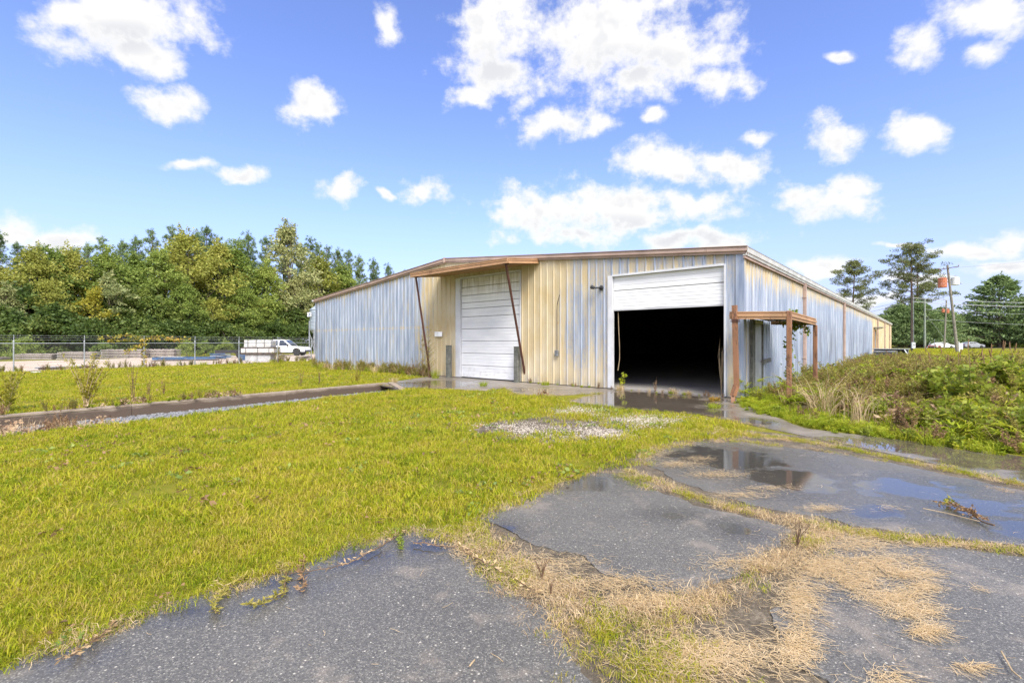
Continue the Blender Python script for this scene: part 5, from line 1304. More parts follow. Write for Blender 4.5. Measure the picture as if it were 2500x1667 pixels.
for i, (pts, lf, mat, lab) in enumerate([
        ([(560, 1330), (530, 1350), (500, 1380), (490, 1400), (505, 1415)], .5, 'weed_olive', 'creeping runner looping out over the wet asphalt, furthest left'),
        ([(640, 1300), (660, 1330), (650, 1370), (600, 1392), (565, 1398)], .9, 'weed_olive', 'leafy creeping runner with a dark tip on the wet asphalt'),
        ([(700, 1285), (690, 1320), (700, 1345), (680, 1370)], .3, 'weed_brown', 'short brown creeping runner hooked over the lawn edge'),
        ([(930, 1225), (880, 1255), (820, 1290), (760, 1310), (640, 1325)], .3, 'straw_wet', 'long thin runner lying along the lawn edge on the asphalt'),
        ([(905, 1222), (918, 1245), (921, 1268)], 1., 'weed_green', 'short green runner hanging from the lawn edge at its peak'),
        ([(950, 1250), (1010, 1258), (1060, 1262), (1100, 1275)], .25, 'straw_wet', 'straw runner crossing the tip of the left slab'),
        ([(1060, 1265), (1100, 1290), (1180, 1330), (1250, 1375)], .3, 'straw', 'long straw runner beside the widest joint'),
        ([(270, 1432), (230, 1468), (180, 1500), (130, 1530)], .3, 'straw_wet', 'runner trailing over the asphalt in the left corner')]):
    b, parts = runner(pts, 800 + i, lf, mat); plant('grass_runner', parts, b, lab, 'runner')
# fallen branch, sprigs and twigs on the paving
p0, p1 = g(2180, 1160), g(2315, 1228)
rng = np.random.default_rng(850); sm = MB(); C, Dn, Sz = [], [], []
ax = p1 - p0; nrm = Vector((-ax.y, ax.x, 0)).normalized()
main = [ax * t + nrm * (.03 * math.sin(t * 5)) + Vector((0, 0, .03 + .02 * math.sin(t * 7))) for t in np.linspace(0, 1, 9)]
sm.tube(main, [.004 + .005 * t for t in np.linspace(0, 1, 9)], 6)
for j in range(26):
    t = rng.uniform(.05, .75); c0 = ax * t + Vector((0, 0, .035)); c1 = c0 + nrm * rng.normal(0, .09) - ax * rng.uniform(0, .16) + Vector((0, 0, rng.uniform(-.02, .06))); sm.tube([c0, c0.lerp(c1, .5) + Vector((0, 0, .01)), c1], [.003, .002, .001], 4)
    for q in range(9): C.append(c0.lerp(c1, rng.uniform(.2, 1))); Dn.append(rng.normal(size=3) * np.array([1, 1, .5])); Sz.append(rng.uniform(.02, .045))
V, Fc = leafquads(np.array(C), np.array(Dn), np.array(Sz), .3, rng, .2)
C2 = np.array([main[0] + Vector(rng.normal(0, .03, 3)) for _ in range(26)]); C2[:, 2] = np.abs(C2[:, 2]) + .01; V2, F2 = leafquads(C2, rng.normal(size=(26, 3)), .045, .4, rng, .2)
plant('fallen_branch', [('stem', sm.mesh('stem', 'twig')), ('dead_leaves', npmesh('dead_leaves', V, Fc, 'weed_brown')), ('yellow_leaves', npmesh('yellow_leaves', V2, F2, 'leaf_yellow'))], p0, 'fallen twiggy branch with brown leaves on the wet asphalt at the right', 'branch', 0., .85)
for i, (x, y, H, n_, lab) in enumerate([(1832, 1255, .2, 12, 'bare dark sprig standing where the joints meet'), (1245, 1330, .17, 14, 'dark leafless sprig in the widest joint between the slabs'), (1265, 1365, .1, 7, 'smaller dark sprig below the one in the widest joint')]):
    rng = np.random.default_rng(860 + i); sm = MB()
    for j in range(n_):
        a = rng.uniform(0, 6.28); s_ = rng.uniform(.1, .5); h = H * rng.uniform(.5, 1.1); sm.tube([(0, 0, 0), (math.cos(a) * s_ * h * .3, math.sin(a) * s_ * h * .3, h * .5), (math.cos(a) * s_ * h, math.sin(a) * s_ * h, h)], [.0035, .0025, .001], 4)
    o = sm.build('bare_sprig', 'twig', None, g(x, y)); tag(o, lab, 'sprig')
for i, (pts, lab) in enumerate([([(2300, 1500), (2325, 1545), (2345, 1562)], 'curved pale twig on the asphalt in the lower right corner'), ([(1085, 1525), (1078, 1535), (1090, 1520)], 'small bent twig on the near left slab'), ([(2010, 1300), (2040, 1325)], 'straight straw stem lying on the lower right slab'), ([(2120, 1170), (2170, 1180), (2250, 1200)], 'thin wet twig on the shiny slab, left of the fallen branch')]):
    P = [g(*p) + Vector((0, 0, .012)) for p in pts]; b = P[0].copy(); b.z = 0
    sm = MB(); sm.tube([p - b for p in P], .004, 5); tag(sm.build('fallen_twig', 'twig_pale', None, b), lab, 'twig')
rng = np.random.default_rng(870)
C = rng.normal(0, .09, (30, 3)); C[:, 2] = np.abs(C[:, 2]) * .5
V, Fc = leafquads(C, rng.normal(size=(30, 3)), .1, .35, rng, .2); o = link('dead_leaf_pile', npmesh('dead_leaf_pile', V, Fc, 'weed_brown'), None, g(1248, 907)); tag(o, 'small heap of red brown dead leaves on the lawn edge', 'leaves')

# ================================================================== trees
def crown_mesh(C, Dn, Sz, wr, mat, rng, bend=.1):
    V, Fc = leafquads(np.asarray(C), np.asarray(Dn), np.asarray(Sz), wr, rng, bend); return npmesh('crown', V, Fc, mat)
def decid(seed, H, Rr, mat, ncl=85, nl=95, ls=.26, base=.16, bark='bark', ragged_=.5):
    rng = np.random.default_rng(seed); sm = MB(); top = Vector((rng.normal(0, .3), rng.normal(0, .3), H * .93))
    tr = [Vector((0, 0, -.2)).lerp(top, t) + Vector((rng.normal(0, .1), rng.normal(0, .1), 0)) * (t > 0) for t in np.linspace(0, 1, 8)]
    sm.tube(tr, [H * .013 * (1.15 - t) + .015 for t in np.linspace(0, 1, 8)], 7); C, Dn, Sz = [], [], []
    for c in range(ncl):
        u = base + (1 - base) * rng.uniform(0, 1) ** .85; uu = (u - base) / (1 - base)
        env = Rr * (math.sin(math.pi * min(1, uu * .86 + .16)) ** .75) * (1 + ragged_ * .35 * math.sin(seed + c * 2.4)); a = rng.uniform(0, 6.28); r = env * math.sqrt(rng.uniform(.12, 1))
        cen = np.array([math.cos(a) * r + top.x * u, math.sin(a) * r + top.y * u, H * u]); cr = Rr * rng.uniform(.16, .30)
        if c % 2 == 0:
            f = max(.12, u - .18) * 7; k = min(6, int(f)); s0 = tr[k].lerp(tr[k + 1], f - k); cv = Vector(cen)
            sm.tube([s0, s0.lerp(cv, .5) + Vector((0, 0, -.1)), cv], [.045 * H / 12, .03 * H / 12, .01], 4)
        n = int(nl * rng.uniform(.6, 1.3)); q = rng.normal(size=(n, 3)); q = q / np.linalg.norm(q, axis=1, keepdims=True) * (rng.uniform(0, 1, (n, 1)) ** .45) * cr * np.array([1.15, 1.15, .72])
        C.append(cen + q); d = unit(q) * .7 + rng.normal(size=(n, 3)) * .6 + np.array([0, 0, -.25]); Dn.append(d); Sz.append(ls * rng.uniform(.6, 1.3, n))
    # topmost sprays make the outline uneven
    for c in range(26):
        a = rng.uniform(0, 6.28); u = rng.uniform(.7, 1.05); r = Rr * rng.uniform(.1, .75) * (1.25 - u); cen = np.array([math.cos(a) * r + top.x, math.sin(a) * r + top.y, H * u]); n = 26
        t = rng.uniform(0, 1, (n, 1)); C.append(cen + t * np.array([math.cos(a) * .5, math.sin(a) * .5, 1.]) * Rr * .22 + rng.normal(0, .1, (n, 3))); Dn.append(rng.normal(size=(n, 3)) + np.array([0, 0, .6])); Sz.append(ls * rng.uniform(.5, 1.1, n))
    return sm.mesh('trunk', bark), crown_mesh(np.concatenate(C), np.concatenate(Dn), np.concatenate(Sz), .3, mat, rng)
def youngpine(seed, H, Rr, mat='needle', bark='bark_pine', base=.3):
    rng = np.random.default_rng(seed); sm = MB(); lean = rng.normal(0, .25, 2)
    tr = [Vector((lean[0] * t, lean[1] * t, -.2 + (H + .2) * t)) for t in np.linspace(0, 1, 8)]; sm.tube(tr, [H * .011 * (1.08 - t) + .015 for t in np.linspace(0, 1, 8)], 7); C, Dn, Sz = [], [], []
    z = base * H
    while z < H - .15:
        u = z / H; L0 = Rr * .9 * (1 - (u - base) / (1 - base)) ** .6 + .1
        for b in range(rng.integers(4, 7)):
            a = rng.uniform(0, 6.28); L = L0 * rng.uniform(.3, 1.2); e = rng.uniform(.25, .7) + .5 * u; s0 = Vector((lean[0] * u, lean[1] * u, z)); e1_ = s0 + Vector((math.cos(a) * L, math.sin(a) * L, L * e * .8)); mid = s0.lerp(e1_, .55) - Vector((0, 0, .12 * L))
            sm.tube([s0, mid, e1_], [.03, .02, .008], 4)
            for k in range(7 if u < .8 else 4):
                t = rng.uniform(.3, 1.02); p = np.array(s0.lerp(mid, t * 2) if t < .5 else mid.lerp(e1_, t * 2 - 1)) + rng.normal(0, .14, 3); n = 15
                ax = np.array([math.cos(a) * .5, math.sin(a) * .5, .9]); C.append(np.repeat(p[None], n, 0) + rng.normal(0, .03, (n, 3))); Dn.append(ax + rng.normal(size=(n, 3)) * .75); Sz.append(rng.uniform(.22, .42, n))
        z += rng.uniform(.32, .55)
    p = np.array([lean[0], lean[1], H - .2]); C.append(p + rng.normal(0, .05, (40, 3)) + np.array([0, 0, 1]) * rng.uniform(-.3, .4, (40, 1))); Dn.append(rng.normal(size=(40, 3)) * .6 + np.array([0, 0, 1.])); Sz.append(rng.uniform(.3, .5, 40))
    return sm.mesh('trunk', bark), crown_mesh(np.concatenate(C), np.concatenate(Dn), np.concatenate(Sz), .075, mat, rng, 0.)
def oldpine(seed, H, Rr, base=.35, nbr=34):
    """tall open pine: long horizontal limbs carrying flat plates of needles, sky between them"""
    rng = np.random.default_rng(seed); sm = MB(); C, Dn, Sz = [], [], []
    trunks = [Vector((0, 0, 0)), Vector((H * .045, 0, 0))] if seed % 2 else [Vector((0, 0, 0))]
    for ti, off in enumerate(trunks):
        top = Vector((off.x * 1.6 + rng.normal(0, .5), rng.normal(0, .5), H * (.97 if ti == 0 else .8))); tr = [off.lerp(top, t) + Vector((math.sin(t * 5) * .25, 0, 0)) for t in np.linspace(0, 1, 9)]
        tr[0].z = -.3; sm.tube(tr, [H * .016 * (1.06 - t) + .03 for t in np.linspace(0, 1, 9)], 8)
        for b in range(nbr if ti == 0 else nbr // 2):
            u = base + (1 - base) * (b + rng.uniform(0, 1)) / (nbr if ti == 0 else nbr // 2); uu = (u - base) / (1 - base); f = min(7.99, u * 8); k = int(f); s0 = tr[k].lerp(tr[k + 1], f - k)
            L = Rr * (.55 + .6 * math.sin(math.pi * min(1., uu * .85 + .2))) * rng.uniform(.55, 1.1) * (1.0 if uu < .85 else .6); a = b * 2.4 + rng.normal(0, .3); rise = rng.uniform(.0, .35) + uu * .5
            e_ = s0 + Vector((math.cos(a) * L, math.sin(a) * L, L * rise)); m_ = s0.lerp(e_, .5) + Vector((rng.normal(0, .2), rng.normal(0, .2), -.08 * L)); sm.tube([s0, m_, e_], [.12 * (1.2 - uu), .07, .03], 5)
            for c in range(8):
                t = rng.uniform(.35, 1.05); p = s0.lerp(m_, min(1, t * 2)) if t < .5 else m_.lerp(e_, t * 2 - 1); p = p + Vector((rng.normal(0, .75), rng.normal(0, .75), rng.normal(.25, .3))); cr = rng.uniform(.6, 1.2); n = 62
                sm.tube([s0.lerp(e_, min(1, t)), p], [.03, .01], 3)
                q = rng.normal(size=(n, 3)); q = q / np.linalg.norm(q, axis=1, keepdims=True) * rng.uniform(0, 1, (n, 1)) ** .4 * cr * np.array([1.1, 1.1, .48]); C.append(np.array(p) + q); Dn.append(unit(q) * .8 + rng.normal(size=(n, 3)) * .6 + np.array([0, 0, .5])); Sz.append(rng.uniform(.28, .55, n))
    return sm.mesh('trunk', 'bark_pine'), crown_mesh(np.concatenate(C), np.concatenate(Dn), np.concatenate(Sz), .2, 'needle_old', rng, 0.)
def cedar(seed, H, Rr, mat='cedar', nsh=420, base=.05):
    """broad dark conifer: drooping sprays in ragged layers"""
    rng = np.random.default_rng(seed); sm = MB(); sm.tube([(0, 0, -.3), (0, 0, H * .5), (0, 0, H * .97)], [H * .02, H * .012, .03], 8); C, Dn, Sz = [], [], []
    for b in range(nsh):
        u = base + (1 - base) * rng.uniform(0, 1) ** 1.15; uu = (u - base) / (1 - base); env = Rr * (1 - uu ** 1.6) ** .75 * (1 + .22 * math.sin(b * 1.7 + seed)) + .25; a = rng.uniform(0, 6.28); L = env * rng.uniform(.7, 1.06)
        tipp = np.array([math.cos(a) * L, math.sin(a) * L, H * u + L * .12]); s0 = Vector((0, 0, max(.3, H * u - L * .18)))
        if b % 3 == 0: sm.tube([s0, s0.lerp(Vector(tipp), .5) + Vector((0, 0, .1 * L)), Vector(tipp)], [.06, .035, .012], 4)
        n = 44; t = rng.uniform(.45, 1.0, (n, 1)); lat = np.array([-math.sin(a), math.cos(a), 0]); P = np.array(s0) * (1 - t) + tipp * t + lat * rng.normal(0, .55, (n, 1)) * (1.2 - t) * Rr * .22 + rng.normal(0, .16, (n, 3)) * np.array([1, 1, .7])
        C.append(P); Dn.append(np.array([math.cos(a), math.sin(a), .05]) + rng.normal(size=(n, 3)) * .55); Sz.append(rng.uniform(.35, .75, n) * Rr / 8)
    n = 160; P = np.array([0, 0, H * .95]) + rng.normal(0, 1, (n, 3)) * np.array([.25, .25, .5]) * Rr / 6; C.append(P); Dn.append(rng.normal(size=(n, 3)) * .6 + np.array([0, 0, .9])); Sz.append(rng.uniform(.35, .7, n) * Rr / 8)
    return sm.mesh('trunk', 'bark'), crown_mesh(np.concatenate(C), np.concatenate(Dn), np.concatenate(Sz), .2, mat, rng, 0.)
def shrub(seed, H, Rr, mat, ncl=26, nl=70, ls=.18):
    return decid(seed, H, Rr, mat, ncl, nl, ls, .04, 'bark')
T = {}
for i in range(3): T['pine', i] = youngpine(900 + i, 15., 2.3, 'needle')
for i in range(2): T['olive', i] = decid(910 + i, 12., 3.2, 'leaf_olive', 95, 100, .27)
for i in range(2): T['green', i] = decid(920 + i, 11., 3.0, 'leaf_green', 95, 100, .27)
T['pale', 0] = decid(930, 14., 2.9, 'leaf_pale', 95, 90, .27); T['yellow', 0] = decid(931, 5., 1.5, 'leaf_yellow', 34, 60, .2, .2)
T['pale', 1] = decid(932, 8.5, 1.9, 'leaf_pale', 40, 60, .25, .42)
for i in range(3): T['dark', i] = shrub(940 + i, 4.2, 2.6, 'leaf_dark', 50, 90, .26)
T['low', 0] = shrub(945, 1.8, 1.5, 'leaf_green', 26, 70, .16)
def tree(key, p, h, label, name, cat='tree', rz=0., wide=1., group=None):
    tm, cm = T[key]; H0 = max(v.co.z for v in tm.vertices)
    e = empty(name, p, rz, label, cat, group); s = h / H0; e.scale = (s * wide, s * wide, s)
    link('trunk', tm, e); link('crown', cm, e); return e
def edgeY(px): return 47 + 45 * (max(0, px) / 950.) ** 1.3                # the wood's edge recedes to the right
# (px, extra distance, top pixel row, kind)
back = [(-70, 9, 610), (-8, 9, 575), (45, 10, 605), (95, 11, 605), (180, 11, 612), (245, 11, 590), (300, 10, 597), (365, 11, 572), (415, 10, 564), (455, 12, 590), (505, 10, 567), (555, 12, 600), (610, 11, 578), (650, 12, 590), (760, 11, 590), (800, 12, 612), (850, 12, 622), (880, 14, 632), (915, 13, 640), (950, 14, 652), (990, 16, 668), (1040, 18, 680), (75, 8, 622), (140, 9, 615), (215, 9, 604), (335, 9, 588), (435, 9, 580), (485, 9, 582), (530, 10, 590), (580, 10, 596), (690, 12, 600), (735, 13, 606), (780, 10, 605), (822, 11, 615)]
wood = [(px, e, ty, 'pine', 'tall dark pine', 'pine_tree') for px, e, ty in back]
mid_ = [(-90, 4, 640, 'green'), (-20, 4, 640, 'olive'), (70, 4, 625, 'olive'), (130, 5, 640, 'green'), (185, 5, 628, 'olive'), (250, 4, 640, 'green'), (320, 5, 650, 'green'), (395, 4, 640, 'green'), (470, 5, 588, 'olive'), (535, 5, 610, 'olive'), (585, 6, 630, 'green'), (640, 4, 668, 'green'), (712, 4, 572, 'pale'), (770, 6, 640, 'olive'), (830, 6, 672, 'green')]
wood += [(px, e, ty, k, {'green': 'bushy mid green tree', 'olive': 'olive leaved tree', 'pale': 'tall pale leaved tree'}[k], 'leafy_tree') for px, e, ty, k in mid_]
front_ = [(8, 0, 712, 'pale1', 'slender pale leaved tree', 'leafy_tree'), (105, 1, 700, 'olive', 'young olive tree', 'leafy_tree'), (238, 0, 735, 'yellow', 'yellowing young tree', 'leafy_tree'), (272, 0, 690, 'pale1', 'slender pale tree with thin trunk', 'leafy_tree'), (440, 1, 705, 'green', 'low spreading green tree', 'leafy_tree'), (515, 1, 745, 'olive', 'low olive tree', 'leafy_tree'), (590, 1, 715, 'green', 'young green tree', 'leafy_tree'), (660, 1, 745, 'green', 'round green tree', 'leafy_tree'), (718, 1, 690, 'pale1', 'pale young tree', 'leafy_tree'), (125, -1, 790, 'yellow', 'small bright yellow tree', 'leafy_tree'), (350, 1, 720, 'green', 'young green tree with dense crown', 'leafy_tree')]
wood += front_
seen = {}
for w in sorted(wood, key=lambda q: q[0]): seen.setdefault(w[4], []).append(w)
for lab, lst in seen.items():
    for i, (px, e, ty, kd, _, nm) in enumerate(lst):
        Y = edgeY(px) + e; h = (CY - ty) * Y / F + CAMH
        key = ('pale', 1) if kd == 'pale1' else (kd, (i + int(abs(px))) % sum(1 for q in T if q[0] == kd and not (kd == 'pale' and q[1] == 1)))
        row = 'in the back row beyond the fence' if kd == 'pine' else 'at the wood edge beyond the fence'
        full = '%s%s %s' % (lab, '' if len(lst) == 1 else ', ' + ordinal(i) + ' from left,', row)
        tree(key, at(px, Y, GRD), h * 1.03, full, nm, 'pine' if kd == 'pine' else 'tree', px * .37, 1.15 if kd != 'pine' else 1.0)
sh = [(x, -2.5 + (i % 3) * .8) for i, x in enumerate(range(-70, 760, 52))]
for i, (px, e) in enumerate(sh):
    Y = edgeY(px) + e; tree(('dark', i % 3), at(px, Y, GRD), 3.4 + (i * 37 % 10) * .12, 'dark shrub in the hedge line behind the gravel yard, %s from the left' % ordinal(i), 'dark_shrub', 'shrub', i * 1.1, 1.25)
sh2 = [(x, .8 + (i % 2)) for i, x in enumerate(range(-40, 960, 62))]
for i, (px, e) in enumerate(sh2):
    Y = edgeY(px) + e + 1.; tree(('dark', (i + 1) % 3), at(px, Y, GRD), 5.6 + (i * 53 % 10) * .16, 'tall dark understorey shrub under the wood edge, %s from the left' % ordinal(i), 'understorey_shrub', 'shrub', i * .9, 1.1)
lows = [(18, 44, 1.6), (62, 43.5, 1.7), (250, 45.5, 1.3), (455, 50, 1.5), (500, 52, 1.4), (550, 54, 1.4)]
for i, (px, Y, h) in enumerate(lows): tree(('low', 0), at(px, Y, GRD), h, 'low green bush beside the stacked planks, %s from the left' % ordinal(i), 'low_bush', 'bush', i * 2.)
# right side: two old pines, broad conifers, far trees across the road
T['old', 0] = oldpine(951, 30., 7.2, .34, 36); T['old', 1] = oldpine(952, 26., 6.2, .36, 30)
T['cedar', 0] = cedar(960, 19., 9.5); T['cedar', 1] = cedar(961, 12., 7.)
T['far', 0] = decid(970, 11., 5., 'leaf_olive', 60, 80, .45)
tree(('old', 0), at(2222, 133, GRD), (CY - 594) * 133 / F + 1.6, 'tallest open crowned pine, behind the utility poles', 'old_pine', 'pine', 0.)
tree(('old', 1), at(2082, 138, GRD), (CY - 640) * 138 / F + 1.6, 'open crowned pine rising behind the shed roof', 'old_pine', 'pine', 2.)
tree(('cedar', 0), at(2440, 128, GRD), (CY - 676) * 128 / F + 1.6, 'broad layered conifer behind the silver car', 'broad_conifer', 'conifer', .5, 1.12)
tree(('cedar', 1), at(2560, 122, GRD), 15., 'broad conifer cut by the right edge of the picture', 'broad_conifer', 'conifer', 2.5)
for i, (px, Y, ty, lab) in enumerate([(2195, 126, 745, 'dark spreading conifer at the end of the shed roof'), (2245, 124, 738, 'dark spreading conifer under the tallest pine'), (2300, 127, 752, 'dark spreading conifer right of the tallest pine'), (2150, 140, 770, 'dark conifer half hidden by the shed end')]):
    tree(('cedar', 1), at(px, Y, GRD), (CY - ty) * Y / F + 1.6, lab, 'broad_conifer', 'conifer', i * 1.7, 1.05)
for i, (px, Y, ty, lab) in enumerate([(2335, 160, 797, 'far yellow green tree in the gap right of the leaning pole'), (2365, 170, 803, 'far low tree in the gap before the broad conifer'), (2315, 165, 800, 'far low tree in the gap behind the leaning pole')]):
    tree(('far', 0), at(px, Y, GRD), (CY - ty) * Y / F + 1.6, lab, 'leafy_tree', 'tree', i * 2.1, 1.3)

for i, px in enumerate(range(2165, 2640, 42)):
    tree(('dark', i % 3), at(px, 138 + (i % 3) * 3, GRD), 6.5 + (i * 29 % 10) * .25, 'dark hedge bush under the conifers across the road, %s from the left' % ordinal(i), 'hedge_bush', 'shrub', i * 1.3, 1.5)
# vine over the fence and over the porch
def vine(name, paths, seed, label, leaf, mat, n, loc, ls=.1):
    rng = np.random.default_rng(seed); sm = MB(); C, Dn, Sz = [], [], []
    for pts in paths:
        pts = [Vector(p) for p in pts]; sm.tube(pts, [.012 * (1 - .6 * i / len(pts)) for i in range(len(pts))], 5)
        for q in range(n):
            f = rng.uniform(0, len(pts) - 1.001); k = int(f); C.append(pts[k].lerp(pts[k + 1], f - k) + Vector(rng.normal(0, leaf, 3))); Dn.append(rng.normal(size=3) + np.array([0, 0, -.3])); Sz.append(ls * rng.uniform(.6, 1.3))
    V, Fc = leafquads(np.array(C), np.array(Dn), np.array(Sz), .4, rng, .1)
    return plant('vine', [('stem', sm.mesh('stem', 'twig')), ('foliage', npmesh('foliage', V, Fc, mat))], loc, label, 'vine')
fv = FN0 + FST * 2; fv.z = GRD
along = fdir
vine('v', [[(0, 0, 0), (0, 0, .9), (0, 0, 1.75)]] + [[(0, 0, 1.7)] + [tuple(along * (s * t) + Vector((0, 0, 1.75 + .12 * math.sin(t * 2) + rng_))) for t in (.5, 1., 1.5, L)] for s, L, rng_ in ((1, 2.6, .1), (-1, 2.3, .15), (-1, 1.7, -.1), (1, 2.0, -.05))] + [[(0, 0, 1.5), tuple(along * -.6 + Vector((0, 0, 1.2))), tuple(along * -1. + Vector((0, 0, .9)))]],
     980, 'autumn coloured vine spreading along the top of the fence', .05, 'vine_autumn', 75, fv, .14)
pl_ = loc2w(1.0, 2.1); e2 = E2; e1 = E1
vine('v', [[(0, 0, 0), tuple(E1 * -.3 + Vector((0, 0, 1.)))], [tuple(E1 * -.25 + Vector((0, 0, 2.35))), tuple(E1 * -.2 + Vector((0, 0, 1.9))), tuple(E1 * -.28 + Vector((0, 0, 1.5))), tuple(E1 * -.3 + Vector((0, 0, 1.1)))], [tuple(E1 * -.2 + Vector((0, 0, 2.05))), tuple(E1 * .0 + E2 * .3 + Vector((0, 0, 2.1))), tuple(E1 * .1 + E2 * .6 + Vector((0, 0, 1.95)))], [tuple(E1 * -.5 + E2 * -.5 + Vector((0, 0, 2.2))), tuple(E1 * -.2 + E2 * -.2 + Vector((0, 0, 2.38))), tuple(E1 * -.1 + Vector((0, 0, 2.45)))]],
     981, 'green vine hanging from the roof of the brown porch frame', .07, 'weed_green', 130, pl_, .09)
bp = loc2w(-.62, .15)
rng = np.random.default_rng(985); sm = MB()
for j in range(16):
    a = rng.uniform(0, 6.28); h = rng.uniform(1.1, 1.75); s_ = rng.uniform(.03, .11); sm.tube([(0, 0, .0), (math.cos(a) * s_ * .4, math.sin(a) * s_ * .4, h * .45), (math.cos(a) * s_, math.sin(a) * s_, h * .75), (math.cos(a) * s_ * .6, math.sin(a) * s_ * .5, h)], [.007, .005, .004, .002], 4)
tag(sm.build('dead_stalks', 'twig_pale', None, bp), 'bundle of pale dead stalks inside the right jamb of the open door', 'stalks')

# ================================================================== chain-link fence
fen = empty('chain_link_fence', (0, 0, 0), 0, 'galvanised chain-link fence with barbed wire in front of the gravel yard', 'fence')
NP = 16; RAIL = 1.5; off0 = -3
posts = [FN0 + FST * (i + off0) for i in range(NP)]
for p in posts:
    mb = MB(); mb.tube([(p.x, p.y, -.1), (p.x, p.y, 1.58)], .032, 8); mb.lathe([(.036, 1.56), (.04, 1.6), (.02, 1.64)], 8, 0, Matrix.Translation((p.x, p.y, 0)))
    o = mb.build('fence_post', 'galvanised', fen)
    m2 = MB(); m2.bar((p.x, p.y, 1.58), (p.x - fnor.x * .02, p.y, 1.96), .025, .03); m2.build('barb_arm', 'galvanised', o)
A_, B_ = posts[0], posts[-1]
for a, b in zip(posts[:-1], posts[1:]):
    mb = MB(); mb.tube([a + Vector((0, 0, RAIL)), b + Vector((0, 0, RAIL))], .021, 6); mb.build('top_rail', 'galvanised', fen)
for z in (1.68, 1.80, 1.92):
    mb = MB(); mb.tube([p + Vector((0, 0, z)) for p in posts], .006, 4)
    Lt = (B_ - A_).length
    for k in range(int(Lt / .3)):
        c = A_ + fdir * (k * .3) + Vector((0, 0, z)); mb.bar(c - Vector((0, 0, .02)) - fdir * .01, c + Vector((0, 0, .02)) + fdir * .01, .004, .004)
    mb.build('barbed_wire', 'wire_grey', fen)
V, Fq = [], []
Lt = (B_ - A_).length; Hm = RAIL - .05; stepw = .075
for s in (1, -1):
    for k in range(int((Lt + Hm) / stepw)):
        t0 = k * stepw - (Hm if s > 0 else 0); z0, z1 = .03, RAIL; t1 = t0 + s * Hm
        if s < 0: t0 = k * stepw; t1 = t0 - Hm
        a = A_ + fdir * t0; b = A_ + fdir * t1; w = .0028; o = len(V)
        V += [(a.x - fdir.x * w, a.y - fdir.y * w, z0), (a.x + fdir.x * w, a.y + fdir.y * w, z0), (b.x + fdir.x * w, b.y + fdir.y * w, z1), (b.x - fdir.x * w, b.y - fdir.y * w, z1)]; Fq.append((o, o + 1, o + 2, o + 3))
o = link('wire_mesh', npmesh('wire_mesh', V, Fq, 'wire_dark'), fen); tag(o, kind='stuff')

# ================================================================== yard: plank stacks, bundles, steel, trailer, pickup, silo
def plankm(L, W, t):
    mb = MB(); mb.cbox(-L / 2 + .03, L / 2, -W / 2, W / 2, 0, t * .58, .012); mb.box(-L / 2, -L / 2 + .028, -W / 2 + .01, W / 2 - .01, .008, t * .56, 1)
    for k in range(4): a = -L / 2 + L * (k + .5) / 4; mb.box(a - .05, a + .05, -W / 2 + .2, W / 2 - .2, t * .58 + .001, t - .001, 0)
    return mb.mesh('plank', ['plank_grey', 'plank_end'])
def stack(x0, x1, Y, rows, t, nm, tilt=.09):
    c = (at(x0, Y) + at(x1, Y)) / 2; L = (at(x1, Y) - at(x0, Y)).length; me = plankm(L, 1.2, t)
    for r_ in range(rows):
        pos_ = 'top' if r_ == rows - 1 else ('bottom' if r_ == 0 else ordinal(r_) + ' from below')
        o = link('plank', me, None, (c.x + random.uniform(-.06, .06), c.y + random.uniform(-.03, .03), GRD + .012 + r_ * t), tilt); tag(o, '%s grey plank in the %s stack of planks behind the fence' % (pos_, nm), 'plank', 'planks stacked behind the fence')
stack(55, 138, 42.2, 4, .135, 'leftmost'); stack(156, 234, 42.6, 5, .14, 'second'); stack(262, 352, 45.3, 6, .145, 'third'); stack(356, 431, 46.8, 6, .145, 'rightmost')
stack(-40, 8, 41.5, 2, .13, 'low half hidden')
# blue steel frame on the ground
bf = empty('steel_skid', at(455, 39.6, GRD), .35, 'blue steel frame lying flat beside the fence', 'steel frame')
for nm, a, b in (('long_rail', (-2.2, -.6, .22), (2.2, -.6, .22)), ('long_rail', (-2.2, .6, .22), (2.2, .6, .22)), ('cross_rail', (-2.2, -.57, .22), (-2.2, .57, .22)), ('cross_rail', (0, -.57, .22), (0, .57, .22)), ('cross_rail', (2.2, -.57, .22), (2.2, .57, .22))):
    mb = MB(); mb.bar(a, b, .07, .2); mb.build(nm, 'blue_steel', bf)
mb = MB(); mb.box(-1.9, -.1, -.5, .5, .325, .35); mb.build('pale_sheet', 'pale_block', bf)
mb = MB(); mb.box(-2.25, 2.25, -.64, .64, 0., .065); mb.build('skid', 'dark_timber', bf)
b2 = empty('steel_heap', at(535, 43.2, GRD), .1, 'heap of blue and grey steel parts between the flat frame and the trailer', 'steel parts')
for k in range(7):
    mb = MB(); mb.bar((random.uniform(-1.1, -.5), random.uniform(-.4, .4), .06 + k * .07), (random.uniform(.5, 1.2), random.uniform(-.4, .4), .08 + k * .07), .1, .09); mb.build('steel_bar', ('blue_steel', 'galvanised')[k % 2], b2)
b3 = MB(); b3.cbox(-.62, .62, -.4, .4, 0, .48, .03); b3.box(-.55, .55, -.33, .33, .481, .50); tag(b3.build('blue_crate', 'blue_steel', None, at(605, 40.6, GRD), .1), 'blue box beside the stack of white bundles', 'box')
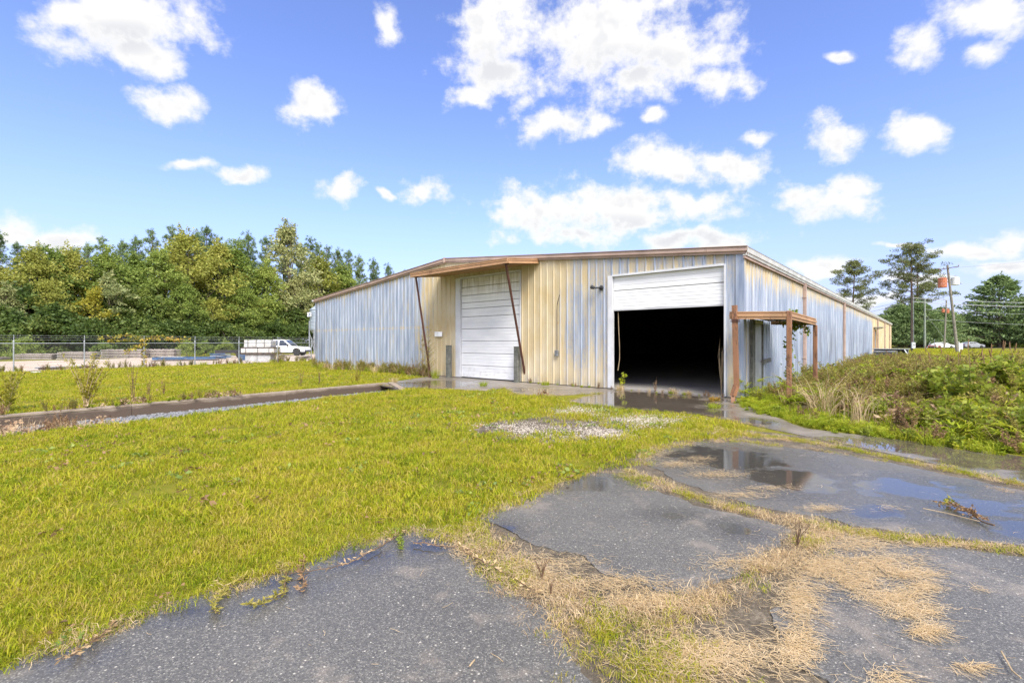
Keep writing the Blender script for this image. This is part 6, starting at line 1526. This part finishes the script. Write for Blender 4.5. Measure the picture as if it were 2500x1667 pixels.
# long dark pipe by the fence
pa, pb = gs(94, 902.5), gs(237, 897)
mb = MB(); d_ = pb - pa; mb.tube([Vector((0, 0, .07)), d_ + Vector((0, 0, .07))], .07, 10); tag(mb.build('steel_pipe', 'pole_dark', None, (pa.x, pa.y, GRD)), 'long dark pipe lying on the gravel behind the fence', 'pipe')
mb = MB(); mb.tube([(0, 0, .05), tuple(d_ * .75 + Vector((0, 0, .05)))], .05, 10); q = gs(85, 899.5); tag(mb.build('steel_pipe', 'galvanised', None, (q.x, q.y, GRD)), 'pale pipe lying just behind the long dark pipe', 'pipe')
mb = MB(); mb.lathe([(.02, 0), (.19, .015), (.2, .04), (.15, .05), (.02, .045)], 14); tag(mb.build('white_disc', 'white_plastic', None, gs(88, 909.5, GRD)), 'white disc lying on the grass near the left fence post', 'lid')
# stack of white bundles on dunnage
sc_ = at(638, 38.3, GRD); rz0 = .12
def lay(nm, x0, x1, y0, y1, z0, z1, mat, label, c=.02):
    mb = MB(); mb.cbox(x0, x1, y0, y1, z0, z1, c); o = mb.build(nm, mat, None, sc_, rz0); tag(o, label, 'bundle' if 'bundle' in nm else 'block', 'bundles stacked by the truck'); return o
lay('pale_block', -1.0, -.1, -.6, .6, 0., .56, 'pale_block', 'left pale block at the base of the stack beside the truck')
lay('pale_block', -.08, .92, -.6, .6, 0., .56, 'pale_block', 'right pale block at the base of the stack beside the truck')
for k, (z0, z1) in enumerate(((.562, .64), (.645, .72))):
    for j in range(3):
        x0 = -1.3 + j * .88; mb = MB(); mb.box(x0, x0 + .84, -.7, .7, z0, z1); tag(mb.build('timber_bearer', 'dark_timber', None, sc_, rz0), '%s dark bearer, %s from the left, under the middle white bundle' % (('lower', 'upper')[k], ordinal(j)), 'bearer', 'timber bearers in the bundle stack')
b_ = lay('white_bundle', -1.27, 1.25, -.72, .72, .722, 1.06, 'white_bundle', 'wide middle white bundle in the stack beside the truck', .015)
for x in (-.9, 0., .85):
    mb = MB(); mb.box(x - .02, x + .02, -.728, .728, .72, 1.068); mb.build('strap', 'black_plastic', b_)
for j in range(2):
    x0 = -1.3 + j * 1.3; mb = MB(); mb.box(x0, x0 + 1.25, -.68, .68, 1.07, 1.16); tag(mb.build('timber_bearer', 'dark_timber', None, sc_, rz0), '%s dark bearer under the top white bundle' % ('left', 'right')[j], 'bearer', 'timber bearers in the bundle stack')
def wrapped():
    bm = bmesh.new(); bmesh.ops.create_cube(bm, size=1.); bmesh.ops.subdivide_edges(bm, edges=bm.edges, cuts=5, use_grid_fill=True)
    for v in bm.verts:
        p = v.co; k = Vector((p.x * 2.02, p.y * 1.2, (p.z + .5) * .56)); n_ = nz(k.x * 3, k.y * 3 + k.z * 4, 1., 3); k += Vector((nz(k.z, k.x, 4, 1) * .04, nz(k.x, k.z, 4, 2) * .04, (n_ * .06 if p.z > .3 else 0))); v.co = k
    me = bpy.data.meshes.new('wrapped'); bm.to_mesh(me); bm.free(); me.materials.append(MATS['white_bundle']); return me
o = link('wrapped_bundle', wrapped(), None, (sc_.x - .08, sc_.y, sc_.z + 1.165), rz0); tag(o, 'crumpled white wrapped bundle on top of the stack beside the truck', 'bundle', 'bundles stacked by the truck')
for k in range(3):
    mb = MB(); x = -.7 + k * .62; mb.box(x - .016, x + .016, -.64, .64, .0, .575); mb.build('strap', 'black_plastic', o)
# heap of scrap right of the stack
for k, (x, Y, lab) in enumerate([(744, 41.5, 'low heap of dark scrap boards near the shed corner'), (690, 37.5, 'dark bin beside the white bundle stack')]):
    e = empty('scrap_heap', at(x, Y, GRD), .3, lab, 'scrap')
    for j in range(6):
        mb = MB(); a = random.uniform(0, 3); L_ = random.uniform(.4, .9) if k == 0 else .45; z = .04 + j * (.055 if k == 0 else .1); mb.bar((-L_ * math.cos(a), -L_ * .5 * math.sin(a), z), (L_ * math.cos(a), L_ * .5 * math.sin(a), z + .06), .3, .04); mb.build('board', ('dark_timber', 'plank_grey')[j % 2], e)
# small trailer
def wheel(parent, x, y, r, w, nm='wheel', rimmat='rim', side=-1):
    M_ = Matrix.Translation((x, y, r)) @ Matrix.Rotation(R(90), 4, 'X')
    e = link(nm, None, parent)
    mb = MB(); mb.lathe([(r * .62, -w / 2), (r * .92, -w / 2), (r, -w * .32), (r, w * .32), (r * .92, w / 2), (r * .62, w / 2)], 22, 0, M_); mb.build('tyre', 'tyre', e, smooth=False)
    mb = MB(); mb.lathe([(.03, -w * .30), (r * .2, -w * .34), (r * .25, -w * .2), (r * .55, -w * .22), (r * .63, -w * .42), (r * .63, w * .42), (r * .55, w * .22), (r * .25, w * .2), (r * .2, w * .34), (.03, w * .3)], 18, 0, M_); mb.build('rim', rimmat, e); return e
tr_ = empty('utility_trailer', at(575, 46.4, GRD), .15, 'small dark trailer with a white wheel beside the white bundles', 'trailer')
mb = MB(); mb.box(-1.6, 1.0, -.62, .62, .48, .55); mb.build('bed', 'dark_timber', tr_)
for y in (-.64, .62):
    mb = MB(); mb.box(-1.62, 1.02, y, y + .03, .551, .78); mb.build('side_rail', 'black_plastic', tr_)
mb = MB(); mb.bar((1.0, -.5, .5), (2.0, 0, .45), .07, .08); mb.bar((1.0, .5, .5), (2.0, 0, .45), .07, .08); mb.build('drawbar', 'black_plastic', tr_)
for y in (-.72, .72): wheel(tr_, .65, y, .31, .18, rimmat='white_plastic')
mb = MB()
for y in (-.72, .72): mb.tube([(.65 + .4 * math.cos(t), y, .31 + .4 * math.sin(t)) for t in np.linspace(.2, 2.94, 9)], .05, 5)
mb.build('mudguard', 'black_plastic', tr_)
# pickup
pk = empty('pickup_truck', at(689, 53.6, GRD), .06, 'white single cab pickup truck parked behind the bundle stack, facing right', 'truck')
W2 = .98
low = [(-2.85, .62), (-2.85, 1.12), (-.98, 1.14), (-.98, 1.10), (1.35, 1.10), (2.55, 1.02), (2.78, .92), (2.86, .66), (2.84, .48), (2.42, .48), (2.36, .72), (2.2, .86), (1.96, .9), (1.72, .86), (1.56, .72), (1.5, .42), (-1.3, .42), (-1.36, .72), (-1.52, .86), (-1.76, .9), (-2., .86), (-2.16, .72), (-2.22, .48), (-2.8, .48)]
mb = MB(); mb.prism(low, -W2, W2); mb.build('body', 'truck_white', pk)
cab = [(-1.0, 1.08), (-.82, 1.72), (-.62, 1.82), (.42, 1.82), (.62, 1.76), (1.38, 1.10)]
mb = MB(); mb.prism(cab, -W2 + .02, W2 - .02, 0, lambda z: max(0, (z - 1.08)) * .24); mb.build('cab', 'truck_white', pk)
for s in (-1, 1):
    for nm, wp_ in (('rear_window', [(-.82, 1.16), (-.70, 1.70), (-.06, 1.74), (-.06, 1.16)]), ('front_window', [(.04, 1.16), (.04, 1.74), (.50, 1.72), (1.10, 1.16)])):
        vs = [(x, s * (W2 - .02 - (z - 1.08) * .24 + .006), z) for x, z in wp_]; mb = MB(); mb.add(vs, [(0, 1, 2, 3) if s < 0 else (3, 2, 1, 0)]); mb.build(nm, 'car_glass', pk)
    mb = MB(); mb.box(.42, .60, s * (W2 + .012) - .006, s * (W2 + .012) + .006, .93, .98); mb.build('door_handle', 'black_plastic', pk)
    mb = MB(); mb.cbox(.95, 1.13, s * (W2 + .14) - .09, s * (W2 + .14) + .09, 1.12, 1.34, .03); mb.build('mirror', 'black_plastic', pk)
    mb = MB(); mb.box(2.70, 2.83, s * (W2 - .2) - .17, s * (W2 - .2) + .17, .74, .93); mb.build('headlight', 'lamp_clear', pk)
    mb = MB(); mb.box(-2.87, -2.82, s * (W2 - .08) - .07, s * (W2 - .08) + .07, .78, 1.05); mb.build('tail_light', 'lamp_red', pk)
    mb = MB(); mb.box(.98, 1.0, s * (W2 + .004) - .003, s * (W2 + .004) + .003, .5, 1.08); mb.box(-.12, -.10, s * (W2 + .004) - .003, s * (W2 + .004) + .003, .5, 1.08); mb.build('door_seam', 'dark_gap', pk)
vs = [(1.36, -.8, 1.115), (1.36, .8, 1.115), (.655, .69, 1.735), (.655, -.69, 1.735)]
mb = MB(); mb.add([(x + .012, y, z + .012) for x, y, z in vs], [(0, 1, 2, 3)]); mb.build('windscreen', 'car_glass', pk)
mb = MB(); mb.cbox(2.74, 2.95, -W2 + .03, W2 - .03, .44, .64, .04); mb.build('bumper', 'black_plastic', pk)
mb = MB(); mb.cbox(-3.0, -2.86, -W2 + .05, W2 - .05, .5, .66, .03); mb.build('bumper', 'rim', pk)
mb = MB(); mb.box(-2.6, 2.4, -.75, .75, .3, .44); mb.build('chassis', 'black_plastic', pk)
for x in (-1.76, 1.96):
    for y in (-.86, .86): wheel(pk, x, y, .38, .25)
# feed bin behind the shed corner
sl = empty('feed_bin', at(784, 60, GRD), 0., 'galvanised feed bin on legs peeping out behind the left shed corner', 'bin')
r_ = 1.35; z0_, z1_ = 3.1, 5.6
mb = MB(); prof = [(.2, 1.7), (r_, z0_)]
for k in range(14): z = z0_ + (z1_ - z0_) * (k + .5) / 14; prof += [(r_ - .02, z - .05), (r_ + .02, z + .02)]
prof += [(r_, z1_)]; mb.lathe(prof, 28); mb.build('tank', 'silo_steel', sl)
mb = MB(); mb.lathe([(r_ + .08, z1_ + .001), (.3, z1_ + .85), (.3, z1_ + 1.), (.05, z1_ + 1.05)], 28); mb.build('cone_roof', 'silo_steel', sl)
for k in range(6):
    a = k * math.pi / 3 + .3; mb = MB(); mb.bar((r_ * math.cos(a) * 1.02, r_ * math.sin(a) * 1.02, 0), (r_ * math.cos(a) * 1.02, r_ * math.sin(a) * 1.02, 4.2), .1, .1); mb.build('leg', 'galvanised', sl)
    b = a + math.pi / 3; mb = MB(); mb.bar((r_ * math.cos(a), r_ * math.sin(a), .3), (r_ * math.cos(b), r_ * math.sin(b), 2.6), .05, .05); mb.bar((r_ * math.cos(b), r_ * math.sin(b), .3), (r_ * math.cos(a), r_ * math.sin(a), 2.6), .04, .04); mb.build('brace', 'galvanised', sl)
lg = link('sign_plate', None, sl); lg.location = (-1.05, -1.06, 5.0); lg.rotation_euler = (0, 0, -.6)
mb = MB(); mb.box(-.42, .42, -.02, .0, -.28, .28); mb.build('plate', 'white_plastic', lg)
mb = MB(); mb.add([(-.3, -.024, .02), (.02, -.024, .05), (.3, -.024, .2), (.24, -.024, -.02), (.3, -.024, -.12), (.0, -.024, -.04)], [(0, 5, 4, 3, 2, 1)]); mb.box(-.26, .26, -.024, -.0205, -.22, -.16); mb.build('bird_mark', 'logo_blue', lg)

# ================================================================== utility poles, wires, roadside
def pole(px, Y, h, r0, mat, label, lean=(0, 0)):
    p = at(px, Y, GRD); e = empty('utility_pole', p, 0., label, 'pole'); mb = MB(); top = Vector((lean[0], lean[1], h)); mb.tube([(0, 0, -.3), tuple(top * .5), tuple(top)], [r0, r0 * .85, r0 * .7], 10); mb.build('shaft', mat, e); return e, p, top
Yp = 69.
h4 = (CY - 647) * Yp / F + CAMH
e4, p4, t4 = pole(2338, Yp, h4, .19, 'pole_wood', 'leaning utility pole with a rusty and a white transformer', (-1.5, 0))
def onp(e, px, py, Y): q = at(px, Y); return Vector((q.x, q.y, CAMH + (CY - py) * Y / F)) - Vector(e.location)
a = onp(e4, 2289, 659, Yp); b = onp(e4, 2337, 651, Yp)
mb = MB(); mb.bar(a + Vector((0, -.22, 0)), b + Vector((0, -.22, 0)), .1, .12); mb.build('crossarm', 'pole_dark', e4)
for k, c in enumerate((a, a.lerp(b, .25), b)):
    mb = MB(); mb.lathe([(.03, .05), (.08, .1), (.04, .16), (.08, .2), (.03, .28)], 8, 0, Matrix.Translation(c + Vector((0, -.22, 0)))); mb.build('insulator', 'insulator', e4)
def can(e, c, r, h, mat, nm):
    t = link(nm, None, e); t.location = c
    mb = MB(); mb.lathe([(r * .9, -h / 2), (r, -h / 2 + .05), (r, h / 2 - .05), (r * 1.06, h / 2 - .04), (r * 1.06, h / 2), (r * .5, h / 2 + .1)], 14); mb.build('tank', mat, t)
    mb = MB(); mb.lathe([(.05, h / 2 + .08), (.08, h / 2 + .16), (.05, h / 2 + .24), (.07, h / 2 + .3), (.02, h / 2 + .36)], 8); mb.build('bushing', 'insulator', t)
    mb = MB(); mb.bar((-r * 1.2 if c.x > -1 else r * .9, 0, .2), (-r - .35 if c.x > -1 else r + .35, 0, .2), .1, .12); mb.build('bracket', 'pole_dark', t)
can(e4, onp(e4, 2301, 691, Yp), .52, 1.35, 'transformer_rust', 'rusty_transformer'); can(e4, onp(e4, 2332, 687, Yp), .48, 1.1, 'transformer_grey', 'white_transformer')
mb = MB(); c = onp(e4, 2340, 692, Yp); mb.tube([c - Vector((.9, 0, .1)), c, c + Vector((.35, 0, .08))], [.03, .03, .03], 6); mb.lathe([(.04, 0), (.2, .06), (.17, .14), (.05, .18)], 10, 0, Matrix.Translation(c + Vector((.35, 0, -.05)))); mb.build('street_lamp', 'galvanised', e4)
mb = MB(); mb.tube([(.3, .05, 0), (.22, .05, 1.6)], .06, 6); mb.build('ground_pipe', 'transformer_grey', e4)
e1p, p1p, t1 = pole(2226, 74, (CY - 720) * 74 / F + CAMH, .16, 'pole_dark', 'dark utility pole with a grey meter box near its foot')
mb = MB(); c = onp(e1p, 2226, 843, 74); mb.cbox(c.x - .27, c.x + .27, -.4, -.17, c.z - .48, c.z + .46, .03); mb.build('meter_box', 'meter_box', e1p)
mb = MB(); mb.box(c.x - .09, c.x + .09, -.415, -.402, c.z + .02, c.z + .16); mb.build('meter_window', 'black_plastic', e1p)
mb = MB(); mb.tube([(.12, -.2, c.z + .4), (.12, -.17, t1.z - .3), (.02, -.16, t1.z + .15)], .035, 6); mb.build('conduit', 'galvanised', e1p)
e2p, p2p, t2 = pole(2258, 108, (CY - 731) * 108 / F + CAMH, .22, 'pole_green', 'pale greenish utility pole right of the dark pole')
e3p, p3p, t3 = pole(2305, 100, (CY - 733) * 100 / F + CAMH, .17, 'pole_wood', 'thin far utility pole with two small rusty transformers', (.5, 0))
can(e3p, onp(e3p, 2313, 760, 100), .32, .8, 'transformer_rust', 'rusty_transformer'); can(e3p, onp(e3p, 2302.5, 759, 100), .26, .7, 'transformer_rust', 'rusty_transformer')
def wire(p, q, sag, label, r=.03, mat='wire_grey'):
    p, q = Vector(p), Vector(q); mb = MB(); pts = [p.lerp(q, t) - Vector((0, 0, sag * 4 * t * (1 - t))) - p for t in np.linspace(0, 1, 17)]; mb.tube(pts, r, 4); tag(mb.build('power_line', mat, None, p), label, 'power line', 'overhead lines on the right')
def wp3(px, py, Y): q = at(px, Y); return Vector((q.x, q.y, CAMH + (CY - py) * Y / F))
top1 = p1p + t1 * .985; top2 = p2p + t2 * .98
wire(top1 + Vector((0, 0, -.3)), wp3(2760, 736, 84), .5, 'upper thick line running from the dark pole to the right edge', .045, 'wire_grey')
wire(top1 + Vector((0, 0, -.9)), wp3(2760, 746, 84), .5, 'lower thick line running from the dark pole to the right edge', .055, 'wire_grey')
wire(top1 + Vector((0, 0, -.7)), wp3(1990, 770, 90), .9, 'line running from the dark pole to the left behind the shed roof', .035)
wire(top1 + Vector((0, 0, -.2)), wp3(2060, 748, 95), .9, 'upper thin line running from the dark pole to the left', .03)
wire(p4 + t4 * .97 + Vector((-2., 0, 0)), p3p + t3 * .98, 1.1, 'thin line from the leaning pole back to the far thin pole', .02, 'wire_dark')
wire(p4 + t4 * .97 + Vector((1., 0, 0)), wp3(2780, 600, 75), .4, 'high thin line from the leaning pole to the right edge', .015, 'wire_dark')
wire(p2p + t2 * .8, wp3(2800, 768, 120), .6, 'thin line from the greenish pole past the broad conifer', .03, 'wire_grey')
wire(p2p + t2 * .6, wp3(2800, 796, 120), .6, 'lowest thin line in front of the broad conifer', .03, 'wire_grey')
wire(p2p + t2 * .72, p2p + Vector((4.5, -2, .1)), 0., 'guy wire slanting down from the greenish pole', .02, 'wire_grey')
# utility cabinet, gate bar, sign posts
mb = MB(); mb.cbox(-.45, .45, -.4, .4, 0, 1.25, .05); mb.box(-.5, .5, -.45, .45, 1.251, 1.32); tag(mb.build('utility_cabinet', 'transformer_grey', None, at(2341, 90, GRD), .1), 'grey utility cabinet between the leaning pole and the silver car', 'cabinet')
gt_ = empty('pipe_gate', at(2279, 104, GRD), 0., 'low red pipe barrier in the field between the poles', 'barrier')
mb = MB(); mb.tube([(-1.3, 0, .62), (1.3, 0, .62)], .07, 8); mb.build('bar', 'red_pipe', gt_)
for x in (-1.2, 1.2):
    mb = MB(); mb.tube([(x, 0, -.1), (x, 0, .6)], .06, 8); mb.build('post', 'red_pipe', gt_)
mb = MB(); mb.tube([(0, 0, -.1), (0, 0, 2.)], .05, 8); mb.lathe([(.06, 1.9), (.07, 2.05), (.02, 2.1)], 8); tag(mb.build('marker_post', 'galvanised', None, at(2281.5, 102, GRD)), 'thin grey marker post behind the red barrier', 'post')
mb = MB(); mb.tube([(0, 0, -.1), (1.0, 0, 1.6)], .045, 8); mb.lathe([(.06, -.02), (.07, .06), (.03, .1)], 8); tag(mb.build('leaning_post', 'galvanised', None, at(2261, 104, GRD)), 'slanting grey post at the foot of the greenish pole', 'post')
mb = MB(); mb.lathe([(.15, 0), (.19, .34), (.205, .345), (.205, .37), (.17, .37), (.15, .05)], 14); q = at(2406, 24); tag(mb.build('white_bucket', 'white_plastic', None, (q.x, q.y, bank_h(q.x, q.y) + .12)), 'white bucket half hidden in the weeds below the car', 'bucket')
# discarded air conditioner by the far part of the side wall
ac = empty('air_conditioner', loc2w(1.6, 37.6, GRD), TH + .05, 'discarded grey air conditioner casing standing by the side wall', 'air conditioner')
mb = MB()
for x in (-1.15, 1.1): mb.box(x, x + .05, -.55, .55, 0, .95)
mb.box(-1.1, 1.1, .5, .55, 0, .95); mb.build('casing', 'ac_metal', ac)
mb = MB(); mb.box(-1.25, 1.25, -.6, .6, .951, 1.0); mb.build('top_plate', 'galvanised', ac)
mb = MB(); mb.box(-.9, .2, -.5, .45, .02, .7); mb.build('fan_block', 'black_plastic', ac)
mb = MB(); mb.bar((.9, -.58, .94), (1.3, -.7, .05), .25, .03); mb.build('loose_panel', 'transformer_grey', ac)
a2 = empty('air_conditioner', loc2w(1.35, 35.2, GRD), TH, 'dark square air conditioner housing nearer the camera than the grey casing', 'air conditioner')
mb = MB(); mb.cbox(-.75, .75, -.6, .6, 0, .85, .02); mb.build('casing', 'ac_metal', a2)
for k in range(6):
    mb = MB(); mb.box(-.68, .68, -.615, -.602, .1 + k * .115, .16 + k * .115); mb.build('louvre', 'black_plastic', a2)

# cars on the road
def sedan(px, Y, mat, label, rz=.04, L=4.8):
    e = empty('car', at(px, Y, .02), rz, label, 'car'); s = L / 4.8; e.scale = (s, s, s)
    low = [(-2.38, .38), (-2.4, .75), (-2.28, .98), (-1.5, 1.0), (.95, .96), (1.9, .86), (2.3, .72), (2.4, .5), (2.36, .3), (1.92, .28), (1.84, .48), (1.68, .6), (1.5, .64), (1.32, .6), (1.16, .48), (1.1, .24), (-1.05, .24), (-1.12, .48), (-1.28, .6), (-1.46, .64), (-1.64, .6), (-1.8, .48), (-1.88, .28)]
    mb = MB(); mb.prism(low, -.9, .9); mb.build('body', mat, e)
    top = [(-1.95, .98), (-1.3, 1.32), (-.7, 1.44), (.05, 1.43), (.5, 1.3), (1.15, .95)]
    mb = MB(); mb.prism(top, -.88, .88, 0, lambda z: max(0, z - .96) * .45); mb.build('roof', mat, e)
    for sd_ in (-1, 1):
        for wn in ([(-1.35, 1.02), (-1.05, 1.32), (-.35, 1.38), (-.35, 1.02)], [(-.28, 1.02), (-.28, 1.38), (.1, 1.36), (.85, 1.02)]):
            vs = [(x, sd_ * (.88 - (z - .96) * .45 + .006), z) for x, z in wn]; mb = MB(); mb.add(vs, [(0, 1, 2, 3)]); mb.build('window', 'car_glass', e)
        mb = MB(); mb.box(2.2, 2.37, sd_ * .68 - .16, sd_ * .68 + .16, .58, .72); mb.build('headlight', 'lamp_clear', e)
        mb = MB(); mb.box(-2.41, -2.34, sd_ * .68 - .16, sd_ * .68 + .16, .72, .88); mb.build('tail_light', 'lamp_red', e)
        for x in (-1.46, 1.5): wheel(e, x, sd_ * .8, .32, .2)
    mb = MB(); mb.add([(1.13, -.8, .985), (1.13, .8, .985), (.53, .7, 1.315), (.53, -.7, 1.315)], [(0, 1, 2, 3)]); mb.build('windscreen', 'car_glass', e)
    return e
sedan(2371, 112.6, 'silver_paint', 'silver car passing on the road in front of the broad conifer', .04, 5.0)
sedan(2300, 112.0, 'truck_white', 'white car on the road behind the far thin pole', .04, 4.6)
scene.cycles.max_bounces = 6; scene.cycles.diffuse_bounces = 3; scene.cycles.glossy_bounces = 3; scene.cycles.transmission_bounces = 3; scene.cycles.transparent_max_bounces = 8
scene.cycles.use_denoising = True
